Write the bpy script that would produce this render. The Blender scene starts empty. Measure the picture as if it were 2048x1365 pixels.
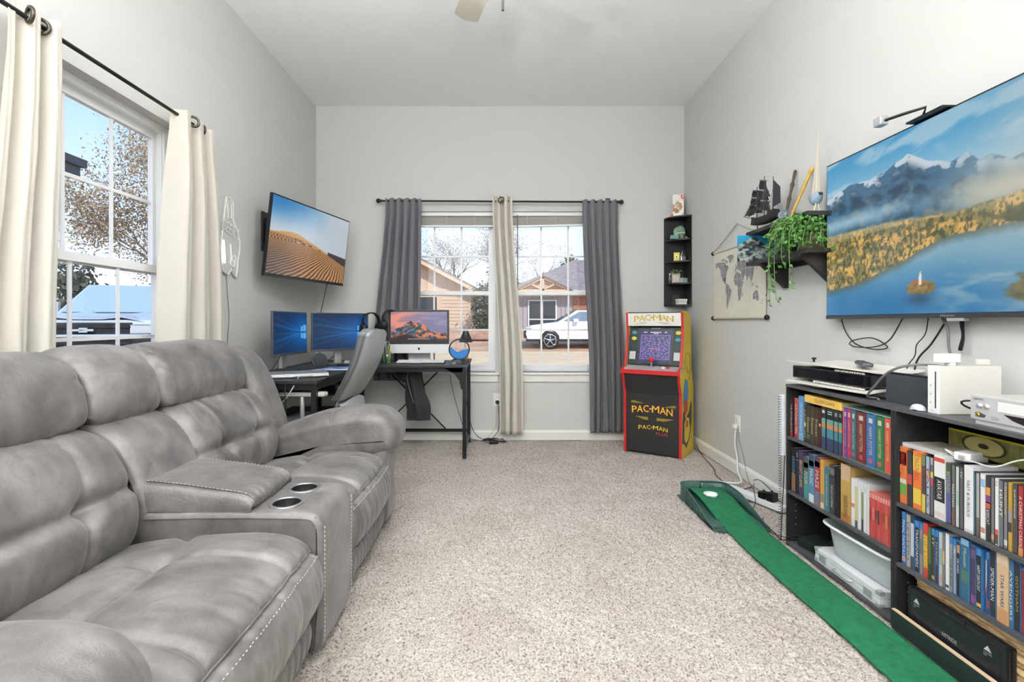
import bpy, bmesh, math, random
import numpy as np
from mathutils import Vector, Matrix

PI = math.pi
sc = bpy.context.scene
COL = sc.collection

def lin(h):
    h = h.lstrip('#')
    out = []
    for i in (0, 2, 4):
        v = int(h[i:i+2], 16) / 255.0
        out.append(v / 12.92 if v <= 0.04045 else ((v + 0.055) / 1.055) ** 2.4)
    return tuple(out)

# ------------------------------------------------------------------ camera
# metres; camera stands at x=0,y=0, room runs along +Y, right wall +X
FPX = 978.0
cam_d = bpy.data.cameras.new('camera')
cam_d.sensor_fit = 'HORIZONTAL'
cam_d.sensor_width = 36.0
cam_d.lens = 36.0 * FPX / 2048.0
cam_d.shift_x = (1024.0 - 1001.0) / 2048.0
cam_d.shift_y = (645.0 - 682.5) / 2048.0
cam_d.clip_start = 0.05
cam_d.clip_end = 400
cam = bpy.data.objects.new('camera', cam_d)
cam.location = (0, 0, 1.075)
cam.rotation_euler = (PI / 2, 0, 0)
COL.objects.link(cam)
sc.camera = cam

# ------------------------------------------------------------------ view
sc.view_settings.view_transform = 'Standard'
sc.view_settings.look = 'None'
sc.view_settings.exposure = 0.1
sc.view_settings.gamma = 1.0
sc.view_settings.use_curve_mapping = False

cy = sc.cycles
cy.max_bounces = 8; cy.diffuse_bounces = 4; cy.glossy_bounces = 3; cy.transmission_bounces = 6
cy.caustics_reflective = False; cy.caustics_refractive = False
cy.adaptive_threshold = 0.06

# ------------------------------------------------------------------ sky
world = bpy.data.worlds.new('sky')
sc.world = world
world.use_nodes = True
wn = world.node_tree.nodes; wl = world.node_tree.links
wn.clear()
w_out = wn.new('ShaderNodeOutputWorld')
w_bg = wn.new('ShaderNodeBackground')
w_tc = wn.new('ShaderNodeTexCoord')
w_sep = wn.new('ShaderNodeSeparateXYZ')
w_ramp = wn.new('ShaderNodeValToRGB')
w_ramp.color_ramp.elements[0].position = 0.0
w_ramp.color_ramp.elements[0].color = (0.86, 0.92, 1.0, 1)
w_ramp.color_ramp.elements[1].position = 1.0
w_ramp.color_ramp.elements[1].color = (0.16, 0.36, 0.85, 1)
e = w_ramp.color_ramp.elements.new(0.12); e.color = (0.72, 0.84, 1.0, 1)
e = w_ramp.color_ramp.elements.new(0.38); e.color = (0.36, 0.60, 0.98, 1)
w_bg.inputs['Strength'].default_value = 1.3
wl.new(w_tc.outputs['Generated'], w_sep.inputs[0])
wl.new(w_sep.outputs['Z'], w_ramp.inputs[0])
wl.new(w_ramp.outputs[0], w_bg.inputs['Color'])
wl.new(w_bg.outputs[0], w_out.inputs[0])

# ------------------------------------------------------------------ sun (high, behind the house, never enters the room)
sun_d = bpy.data.lights.new('sun', 'SUN')
sun_d.energy = 3.3
sun_d.angle = 0.02
sun_d.color = (1.0, 0.95, 0.87)
sun = bpy.data.objects.new('sun', sun_d)
sun.rotation_euler = (math.radians(42), 0, math.radians(24))
COL.objects.link(sun)

# ================================================================== helpers
class MB:
    """collects vertices and faces (with material slots and smooth flags)"""
    def __init__(s):
        s.v = []; s.f = []; s.m = []; s.s = []
    def add(s, verts, faces, mi=0, smooth=False):
        b = len(s.v)
        s.v.extend([tuple(map(float, q)) for q in verts])
        for fc in faces:
            s.f.append(tuple(b + int(i) for i in fc)); s.m.append(mi); s.s.append(smooth)
        return s
    def box(s, x0, x1, y0, y1, z0, z1, mi=0, bev=0.0):
        if x0 > x1: x0, x1 = x1, x0
        if y0 > y1: y0, y1 = y1, y0
        if z0 > z1: z0, z1 = z1, z0
        if bev <= 0:
            v = [(x0,y0,z0),(x1,y0,z0),(x1,y1,z0),(x0,y1,z0),(x0,y0,z1),(x1,y0,z1),(x1,y1,z1),(x0,y1,z1)]
            f = [(3,2,1,0),(4,5,6,7),(0,1,5,4),(1,2,6,5),(2,3,7,6),(3,0,4,7)]
            return s.add(v, f, mi)
        b = min(bev, (x1-x0)*.49, (y1-y0)*.49, (z1-z0)*.49)
        bm = bmesh.new()
        bmesh.ops.create_cube(bm, size=1.0)
        for q in bm.verts:
            q.co = Vector(((x0+x1)/2 + q.co.x*(x1-x0), (y0+y1)/2 + q.co.y*(y1-y0), (z0+z1)/2 + q.co.z*(z1-z0)))
        bmesh.ops.bevel(bm, geom=list(bm.edges), offset=b, segments=2, profile=0.6, affect='EDGES')
        s.from_bm(bm, mi, False)
        return s
    def from_bm(s, bm, mi=0, smooth=False):
        bm.verts.ensure_lookup_table(); bm.verts.index_update()
        s.add([q.co[:] for q in bm.verts], [[q.index for q in fc.verts] for fc in bm.faces], mi, smooth)
        bm.free()
        return s
    def cyl(s, p0, p1, r0, r1=None, n=16, mi=0, caps=True, smooth=True):
        r1 = r0 if r1 is None else r1
        p0 = Vector(p0); p1 = Vector(p1); d = (p1 - p0).normalized()
        a = d.orthogonal().normalized(); b = d.cross(a)
        v = []
        for p, r in ((p0, r0), (p1, r1)):
            for k in range(n):
                t = 2*PI*k/n
                v.append(p + a*math.cos(t)*r + b*math.sin(t)*r)
        s.add(v, [(k, (k+1)%n, n+(k+1)%n, n+k) for k in range(n)], mi, smooth)
        if caps:
            s.add(v[:n], [tuple(range(n-1, -1, -1))], mi); s.add(v[n:], [tuple(range(n))], mi)
        return s
    def tube(s, pts, r, n=8, mi=0, closed=False, caps=True):
        pts = [Vector(p) for p in pts]
        m = len(pts)
        rs = r if hasattr(r, '__len__') else [r]*m
        v = []; prev = None
        for i, p in enumerate(pts):
            if closed: d = pts[(i+1) % m] - pts[i-1]
            else: d = pts[min(i+1, m-1)] - pts[max(i-1, 0)]
            if d.length < 1e-9: d = Vector((0, 0, 1))
            d.normalize()
            if prev is None: a = d.orthogonal().normalized()
            else:
                a = prev - d * prev.dot(d)
                a = a.normalized() if a.length > 1e-6 else d.orthogonal().normalized()
            prev = a; b = d.cross(a)
            for k in range(n):
                t = 2*PI*k/n
                v.append(p + a*math.cos(t)*rs[i] + b*math.sin(t)*rs[i])
        f = []
        for i in range(m if closed else m-1):
            j = (i+1) % m
            for k in range(n):
                f.append((i*n+k, i*n+(k+1)%n, j*n+(k+1)%n, j*n+k))
        s.add(v, f, mi, True)
        if caps and not closed:
            s.add(v[:n], [tuple(range(n-1, -1, -1))], mi); s.add(v[-n:], [tuple(range(n))], mi)
        return s
    def lathe(s, prof, c=(0, 0, 0), n=24, mi=0, axis=(0, 0, 1), smooth=True):
        ax = Vector(axis).normalized(); c = Vector(c)
        a = ax.orthogonal().normalized(); b = ax.cross(a)
        v = []
        for r, h in prof:
            for k in range(n):
                t = 2*PI*k/n
                v.append(c + ax*h + (a*math.cos(t) + b*math.sin(t))*max(r, 1e-5))
        f = []
        for i in range(len(prof)-1):
            for k in range(n):
                f.append((i*n+k, i*n+(k+1)%n, (i+1)*n+(k+1)%n, (i+1)*n+k))
        return s.add(v, f, mi, smooth)
    def prism(s, poly, o, u, w, d, mi=0):
        """polygon (list of 2D points) in plane o + p0*u + p1*w, extruded by vector d"""
        o = Vector(o); u = Vector(u); w = Vector(w); d = Vector(d)
        n = len(poly)
        a = [o + u*p[0] + w*p[1] for p in poly]
        v = a + [p + d for p in a]
        f = [tuple(range(n-1, -1, -1)), tuple(range(n, 2*n))] + [(k, (k+1)%n, n+(k+1)%n, n+k) for k in range(n)]
        return s.add(v, f, mi)
    def sphere(s, c, r, n=16, m=10, mi=0, sc=(1, 1, 1)):
        prof = [(math.sin(PI*i/m), -math.cos(PI*i/m)) for i in range(m+1)]
        v = []
        for pr, ph in prof:
            for k in range(n):
                t = 2*PI*k/n
                v.append((c[0]+r*sc[0]*pr*math.cos(t), c[1]+r*sc[1]*pr*math.sin(t), c[2]+r*sc[2]*ph))
        f = []
        for i in range(m):
            for k in range(n):
                f.append((i*n+k, i*n+(k+1)%n, (i+1)*n+(k+1)%n, (i+1)*n+k))
        return s.add(v, f, mi, True)
    def grid(s, P, mi=0, smooth=True, flip=False):
        """P: array (m,n,3)"""
        m, n = P.shape[:2]
        idx = np.arange(m*n).reshape(m, n)
        q = np.stack([idx[:-1, :-1], idx[:-1, 1:], idx[1:, 1:], idx[1:, :-1]], -1).reshape(-1, 4)
        if flip: q = q[:, ::-1]
        return s.add(P.reshape(-1, 3), q, mi, smooth)
    def mesh(s, name):
        me = bpy.data.meshes.new(name)
        me.from_pydata(s.v, [], s.f)
        me.polygons.foreach_set('material_index', s.m)
        me.polygons.foreach_set('use_smooth', s.s)
        me.update()
        return me
    def build(s, name, mats, parent=None, world=False):
        me = s.mesh(name)
        if world and parent is not None:
            me.transform(WM(parent).inverted())
        return mkobj(name, me, mats, parent)

def WM(o):
    """matrix of an Empty thing or a part from its own loc/rot chain"""
    m = Matrix.LocRotScale(o.location, o.rotation_euler, o.scale)
    return WM(o.parent) @ m if o.parent else m

def mkobj(name, me, mats, parent=None):
    o = bpy.data.objects.new(name, me)
    if mats is not None:
        for mm in (mats if isinstance(mats, (list, tuple)) else [mats]):
            if len(me.materials) < len(mats if isinstance(mats, (list, tuple)) else [mats]):
                me.materials.append(mm)
    COL.objects.link(o)
    if parent is not None: o.parent = parent
    return o

def tag(o, label, cat, group=None):
    o['label'] = label; o['category'] = cat
    if group: o['group'] = group
    return o

def thing(name, label, cat, loc=(0, 0, 0), rz=0.0, group=None):
    o = bpy.data.objects.new(name, None)
    o.empty_display_size = 0.05
    o.location = loc; o.rotation_euler = (0, 0, rz)
    COL.objects.link(o)
    return tag(o, label, cat, group)

def struct(o):
    o['kind'] = 'structure'
    return o

def place(name, me, parent, loc=(0, 0, 0), rot=(0, 0, 0)):
    """one more object on shared mesh data"""
    o = bpy.data.objects.new(name, me)
    o.location = loc; o.rotation_euler = rot
    COL.objects.link(o)
    if parent is not None: o.parent = parent
    return o

# ------------------------------------------------------------------ materials
MATS = {}
def mat(name, col, rough=0.6, metal=0.0, spec=0.5, bump=None, var=None, emit=None, coat=0.0, sheen=0.0, trans=0.0, alpha=1.0):
    """principled material; bump=(scale,strength,dist), var=(scale,amount,detail)"""
    if name in MATS: return MATS[name]
    m = bpy.data.materials.new(name); MATS[name] = m
    m.use_nodes = True
    nt = m.node_tree; p = nt.nodes['Principled BSDF']
    c = lin(col) if isinstance(col, str) else col
    p.inputs['Base Color'].default_value = (*c, 1)
    p.inputs['Roughness'].default_value = rough
    p.inputs['Metallic'].default_value = metal
    p.inputs['Specular IOR Level'].default_value = spec
    p.inputs['Coat Weight'].default_value = coat
    p.inputs['Sheen Weight'].default_value = sheen
    p.inputs['Transmission Weight'].default_value = trans
    p.inputs['Alpha'].default_value = alpha
    tc = None
    if bump or var:
        tc = nt.nodes.new('ShaderNodeTexCoord')
    if var:
        nz = nt.nodes.new('ShaderNodeTexNoise')
        nz.inputs['Scale'].default_value = var[0]
        nz.inputs['Detail'].default_value = var[2] if len(var) > 2 else 4
        nt.links.new(tc.outputs['Object'], nz.inputs['Vector'])
        r = nt.nodes.new('ShaderNodeValToRGB')
        k = var[1]
        r.color_ramp.elements[0].position = 0.3; r.color_ramp.elements[1].position = 0.7
        r.color_ramp.elements[0].color = (*[x*(1-k) for x in c], 1)
        r.color_ramp.elements[1].color = (*[min(1, x*(1+k)) for x in c], 1)
        nt.links.new(nz.outputs['Fac'], r.inputs[0])
        nt.links.new(r.outputs[0], p.inputs['Base Color'])
    if bump:
        nb = nt.nodes.new('ShaderNodeTexNoise')
        nb.inputs['Scale'].default_value = bump[0]
        nb.inputs['Detail'].default_value = 5
        nt.links.new(tc.outputs['Object'], nb.inputs['Vector'])
        b = nt.nodes.new('ShaderNodeBump')
        b.inputs['Strength'].default_value = bump[1]
        b.inputs['Distance'].default_value = bump[2] if len(bump) > 2 else 0.01
        nt.links.new(nb.outputs['Fac'], b.inputs['Height'])
        nt.links.new(b.outputs[0], p.inputs['Normal'])
    if emit:
        ec = lin(emit[0]) if isinstance(emit[0], str) else emit[0]
        p.inputs['Emission Color'].default_value = (*ec, 1)
        p.inputs['Emission Strength'].default_value = emit[1]
    return m

def glass_mat(name, fac=0.06, tint=(1, 1, 1)):
    if name in MATS: return MATS[name]
    m = bpy.data.materials.new(name); MATS[name] = m
    m.use_nodes = True; nt = m.node_tree; nt.nodes.clear()
    o = nt.nodes.new('ShaderNodeOutputMaterial'); mx = nt.nodes.new('ShaderNodeMixShader')
    t = nt.nodes.new('ShaderNodeBsdfTransparent'); g = nt.nodes.new('ShaderNodeBsdfGlossy')
    t.inputs['Color'].default_value = (*tint, 1)
    g.inputs['Roughness'].default_value = 0.02
    mx.inputs[0].default_value = fac
    nt.links.new(t.outputs[0], mx.inputs[1]); nt.links.new(g.outputs[0], mx.inputs[2])
    nt.links.new(mx.outputs[0], o.inputs[0])
    return m

def cloth_mat(name, col, transl=0.35, bump=(400, 0.15, 0.002)):
    """woven curtain cloth that lets some light through"""
    if name in MATS: return MATS[name]
    m = mat(name, col, 0.9, 0, 0.1, bump=bump, sheen=0.1)
    nt = m.node_tree; p = nt.nodes['Principled BSDF']
    tr = nt.nodes.new('ShaderNodeBsdfTranslucent')
    tr.inputs['Color'].default_value = (*lin(col), 1)
    mx = nt.nodes.new('ShaderNodeMixShader'); mx.inputs[0].default_value = transl
    o = [n for n in nt.nodes if n.type == 'OUTPUT_MATERIAL'][0]
    nt.links.new(p.outputs[0], mx.inputs[1]); nt.links.new(tr.outputs[0], mx.inputs[2])
    nt.links.new(mx.outputs[0], o.inputs[0])
    return m

def paint_mat(name, rough=0.5, emit=0.0, base=1.0, coat=0.0):
    """flat print or screen: colour comes from the mesh colour attribute"""
    if name in MATS: return MATS[name]
    m = bpy.data.materials.new(name); MATS[name] = m
    m.use_nodes = True; nt = m.node_tree; p = nt.nodes['Principled BSDF']
    a = nt.nodes.new('ShaderNodeAttribute'); a.attribute_name = 'Col'
    if emit > 0:
        p.inputs['Base Color'].default_value = (0.01, 0.01, 0.012, 1)
        nt.links.new(a.outputs['Color'], p.inputs['Emission Color'])
        p.inputs['Emission Strength'].default_value = emit
    else:
        nt.links.new(a.outputs['Color'], p.inputs['Base Color'])
    p.inputs['Roughness'].default_value = rough
    p.inputs['Coat Weight'].default_value = coat
    return m

def painted(name, o, u, w, nx, ny, func, material, parent=None, world=False):
    """rectangle o + U*u + V*w (U,V 0..1, V up) as a fine grid, printed with func(U,V)->rgb (sRGB 0..1)"""
    U, V = np.meshgrid(np.linspace(0, 1, nx), np.linspace(0, 1, ny))
    o = np.array(o, float); u = np.array(u, float); w = np.array(w, float)
    P = o + U[..., None]*u + V[..., None]*w
    b = MB().grid(P, smooth=False)
    me = b.mesh(name)
    c = np.clip(func(U, V), 0, 1)
    c = np.where(c <= 0.04045, c/12.92, ((c+0.055)/1.055)**2.4)
    a = me.color_attributes.new('Col', 'FLOAT_COLOR', 'POINT')
    rgba = np.ones((nx*ny, 4), np.float32); rgba[:, :3] = c.reshape(-1, 3)
    a.data.foreach_set('color', rgba.ravel())
    if world and parent is not None: me.transform(WM(parent).inverted())
    return mkobj(name, me, material, parent)

# ------------------------------------------------------------------ numpy noise
def _h(ix, iy, seed):
    n = (ix.astype(np.int64)*374761393 + iy.astype(np.int64)*668265263 + seed*974711) & 0x7fffffff
    n = ((n ^ (n >> 13)) * 1274126177) & 0x7fffffff
    return ((n ^ (n >> 16)) & 0xffff) / 65535.0
def vnoise(x, y, seed=0):
    xi = np.floor(x); yi = np.floor(y); fx = x-xi; fy = y-yi
    fx = fx*fx*(3-2*fx); fy = fy*fy*(3-2*fy)
    a = _h(xi, yi, seed); b = _h(xi+1, yi, seed); c = _h(xi, yi+1, seed); d = _h(xi+1, yi+1, seed)
    return (a*(1-fx)+b*fx)*(1-fy) + (c*(1-fx)+d*fx)*fy
def fbm(x, y, oct=4, seed=0):
    r = np.zeros_like(x, dtype=float); amp = 0.5; tot = 0
    for k in range(oct):
        r += amp*vnoise(x*2**k, y*2**k, seed+k*17); tot += amp; amp *= 0.5
    return r/tot
def sstep(a, b, x):
    t = np.clip((x-a)/(b-a), 0, 1)
    return t*t*(3-2*t)
def mixc(a, b, t):
    t = np.asarray(t)[..., None]
    return np.asarray(a)*(1-t) + np.asarray(b)*t
def rgb(h):
    h = h.lstrip('#')
    return np.array([int(h[i:i+2], 16)/255.0 for i in (0, 2, 4)])

# ------------------------------------------------------------------ splines and lettering
def crom(pts, n):
    """Catmull-Rom through pts, n samples"""
    P = np.array(pts, float); m = len(P)
    Q = np.vstack([2*P[0]-P[1], P, 2*P[-1]-P[-2]])
    d = np.concatenate([[0], np.cumsum(np.linalg.norm(np.diff(P, axis=0), axis=1))])
    t = np.linspace(0, d[-1], n); out = []
    for x in t:
        i = min(max(np.searchsorted(d, x)-1, 0), m-2)
        f = (x-d[i])/max(d[i+1]-d[i], 1e-9)
        a, b, c, e_ = Q[i], Q[i+1], Q[i+2], Q[i+3]
        out.append(0.5*((2*b)+(c-a)*f+(2*a-5*b+4*c-e_)*f*f+(3*b-a-3*c+e_)*f**3))
    return np.array(out)

def text_mesh(body, o, right, up, w, h, ext=0.0003, keep=False):
    """lettering stretched into the w x h rectangle at o (lower-left), in plane right/up; returns verts, faces"""
    cu = bpy.data.curves.new('lettering', 'FONT')
    cu.body = body; cu.size = 1.0; cu.resolution_u = 2
    ob = bpy.data.objects.new('lettering', cu)
    me = bpy.data.meshes.new_from_object(ob)
    bpy.data.objects.remove(ob); bpy.data.curves.remove(cu)
    n = len(me.vertices)
    co = np.zeros(n*3); me.vertices.foreach_get('co', co); co = co.reshape(-1, 3)
    faces = [tuple(p.vertices) for p in me.polygons]
    bpy.data.meshes.remove(me)
    if n == 0: return [], []
    mn = co.min(0); mx = co.max(0); sz = np.maximum(mx-mn, 1e-6)
    sx, sy = w/sz[0], h/sz[1]
    ox = oy = 0.0
    if keep:
        s_ = min(sx, sy); ox = (w-s_*sz[0])/2; oy = (h-s_*sz[1])/2; sx = sy = s_
    right = Vector(right).normalized(); up = Vector(up).normalized(); o = Vector(o)
    nrm = right.cross(up)
    V = [o + right*((c[0]-mn[0])*sx+ox) + up*((c[1]-mn[1])*sy+oy) + nrm*ext for c in co]
    return V, faces

def lettering(name, body, o, right, up, w, h, material, parent, world=False, keep=False, ext=0.0004):
    V, F = text_mesh(body, o, right, up, w, h, ext, keep)
    return MB().add(V, F).build(name, material, parent, world)

def cord(name, pts, r, material, label=None, parent=None, n=24, cat='cable'):
    P = crom(pts, n)
    o = MB().tube(P, r, 6).build(name, material, parent, world=parent is not None)
    if label: tag(o, label, cat)
    return o
# ================================================================== the setting
XL, XR, YB, YR, ZC = -1.687, 1.678, 4.47, -1.6, 3.05

m_wall = mat('wall_paint', '#d0d0cd', 0.85, spec=0.25, bump=(70, 0.12, 0.004))
m_ceil = mat('ceiling_paint', '#fbfbfa', 0.9, spec=0.2, bump=(60, 0.15, 0.004))
m_trim = mat('white_trim', '#ecebe6', 0.45)
m_vinyl = mat('window_vinyl', '#f1f2f2', 0.35)
m_pane = glass_mat('window_glass', 0.05)
m_black = mat('black_metal', '#17181a', 0.45, 0.2)

def carpet_material():
    m = bpy.data.materials.new('carpet'); m.use_nodes = True
    nt = m.node_tree; p = nt.nodes['Principled BSDF']
    tc = nt.nodes.new('ShaderNodeTexCoord')
    def noise(scale, det, rough=0.6):
        n = nt.nodes.new('ShaderNodeTexNoise'); n.inputs['Scale'].default_value = scale
        n.inputs['Detail'].default_value = det; n.inputs['Roughness'].default_value = rough
        nt.links.new(tc.outputs['Object'], n.inputs['Vector']); return n
    n1 = noise(130, 3, 0.7)
    r1 = nt.nodes.new('ShaderNodeValToRGB')
    r1.color_ramp.elements[0].position = 0.36; r1.color_ramp.elements[0].color = (*lin('#776d64'), 1)
    r1.color_ramp.elements[1].position = 0.60; r1.color_ramp.elements[1].color = (*lin('#d9d1c9'), 1)
    e_ = r1.color_ramp.elements.new(0.47); e_.color = (*lin('#c2b8af'), 1)
    nt.links.new(n1.outputs['Fac'], r1.inputs[0])
    n2 = noise(3.2, 4, 0.6)
    r2 = nt.nodes.new('ShaderNodeValToRGB')
    r2.color_ramp.elements[0].position = 0.35; r2.color_ramp.elements[0].color = (0.86, 0.84, 0.82, 1)
    r2.color_ramp.elements[1].position = 0.6; r2.color_ramp.elements[1].color = (1, 1, 1, 1)
    nt.links.new(n2.outputs['Fac'], r2.inputs[0])
    mx = nt.nodes.new('ShaderNodeMix'); mx.data_type = 'RGBA'; mx.blend_type = 'MULTIPLY'
    mx.inputs['Factor'].default_value = 1.0
    nt.links.new(r1.outputs[0], mx.inputs['A']); nt.links.new(r2.outputs[0], mx.inputs['B'])
    nt.links.new(mx.outputs['Result'], p.inputs['Base Color'])
    n3 = noise(260, 3, 0.7)
    b = nt.nodes.new('ShaderNodeBump'); b.inputs['Strength'].default_value = 0.7; b.inputs['Distance'].default_value = 0.01
    nt.links.new(n3.outputs['Fac'], b.inputs['Height']); nt.links.new(b.outputs[0], p.inputs['Normal'])
    p.inputs['Roughness'].default_value = 0.95; p.inputs['Specular IOR Level'].default_value = 0.1
    p.inputs['Sheen Weight'].default_value = 0.15
    return m
m_carpet = carpet_material()

# floor: pile relief is real where it can be seen
fx = np.concatenate([np.linspace(XL-0.1, -0.78, 10)[:-1], np.arange(-0.78, 1.66, 0.0075), [1.7, XR+0.1]])
fy = np.concatenate([np.linspace(YR-0.1, 0.9, 10)[:-1], np.arange(0.9, 4.5, 0.0085), [YB+0.1]])
FX, FY = np.meshgrid(fx, fy)
rng = np.random.RandomState(3)
hh = rng.rand(*FX.shape)
hh = (hh + np.roll(hh, 1, 0) + np.roll(hh, 1, 1) + np.roll(np.roll(hh, 1, 0), 1, 1))/4
tuft = vnoise(FX*62, FY*62, 5)
hz = (hh-0.5)*0.016 + (tuft-0.5)*0.012 + (fbm(FX*9, FY*9, 3, 9)-0.5)*0.012
floor = MB().grid(np.stack([FX, FY, hz - 0.006], -1)).build('floor', m_carpet)
struct(floor)

ceil = struct(MB().box(XL-0.15, XR+0.15, YR-0.15, YB+0.15, ZC, ZC+0.15).build('ceiling', m_ceil))

def wall_holes(name, L, H, T, holes, loc, rz, m):
    """wall in local x (0..L), z (0..H), inner face y=0, outer y=T; holes (x0,x1,z0,z1)"""
    xs = sorted({0.0, L, *[h[0] for h in holes], *[h[1] for h in holes]})
    zs = sorted({0.0, H, *[h[2] for h in holes], *[h[3] for h in holes]})
    b = MB()
    for i in range(len(xs)-1):
        for j in range(len(zs)-1):
            cx, cz = (xs[i]+xs[i+1])/2, (zs[j]+zs[j+1])/2
            if any(h[0] < cx < h[1] and h[2] < cz < h[3] for h in holes): continue
            x0, x1, z0, z1 = xs[i], xs[i+1], zs[j], zs[j+1]
            b.add([(x0,0,z0),(x1,0,z0),(x1,0,z1),(x0,0,z1)], [(0,1,2,3)])
            b.add([(x0,T,z0),(x1,T,z0),(x1,T,z1),(x0,T,z1)], [(3,2,1,0)])
    for x0, x1, z0, z1 in holes + [(0.0, L, 0.0, H)]:
        fl = (x0, x1, z0, z1) == (0.0, L, 0.0, H)
        q = [(x0,z0),(x1,z0),(x1,z1),(x0,z1)]
        for k in range(4):
            a, c = q[k], q[(k+1) % 4]
            b.add([(a[0],0,a[1]),(c[0],0,c[1]),(c[0],T,c[1]),(a[0],T,a[1])], [(3,2,1,0) if fl else (0,1,2,3)])
    o = b.build(name, m)
    o.location = loc; o.rotation_euler = (0, 0, rz)
    return struct(o)

WZ0, WZ1, WW = 0.618, 2.090, 0.893
wl_y = 1.69                       # left window starts here along Y
wb1, wb2 = -0.938, 0.060          # back windows start here along X
wall_holes('wall_left', YB-YR, ZC, 0.15, [(wl_y-YR, wl_y-YR+WW, WZ0, WZ1)], (XL, YR, 0), PI/2, m_wall)
wall_holes('wall_back', XR-XL, ZC, 0.15, [(wb1-XL, wb1-XL+WW, WZ0, WZ1), (wb2-XL, wb2-XL+WW, WZ0, WZ1)], (XL, YB, 0), 0, m_wall)
wall_holes('wall_right', YB-YR, ZC, 0.15, [], (XR, YB, 0), -PI/2, m_wall)
wall_holes('wall_front', XR-XL, ZC, 0.15, [], (XR, YR, 0), PI, m_wall)

def baseboard(name, L, loc, rz):
    b = MB().prism([(0, 0), (-0.016, 0), (-0.016, 0.07), (-0.010, 0.085), (0, 0.09)], (0, 0, 0), (0, 1, 0), (0, 0, 1), (L, 0, 0))
    o = b.build(name, m_trim); o.location = loc; o.rotation_euler = (0, 0, rz)
    return struct(o)
baseboard('baseboard_back', XR-XL, (XL, YB, 0), 0)
baseboard('baseboard_left', YB-YR, (XL, YR, 0), PI/2)
baseboard('baseboard_right', YB-YR, (XR, YB, 0), -PI/2)

def make_window(n, loc, rz):
    r = bpy.data.objects.new('window_%d' % n, None)
    r.location = loc; r.rotation_euler = (0, 0, rz); COL.objects.link(r); struct(r)
    W, H = WW, WZ1-WZ0
    b = MB()
    d0, d1, t = 0.065, 0.135, 0.034
    b.box(0, t, d0, d1, 0, H).box(W-t, W, d0, d1, 0, H).box(t, W-t, d0, d1, H-t, H).box(t, W-t, d0, d1, 0, t*0.7)
    b.box(t, t+0.008, d0+0.01, d1-0.02, t, H-t).box(W-t-0.008, W-t, d0+0.01, d1-0.02, t, H-t)
    b.build('frame', m_vinyl, r)
    mid = H*0.492
    for nm, z0, z1, y0 in (('upper_sash', mid-0.02, H-t, 0.102), ('lower_sash', t*0.7, mid+0.022, 0.072)):
        y1 = y0+0.026; s = 0.033
        x0, x1 = t, W-t
        b = MB().box(x0, x0+s, y0, y1, z0, z1).box(x1-s, x1, y0, y1, z0, z1)
        b.box(x0+s, x1-s, y0, y1, z0, z0+s*1.15).box(x0+s, x1-s, y0, y1, z1-s*1.1, z1)
        sash = b.build(nm, m_vinyl, r)
        gx0, gx1, gz0, gz1 = x0+s, x1-s, z0+s*1.15, z1-s*1.1
        cw, ch = (gx1-gx0)/3, (gz1-gz0)/2
        ym = (y0+y1)/2
        for k in (1, 2):
            MB().box(gx0+cw*k-0.008, gx0+cw*k+0.008, ym-0.004, ym+0.004, gz0, gz1).build('muntin', m_vinyl, sash)
        MB().box(gx0, gx1, ym-0.0045, ym+0.0045, gz0+ch-0.008, gz0+ch+0.008).build('muntin', m_vinyl, sash)
        pm = MB().add([(0,0,0),(cw,0,0),(cw,0,ch),(0,0,ch)], [(0,1,2,3)]).mesh('pane')
        pm.materials.append(m_pane)
        for i in range(3):
            for j in range(2):
                place('pane', pm, sash, (gx0+cw*i, ym+0.006, gz0+ch*j))
    lk = MB()
    for xx in (W*0.28, W*0.72):
        lk.box(xx-0.03, xx+0.03, 0.078, 0.100, mid+0.022, mid+0.034, bev=0.004)
    lk.build('sash_lock', m_vinyl, r)
    MB().box(-0.035, W+0.035, -0.035, 0.07, -0.022, 0.0, bev=0.004).box(-0.02, W+0.02, -0.015, 0.0, -0.085, -0.022).build('sill', m_trim, r)
    return r
win1 = make_window(1, (XL, wl_y, WZ0), PI/2)
win2 = make_window(2, (wb1, YB, WZ0), 0)
win3 = make_window(3, (wb2, YB, WZ0), 0)

# ---- raised blinds in the back windows
m_blind = mat('blind_slat', '#dbd8d1', 0.6)
def blind(x0, tilt, label, wand):
    r = thing('window_blind', label, 'window blind', (x0+WW/2, YB+0.045, WZ1), 0, 'raised blinds in the back windows')
    w = WW/2-0.012
    MB().box(-w, w, -0.02, 0.02, -0.035, -0.002).build('headrail', m_vinyl, r)
    st = bpy.data.meshes.new('x'); bpy.data.meshes.remove(st)
    sm = MB().box(-w, w, -0.022, 0.022, 0, 0.0022).mesh('slat'); sm.materials.append(m_blind)
    for k in range(13):
        place('slat', sm, r, (0, 0, -0.118+k*0.0052 + (0.006 if tilt else 0)), (0, -tilt, 0))
    MB().box(-w, w, -0.018, 0.018, -0.136+(0.006 if tilt else 0), -0.121+(0.006 if tilt else 0)).build('bottom_rail', m_vinyl, r).rotation_euler = (0, -tilt, 0)
    c = MB()
    for xx in (-w*0.6, 0, w*0.6):
        c.cyl((xx, -0.021, -0.13), (xx, -0.021, -0.03), 0.0015, n=6)
    c.build('ladder_cord', m_vinyl, r)
    if wand:
        MB().cyl((-w+wand, -0.03, -0.03), (-w+wand, -0.03, -0.70), 0.0045, n=8).build('wand', mat('wand_grey', '#6d6f70', 0.4), r)
    return r
blind(wb1, 0.0, 'level bunched-up blind above the computer with the silver chin', 0)
blind(wb2, 0.022, 'crooked bunched-up blind with a hanging tilt wand', 0.085)

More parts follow.
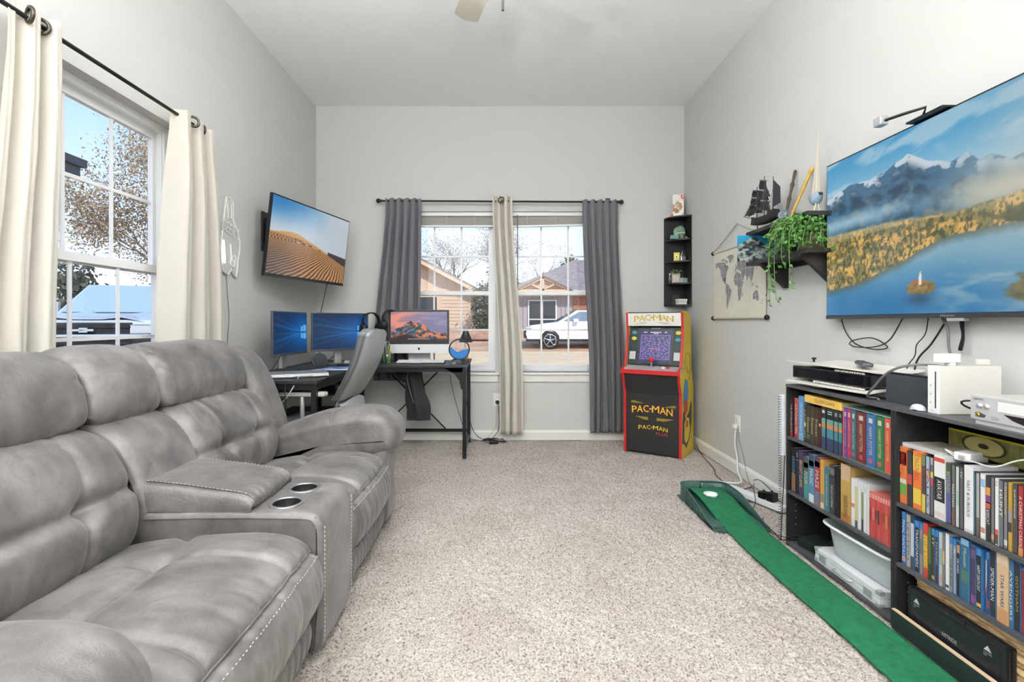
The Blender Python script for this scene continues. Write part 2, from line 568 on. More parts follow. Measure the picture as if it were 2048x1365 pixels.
# ---- ceiling fan with its light kit
m_nickel = mat('brushed_nickel', '#a9a79f', 0.35, 0.8)
m_blade = mat('fan_blade', '#b3aea0', 0.5, 0.1, var=(9, 0.08))
fan = thing('ceiling_fan', 'five-blade ceiling fan with frosted light bowl and pull chain', 'ceiling fan', (0.01, 2.1, ZC))
MB().lathe([(0, 0), (0.07, 0), (0.065, -0.03), (0.02, -0.05)]).build('canopy', m_nickel, fan)
MB().cyl((0, 0, -0.04), (0, 0, -0.20), 0.013).build('downrod', m_nickel, fan)
MB().lathe([(0.02, -0.18), (0.09, -0.20), (0.11, -0.25), (0.10, -0.31), (0.06, -0.34), (0.06, -0.39), (0.11, -0.41)]).build('motor_housing', m_nickel, fan)
bl = MB()
bp = [(0.16, -0.05), (0.30, -0.062), (0.60, -0.068), (0.625, -0.064), (0.648, 0.0), (0.625, 0.064), (0.60, 0.068), (0.30, 0.062), (0.16, 0.05)]
bl.prism(bp, (0, 0, -0.004), (1, 0, 0), (0, 0.985, 0.17), (0, 0, 0.007))
blm = bl.mesh('blade'); blm.materials.append(m_blade)
irm = MB().box(0.09, 0.20, -0.018, 0.018, 0.0, 0.012, bev=0.003).mesh('blade_iron'); irm.materials.append(m_nickel)
a0 = math.atan2(0.62, -0.21)
for k in range(5):
    bo = place('blade', blm, fan, (0, 0, -0.295), (0, 0, a0+k*2*PI/5))
    place('blade_iron', irm, bo, (0, 0, 0))
LAMP_W = 1.0
MB().lathe([(0.001, -0.525), (0.05, -0.52), (0.10, -0.50), (0.14, -0.46), (0.155, -0.41)]).build('light_bowl', mat('frosted_lamp_glass', '#fff6e6', 0.5, emit=((0.98, 0.99, 1.0), 55.0)), fan)
pc = MB().cyl((0.0, -0.02, -0.41), (0.0, -0.02, -0.595), 0.0022, n=6).cyl((0, -0.02, -0.595), (0, -0.02, -0.60), 0.003, 0.005, n=8).cyl((0, -0.02, -0.60), (0, -0.02, -0.648), 0.0055, n=10)
pc.build('pull_chain', mat('dark_bronze', '#3a3733', 0.4, 0.6), fan)

# ---- two unseen flush lamps added on the rear ceiling to brighten the room
m_disc = mat('fill_lamp_diffuser', '#ffffff', 0.5, emit=((0.97, 0.985, 1.0), 8.0))
for i, xx in enumerate((-1.0, 0.85)):
    lp = thing('ceiling_fill_lamp', 'added flush round white fill lamp over the %s side of the room' % ('sofa' if i == 0 else 'bookcase'), 'ceiling lamp', (xx, -0.55, ZC), 0, 'added flush fill lamps')
    MB().lathe([(0.20, 0), (0.20, -0.03), (0.185, -0.035)], n=32).build('rim', m_trim, lp)
    MB().lathe([(0.185, -0.034), (0.12, -0.046), (0.001, -0.05)], n=32).build('diffuser', m_disc, lp)

# ---- two torchieres added behind the camera to bounce fill light off the ceiling
for i, (xx, yy) in enumerate(((-1.0, -0.75), (0.25, -1.15))):
    lp = thing('floor_fill_lamp', 'added torchiere fill lamp with upturned bowl %s' % ('on the sofa side of the rear wall' if i == 0 else 'by the middle of the rear wall'), 'floor lamp', (xx, yy, 0), 0, 'added torchiere fill lamps')
    MB().lathe([(0.001, 0.02), (0.12, 0.02), (0.14, 0.012), (0.14, 0.0)]).build('base', m_black, lp)
    MB().cyl((0, 0, 0.015), (0, 0, 1.36), 0.012).build('pole', m_black, lp)
    MB().lathe([(0.02, 1.33), (0.09, 1.37), (0.15, 1.44), (0.17, 1.50), (0.165, 1.50), (0.14, 1.445)]).build('bowl', m_black, lp)
    MB().lathe([(0.14, 1.45), (0.07, 1.47), (0.001, 1.475)]).build('diffuser', mat('torchiere_fill_glow', '#ffffff', 0.5, emit=((0.97, 0.985, 1.0), 840.0)), lp)

# ---- wall outlets
m_plate = mat('outlet_plate', '#f0efea', 0.4)
def outlet(label, loc, rz):
    r = thing('wall_outlet', label, 'outlet', loc, rz)
    MB().box(-0.036, 0.036, -0.006, 0, -0.058, 0.058, bev=0.003).build('cover_plate', m_plate, r)
    s = MB()
    for zz in (-0.024, 0.024):
        s.box(-0.016, 0.016, -0.008, -0.005, zz-0.016, zz+0.016, bev=0.003)
    s.build('socket', m_plate, r)
    t = MB()
    for zz in (-0.024, 0.024):
        t.box(-0.008, -0.006, -0.0086, -0.0078, zz-0.004, zz+0.006).box(0.006, 0.008, -0.0086, -0.0078, zz-0.004, zz+0.006)
    t.build('slot', m_black, r)
    return r
out_b = outlet('white outlet on the back wall between the desk and the cream curtain', (-0.031, YB, 0.366), 0)
out_r = outlet('white outlet low on the right wall by the arcade cabinet', (XR, 3.455, 0.36), -PI/2)
# ================================================================== outside the windows
m_dirt = mat('dry_earth', '#c09a7c', 1.0, spec=0.1, var=(0.9, 0.22, 6), bump=(8, 0.4, 0.05))
gx = np.linspace(-60, 60, 61); gy = np.linspace(-10, 90, 61)
GX, GY = np.meshgrid(gx, gy)
gz = -0.03 + 0.75*sstep(19.5, 27, GY)*(1-sstep(-6, -14, GX)*0) + (fbm(GX*0.2, GY*0.2, 3, 4)-0.5)*0.12*sstep(22, 27, GY)
inside = (GX > XL-1.5) & (GX < XR+1.5) & (GY > YR-1.5) & (GY < YB+1.5)
gz = np.where(inside, -0.25, gz)
struct(MB().grid(np.stack([GX, GY, gz-0.05], -1)).build('ground', m_dirt))
m_road = mat('gravel_road', '#d6b994', 1.0, spec=0.1, var=(1.5, 0.12, 6), bump=(20, 0.3, 0.02))
RX, RY = np.meshgrid(np.linspace(-8, 40, 40), np.linspace(12.5, 18.5, 10))
struct(MB().grid(np.stack([RX, RY, np.full_like(RX, -0.035)+fbm(RX*.6, RY*.6, 3, 2)*0.02], -1)).build('road', m_road))

m_bark = mat('grey_bark', '#6e635b', 0.9, var=(6, 0.25))
def branches(b, p, d, L, r, depth, rnd, tips, spread=0.75, grav=0.0, kids=(2, 3)):
    pts = [Vector(p)]; rs = [r]
    q = Vector(p); dd = Vector(d).normalized()
    n = 3 if depth > 1 else 2
    for k in range(n):
        dd = (dd + Vector((rnd.uniform(-1, 1), rnd.uniform(-1, 1), rnd.uniform(-.5, .7)))*0.22 + Vector((0, 0, grav))).normalized()
        q = q + dd*L/n
        pts.append(q.copy()); rs.append(r*(1-0.45*(k+1)/n))
    b.tube(pts, rs, 4 if depth < 3 else 6, caps=False)
    if depth <= 0:
        tips.append(q.copy()); return
    for k in range(rnd.randint(*kids)):
        nd = (dd + Vector((rnd.uniform(-1, 1), rnd.uniform(-1, 1), rnd.uniform(-0.5, 0.8)))*spread).normalized()
        at = pts[rnd.randint(max(1, n-1), n)]
        branches(b, at, nd, L*rnd.uniform(0.62, 0.85), rs[-1]*rnd.uniform(0.65, 0.9), depth-1, rnd, tips, spread, grav, kids)
    if depth <= 3: tips.append(q.copy())

def leaves(b, centers, per, rad, size, rnd):
    C = np.array([c[:] for c in centers])
    C = np.repeat(C, per, 0)
    N = len(C)
    P = C + rnd.normal(size=(N, 3))*rad
    a = rnd.normal(size=(N, 3)); a /= np.linalg.norm(a, axis=1)[:, None]
    c2 = np.cross(a, rnd.normal(size=(N, 3))); c2 /= np.linalg.norm(c2, axis=1)[:, None]
    s = size*rnd.uniform(0.6, 1.3, (N, 1))
    V = np.stack([P-a*s, P+c2*s*0.5, P+a*s, P-c2*s*0.5], 1).reshape(-1, 3)
    F = np.arange(N*4).reshape(-1, 4)
    b.add(V, F)
    return b

def tree(name, label, loc, h, seed, depth, leaf=None, per=0, rad=0.3, size=0.08, spread=0.75, trunk=0.2, lean=(0, 0, 1), group=None, first=0.3, kids=(2, 3)):
    rnd = random.Random(seed); tips = []
    r = thing(name, label, 'tree', loc, 0, group)
    b = MB()
    branches(b, (0, 0, 0), lean, h*first, trunk, depth, rnd, tips, spread, 0.02, kids)
    b.build('trunk_and_branches', m_bark, r)
    if leaf and per:
        leaves(MB(), tips, per, rad, size, np.random.RandomState(seed)).build('foliage', leaf, r)['kind'] = 'stuff'
    return r

m_oak = mat('dry_oak_leaf', '#a8977a', 0.8, var=(1.2, 0.25))
m_green = mat('cedar_green', '#5f6f47', 0.85, var=(1.5, 0.35))
m_dkgreen = mat('dark_shrub_green', '#565c49', 0.9, var=(2, 0.3))
m_twig = mat('pale_dead_leaf', '#9b8674', 0.85, var=(1.0, 0.2))

# seen through the left window
tree('oak_tree', 'big oak with dry brown leaves behind the parked pickup truck', (-10.6, 16.0, 0), 8.0, 11, 5, m_oak, 80, 0.38, 0.052, 0.75, 0.26, (0.25, 0.1, 1), None, 0.32, (3, 3))
for i, (x, y, s, sd) in enumerate(((-24.5, 19.5, 3.8, 1), (-17.4, 20, 3.0, 2), (-28, 26, 4.4, 5), (-14.0, 22.5, 2.4, 6))):
    r = thing('cedar_shrub', ('dark green cedar shrub behind the pickup truck, %s') % ('left of its cab', 'just over its hood', 'tallest and farthest', 'lowest of the row')[i], 'shrub', (x, y, 0), 0, 'cedars beyond the pickup')
    rs = np.random.RandomState(sd)
    cs = [(rs.normal()*s*0.42*(1-k/26), rs.normal()*s*0.42*(1-k/26), 0.2+s*k/26) for k in range(26) for _ in range(3)]
    leaves(MB(), cs, 22, 0.28, 0.16, rs).build('foliage', m_dkgreen, r)['kind'] = 'stuff'
    MB().cyl((0, 0, -0.1), (0, 0, s*0.8), 0.09, 0.03, 8).build('trunk', m_bark, r)

# seen through the back windows
tree('bare_tree', 'wide bare oak rising behind the tan house', (-3.8, 43, 0.5), 13.5, 4, 6, m_twig, 3, 0.2, 0.05, 0.9, 0.42, (0.02, 0, 1), 'bare trees beyond the houses', 0.24, (3, 3))
tree('bare_tree', 'bare leaning tree just left of the cream curtain in view', (-0.9, 34, 0.5), 10, 8, 6, m_twig, 3, 0.2, 0.05, 0.8, 0.3, (0.2, 0, 1), 'bare trees beyond the houses', 0.26, (3, 3))
tree('bare_tree', 'bare tree behind the porch gable of the grey house', (4.6, 44, 0.5), 9, 21, 6, m_twig, 2, 0.2, 0.06, 0.8, 0.22, (0, 0, 1), 'bare trees beyond the houses', 0.24, (2, 3))
tree('bare_tree', 'thin bare tree behind the grey curtain side of the tan house', (-7.6, 42, 0.5), 11, 33, 6, m_twig, 2, 0.2, 0.06, 0.8, 0.24, (0, 0, 1), 'bare trees beyond the houses', 0.25, (2, 3))
tree('bare_tree', 'slender bare tree beside the cream curtain, behind the grey house', (2.6, 47, 0.5), 10.5, 41, 6, m_twig, 2, 0.2, 0.06, 0.7, 0.2, (-0.05, 0, 1), 'bare trees beyond the houses', 0.26, (2, 3))
for i, (x, y, s, w, sd, lb) in enumerate(((-0.5, 42, 4.9, 1.4, 1, 'olive green cedar beside the tan house roof'), (6.6, 46, 6.2, 1.2, 2, 'pointed green cedar behind the grey porch gable'), (9.4, 50, 6.4, 1.2, 3, 'small green cedar behind the shingled ridge'), (4.1, 47, 4.6, 1.3, 4, 'low green cedar at the left end of the porch gable'), (-5.6, 47, 4.6, 2.2, 5, 'broad green cedar hidden behind the tan gable'), (1.0, 42, 3.6, 1.4, 6, 'dull green cedar mostly behind the cream curtain'))):
    r = thing('cedar_tree', lb, 'tree', (x, y, 0.6), 0, 'cedars beyond the houses')
    rs = np.random.RandomState(sd+40)
    cs = [(rs.normal()*w*0.5*(1.05-k/24), rs.normal()*w*0.5*(1.05-k/24), 0.3+s*k/24) for k in range(24) for _ in range(4)]
    leaves(MB(), cs, 16, 0.28, 0.17, rs).build('foliage', m_green, r)['kind'] = 'stuff'
    MB().cyl((0, 0, -0.2), (0, 0, s*0.85), 0.12, 0.03, 8).build('trunk', m_bark, r)
for i, (x, y, s, sd, lb) in enumerate(((-0.70, 26.6, 2.5, 1, 'tall dark thicket beside the tan house corner'),)):
    r = thing('thicket', lb, 'bush', (x, y, 0.5), 0, 'thickets between the houses')
    rs = np.random.RandomState(sd+80)
    cs = [(rs.uniform(-0.6, 0.6), rs.uniform(-0.6, 0.6), rs.uniform(0.1, s)) for _ in range(130)]
    leaves(MB(), cs, 16, 0.2, 0.10, rs).build('foliage', m_dkgreen, r)['kind'] = 'stuff'
    b = MB(); rd = random.Random(sd); tp = []
    branches(b, (0, 0, -0.1), (0.1, 0, 1), 0.9, 0.06, 3, rd, tp)
    b.build('stem', m_bark, r)

# ---- tan house with a front gable
m_tan = mat('tan_siding', '#d8bfa6', 0.75)
m_tanb = mat('tan_board', '#e3c3a2', 0.7)
m_shing = mat('shingles', '#8d837e', 0.9, var=(4, 0.25, 6), bump=(12, 0.5, 0.05))
m_dglass = mat('dark_window_glass', '#2d3136', 0.1, coat=0.5)
def tan_house():
    y = 28.0
    h = thing('house', 'tan house with a front gable and lap siding across the road', 'house', (-5.2, y, 0.6))
    x0, x1, ze = -3.6, 3.48, 2.30
    MB().box(x0, x1, 0.05, 8, -0.4, ze).prism([(x0, ze), (x1, ze), (0, ze+1.9)], (0, 0.05, 0), (1, 0, 0), (0, 0, 1), (0, 8, 0)).build('wall', m_tan, h)
    sm = MB().prism([(0, 0), (-0.035, 0), (-0.012, 0.2)], (1.8, 0, 0), (0, 1, 0), (0, 0, 1), (1.62, 0, 0)).mesh('lap_board'); sm.materials.append(m_tan)
    for k in range(11): place('lap_board', sm, h, (0, 0.05, -0.05+k*0.2))
    bm_ = MB().box(-0.02, 0.02, 0, 0.05, 0, 1).mesh('batten'); bm_.materials.append(m_tanb)
    for k in range(13):
        xx = -3.0+k*0.5
        o = place('batten', bm_, h, (xx, 0.01, ze)); o.scale = (1, 1, max(0.05, 1.9*(1-abs(xx)/3.6)-0.12))
    MB().box(x1-0.1, x1+0.03, 0, 0.15, -0.3, ze).build('corner_board', m_tanb, h)
    MB().box(x0, x1, -0.02, 0.05, ze-0.05, ze+0.09).build('band_board', m_tanb, h)
    for sgn in (-1, 1):
        rf = MB().prism([(0, ze+2.05), (sgn*4.15, ze-0.14), (sgn*4.15, ze-0.02), (0, ze+2.18)], (0, -0.45, 0), (1, 0, 0), (0, 0, 1), (0, 8.8, 0)).build('roof', m_shing, h)
        MB().prism([(0, ze+1.86), (sgn*4.15, ze-0.36), (sgn*4.15, ze-0.14), (0, ze+2.06)], (0, -0.5, 0), (1, 0, 0), (0, 0, 1), (0, 0.06, 0)).build('bargeboard', m_tanb, rf)
    w = MB().box(-0.1, 1.66, -0.02, 0.1, -0.05, 2.0).build('window', m_tanb, h)
    MB().box(0.0, 1.56, -0.03, 0.0, 0.05, 1.92).build('pane', m_dglass, w)
    return h
tan_house()

# ---- grey house: porch gable, shingled hip roof
m_lav = mat('grey_siding', '#b6aeb0', 0.75)
m_beam = mat('raw_timber', '#e2bc98', 0.65)
m_brick = mat('reddish_brick', '#a9785f', 0.85, var=(8, 0.2))
def grey_house():
    y = 30.0; k = y/FPX
    h = thing('house', 'grey house with timber porch gable and shingled hip roof', 'house', (1.1, y, 0.35))
    ze = 2.62
    MB().box(-0.4, 11, 0.1, 9, -0.5, ze).build('wall', m_lav, h)
    bm_ = MB().box(-0.02, 0.02, 0.04, 0.1, 0, ze).mesh('batten'); bm_.materials.append(m_lav)
    for q in range(18): place('batten', bm_, h, (-0.2+q*0.26, 0, -0.1))
    MB().box(3.35, 4.6, 0.02, 0.12, 1.5, ze-0.1).build('brick_panel', m_brick, h)
    w = MB().box(0.58, 2.36, 0.0, 0.12, 0.35, 2.1).build('window', mat('white_frame', '#f0eee8', 0.5), h)
    for a, c in ((0.67, 1.43), (1.51, 2.27)):
        MB().box(a, c, -0.02, 0.02, 0.95, 2.02).build('pane', m_dglass, w)
        MB().box(a, c, -0.02, 0.02, 0.44, 0.87).build('pane', m_dglass, w)
    # porch gable truss
    px, half, rise = 1.48, 1.62, 0.80
    zt = ze+0.02
    b = MB()
    def bar(p, q, t=0.09):
        p = Vector((p[0], -0.5, p[1])); q = Vector((q[0], -0.5, q[1])); d = (q-p).normalized(); n = Vector((-d.z, 0, d.x))*t/2
        b.add([p-n, q-n, q+n, p+n, p-n+Vector((0,.12,0)), q-n+Vector((0,.12,0)), q+n+Vector((0,.12,0)), p+n+Vector((0,.12,0))],
              [(0,1,2,3),(7,6,5,4),(0,4,5,1),(1,5,6,2),(2,6,7,3),(3,7,4,0)])
    bar((px-half, zt), (px+half, zt), 0.14); bar((px-half, zt), (px, zt+rise), 0.14); bar((px, zt+rise), (px+half, zt), 0.14)
    bar((px, zt), (px, zt+rise), 0.12); bar((px, zt+0.05), (px-half*0.45, zt+rise*0.52)); bar((px, zt+0.05), (px+half*0.45, zt+rise*0.52))
    b.build('porch_truss', m_beam, h)
    MB().prism([(px-half, zt), (px+half, zt), (px, zt+rise)], (0, -0.3, 0), (1, 0, 0), (0, 0, 1), (0, 0.6, 0)).build('gable_panel', mat('gable_board', '#c9ab93', 0.8), h)
    for s in (-1, 1):
        MB().prism([(px, zt+rise+0.08), (px+s*(half+0.18), zt-0.03), (px+s*(half+0.18), zt+0.04), (px, zt+rise+0.16)], (0, -0.6, 0), (1, 0, 0), (0, 0, 1), (0, 2.0, 0)).build('porch_roof', m_shing, h)
    # hip roof
    v = [(-0.9, -0.5, ze), (11.5, -0.5, ze), (11.5, 9.5, ze), (-0.9, 9.5, ze), (4.1, 4.5, ze+2.5), (6.6, 4.5, ze+2.5)]
    MB().add(v, [(0, 1, 5, 4), (1, 2, 5), (2, 3, 4, 5), (3, 0, 4), (3, 2, 1, 0)]).build('roof', m_shing, h)
    MB().box(-0.9, 11.5, -0.55, -0.48, ze-0.18, ze+0.02).build('fascia', m_beam, h)
    return h
grey_house()

# ---- earth heaps by the road
for i, (x, y, s, hgt, lb) in enumerate(((-2.9, 27.0, (1.3, 0.8), 0.45, 'heap of reddish earth at the foot of the tan house'), (-0.8, 23.0, (1.3, 0.5), 0.28, 'low earth heap with scraps at the roadside'))):
    T, R = np.meshgrid(np.linspace(0, 2*PI, 25), np.linspace(0, 1, 9))
    zz = hgt*(1-R**1.5)*(0.7+0.6*fbm(T*2+i*9, R*3, 3, i))
    o = MB().grid(np.stack([x+s[0]*R*np.cos(T), y+s[1]*R*np.sin(T), zz+0.2*(1-i)+(0.05 if i == 0 else 0.28)], -1)).build('earth_heap', mat('red_earth', '#a97a63', 0.95, var=(3, 0.25), bump=(15, 0.6, 0.05)))
    tag(o, lb, 'earth heap', 'earth heaps by the road')

# ---- white crossover parked across the road, nose to the left
m_carw = mat('white_car_paint', '#eef0f2', 0.25, coat=0.6)
m_tyre = mat('tyre_rubber', '#26282b', 0.85)
m_alloy = mat('alloy', '#c9ccd0', 0.3, 0.8)
m_plast = mat('black_plastic', '#1c1e21', 0.6)
def suv():
    r = thing('car', 'white crossover car parked across the road before the grey house', 'car', (1.05, 20.2, -0.02))
    W = 1.8
    prof = [(0.05, 0.45), (0.0, 0.62), (0.05, 0.86), (0.30, 0.97), (1.30, 1.10), (1.45, 1.12), (4.35, 1.12), (4.5, 0.95), (4.5, 0.45), (4.25, 0.35),
            (4.0, 0.35), (3.97, 0.55), (3.82, 0.72), (3.6, 0.78), (3.38, 0.72), (3.23, 0.55), (3.2, 0.35),
            (1.40, 0.30), (1.37, 0.55), (1.22, 0.72), (1.0, 0.78), (0.78, 0.72), (0.63, 0.55), (0.60, 0.33), (0.2, 0.33)]
    MB().prism(prof, (0, 0, 0), (1, 0, 0), (0, 0, 1), (0, W, 0)).build('body', m_carw, r)
    # greenhouse
    lo = [(1.30, 1.10), (4.40, 1.10)]; hi = [(2.15, 1.60), (4.05, 1.58)]
    v = [(lo[0][0], 0.05, lo[0][1]), (lo[1][0], 0.05, lo[1][1]), (lo[1][0], W-0.05, lo[1][1]), (lo[0][0], W-0.05, lo[0][1]),
         (hi[0][0], 0.22, hi[0][1]), (hi[1][0], 0.22, hi[1][1]), (hi[1][0], W-0.22, hi[1][1]), (hi[0][0], W-0.22, hi[0][1])]
    MB().add(v, [(0,1,5,4),(1,2,6,5),(2,3,7,6),(3,0,4,7),(4,5,6,7)]).build('cabin', m_carw, r)
    m_cg = mat('car_glass', '#7d8a93', 0.08, coat=0.6)
    for pts in (((1.55, 1.14), (2.75, 1.14), (2.75, 1.53), (2.22, 1.53)), ((2.85, 1.14), (3.75, 1.14), (3.75, 1.52), (2.85, 1.53)), ((3.82, 1.16), (4.22, 1.16), (4.0, 1.5), (3.82, 1.5))):
        MB().add([(x, 0.05+0.17*(z-1.10)/0.5-0.012, z) for x, z in pts], [(0,1,2,3)]).build('side_window', m_cg, r)
    MB().add([(1.36, 0.18, 1.135), (1.36, W-0.18, 1.135), (2.12, W-0.30, 1.585), (2.12, 0.30, 1.585)], [(3,2,1,0)]).build('windshield', m_cg, r).location = (-0.03, 0, 0.01)
    MB().box(1.95, 2.15, -0.16, 0.04, 1.10, 1.24, bev=0.03).build('mirror', m_carw, r)
    MB().box(0.0, 4.5, -0.006, 0.0, 0.30, 0.40).build('sill_trim', m_plast, r)
    MB().box(-0.02, 0.25, -0.008, 0.25, 0.78, 0.9, bev=0.03).build('headlight', m_alloy, r)
    MB().box(-0.03, 0.06, 0.3, W-0.3, 0.42, 0.75, bev=0.02).build('grille', m_plast, r)
    for x in (1.0, 3.6):
        for yy, sg in ((0.02, -1), (W-0.02, 1)):
            w = MB().lathe([(0.24, -0.11), (0.33, -0.11), (0.36, -0.06), (0.36, 0.08), (0.30, 0.11), (0.24, 0.11)], (x, yy+0.1*(-sg), 0.345), 28, axis=(0, 1, 0)).build('wheel', m_tyre, r)
            b = MB()
            cy = yy - 0.01 if sg < 0 else yy+0.01
            b.lathe([(0.001, 0), (0.06, 0), (0.06, 0.03), (0.245, 0.03)], (x, cy, 0.345), 24, axis=(0, 1, 0), mi=1)
            for k in range(5):
                a = k*2*PI/5+0.3
                p = Vector((x, cy-0.012, 0.345)); q = p+Vector((math.cos(a)*0.25, 0, math.sin(a)*0.25)); q2 = q+Vector((math.cos(a+1.5)*0.12, 0, math.sin(a+1.5)*0.12))
                b.tube([p, q*0.5+p*0.5, q, q2], [0.03, 0.025, 0.022, 0.012], 6)
            b.lathe([(0.235, -0.02), (0.26, -0.02), (0.26, 0.02)], (x, cy, 0.345), 28, axis=(0, 1, 0))
            b.build('rim', [m_alloy, m_plast], w)
    return r
suv()

# ---- pickup truck outside the left window, nose to the house
def truck():
    r = thing('pickup_truck', 'silver pickup truck parked outside facing the left window', 'truck', (-6.62, 7.8, -0.05), math.radians(20))
    # local: front faces -Y, x across
    m_sil = mat('silver_paint', '#c3c8d0', 0.28, 0.25, coat=0.6)
    m_chr = mat('chrome', '#d6dade', 0.15, 0.9)
    W = 1.0
    prof = [(0.0, 0.55), (-0.02, 1.0), (0.06, 1.16), (0.25, 1.22), (1.35, 1.30), (5.4, 1.30), (5.4, 0.6), (4.9, 0.5), (1.5, 0.5), (1.45, 0.75), (1.3, 0.95), (1.0, 1.02), (0.7, 0.95), (0.55, 0.75), (0.5, 0.55)]
    MB().prism(prof, (-W, 0, 0), (0, 1, 0), (0, 0, 1), (2*W, 0, 0)).build('body', m_sil, r)
    hd = MB()
    HX, HY = np.meshgrid(np.linspace(-0.92, 0.92, 17), np.linspace(0.04, 1.4, 12))
    hz_ = 1.19 + 0.10*np.clip(HY/1.4, 0, 1)**0.7 + 0.035*np.exp(-(np.abs(HX)-0.45)**2/0.02) - 0.10*np.abs(HX/0.92)**5 - 0.06*np.exp(-HY/0.05)
    hd.grid(np.stack([HX, HY, hz_], -1)); hd.build('hood', m_sil, r)
    v = [(-0.92, 1.3, 1.27), (0.92, 1.3, 1.27), (0.95, 4.0, 1.27), (-0.95, 4.0, 1.27), (-0.74, 2.15, 1.86), (0.74, 2.15, 1.86), (0.74, 3.7, 1.88), (-0.74, 3.7, 1.88)]
    MB().add(v, [(0,1,5,4),(1,2,6,5),(2,3,7,6),(3,0,4,7),(4,5,6,7)]).build('cab', m_sil, r)
    m_ws = mat('windshield_glass', '#9fb4b4', 0.06, coat=0.7)
    MB().add([(-0.85, 1.36, 1.30), (0.85, 1.36, 1.30), (0.69, 2.12, 1.835), (-0.69, 2.12, 1.835)], [(0,1,2,3)]).build('windshield', m_ws, r).location = (0, -0.03, 0.012)
    for s in (-1, 1):
        MB().add([(s*0.945, 1.6, 1.32), (s*0.955, 2.8, 1.32), (s*0.79, 2.8, 1.82), (s*0.78, 2.2, 1.82)], [(0,1,2,3)]).build('side_window', m_dglass, r).location = (s*0.012, 0, 0)
        mi = MB().box(s*0.98, s*1.24, 1.55, 1.66, 1.28, 1.50, bev=0.03).build('mirror', m_sil, r)
        h = MB().box(s*0.60, s*0.985, -0.04, 0.2, 0.93, 1.09, bev=0.02).build('headlight', m_chr, r)
        MB().box(s*0.90, s*0.99, -0.045, 0.12, 0.95, 1.07, bev=0.015).build('turn_signal', mat('amber_lens', '#d9623f', 0.2), h)
        MB().box(s*0.62, s*0.97, -0.05, 0.1, 0.70, 0.86, bev=0.03).build('fog_lamp_trim', m_plast, r)
        for yy in (1.0, 4.4):
            MB().lathe([(0.2, -0.13), (0.38, -0.13), (0.41, -0.06), (0.41, 0.10), (0.36, 0.13), (0.2, 0.10), (0.001, 0.08)], (s*0.88, yy, 0.41), 26, axis=(s, 0, 0)).build('wheel', m_tyre, r)
    MB().box(-0.62, 0.62, -0.03, 0.1, 0.62, 1.12, bev=0.02).build('grille', m_plast, r)
    b = MB()
    for z in (0.70, 0.78, 0.86, 1.05): b.box(-0.6, 0.6, -0.05, -0.02, z-0.015, z+0.015)
    b.build('grille_bar', m_plast, r)
    MB().box(-0.98, 0.98, -0.07, -0.02, 0.885, 0.935, bev=0.01).build('chrome_bar', m_chr, r)
    MB().box(-0.14, 0.14, -0.09, -0.06, 0.975, 1.02, bev=0.01).box(-0.06, 0.06, -0.09, -0.06, 0.955, 1.04, bev=0.01).build('badge', m_chr, r)
    MB().box(-1.0, 1.0, -0.12, 0.15, 0.42, 0.62, bev=0.04).build('bumper', m_chr, r)
    return r
truck()

# ---- dark eave of a carport beside the house
cp = thing('carport', 'dark carport eave seen past the cream curtain through the left window', 'carport', (-4.4, 3.0, 0))
MB().box(-1.6, 0, -3.2, 2.12, 2.60, 2.72).build('roof', mat('dark_fascia', '#4c5157', 0.6), cp)
MB().box(-1.55, 0.04, -3.2, 2.16, 2.70, 2.78).build('roof_edge', mat('dark_flashing', '#3b4046', 0.5), cp)
for yy in (1.2, -2.9):
    MB().box(-0.16, -0.04, yy-0.06, yy+0.06, -0.3, 2.60).build('post', mat('dark_fascia', '#4c5157'), cp)
# ================================================================== reclining sofa with console
def suede_material():
    m = bpy.data.materials.new('grey_suede'); m.use_nodes = True
    nt = m.node_tree; p = nt.nodes['Principled BSDF']
    tc = nt.nodes.new('ShaderNodeTexCoord')
    def noise(scale, det, rough, dist=0.0):
        n = nt.nodes.new('ShaderNodeTexNoise'); n.inputs['Scale'].default_value = scale
        n.inputs['Detail'].default_value = det; n.inputs['Roughness'].default_value = rough
        n.inputs['Distortion'].default_value = dist
        nt.links.new(tc.outputs['Object'], n.inputs['Vector']); return n
    n1 = noise(7, 7, 0.62, 0.3)
    r = nt.nodes.new('ShaderNodeValToRGB')
    r.color_ramp.elements[0].position = 0.30; r.color_ramp.elements[0].color = (*lin('#474343'), 1)
    r.color_ramp.elements[1].position = 0.72; r.color_ramp.elements[1].color = (*lin('#868180'), 1)
    e_ = r.color_ramp.elements.new(0.5); e_.color = (*lin('#676361'), 1)
    nt.links.new(n1.outputs['Fac'], r.inputs[0])
    nt.links.new(r.outputs[0], p.inputs['Base Color'])
    n2 = noise(320, 4, 0.7)
    n3 = noise(26, 5, 0.6, 0.8)
    ad = nt.nodes.new('ShaderNodeMath'); ad.operation = 'MULTIPLY_ADD'; ad.inputs[1].default_value = 3.0
    nt.links.new(n3.outputs['Fac'], ad.inputs[0]); nt.links.new(n2.outputs['Fac'], ad.inputs[2])
    b = nt.nodes.new('ShaderNodeBump'); b.inputs['Strength'].default_value = 0.22; b.inputs['Distance'].default_value = 0.006
    nt.links.new(ad.outputs[0], b.inputs['Height']); nt.links.new(b.outputs[0], p.inputs['Normal'])
    p.inputs['Roughness'].default_value = 0.44; p.inputs['Specular IOR Level'].default_value = 1.0
    p.inputs['Sheen Weight'].default_value = 0.25; p.inputs['Sheen Roughness'].default_value = 0.35
    return m
m_suede = suede_material()

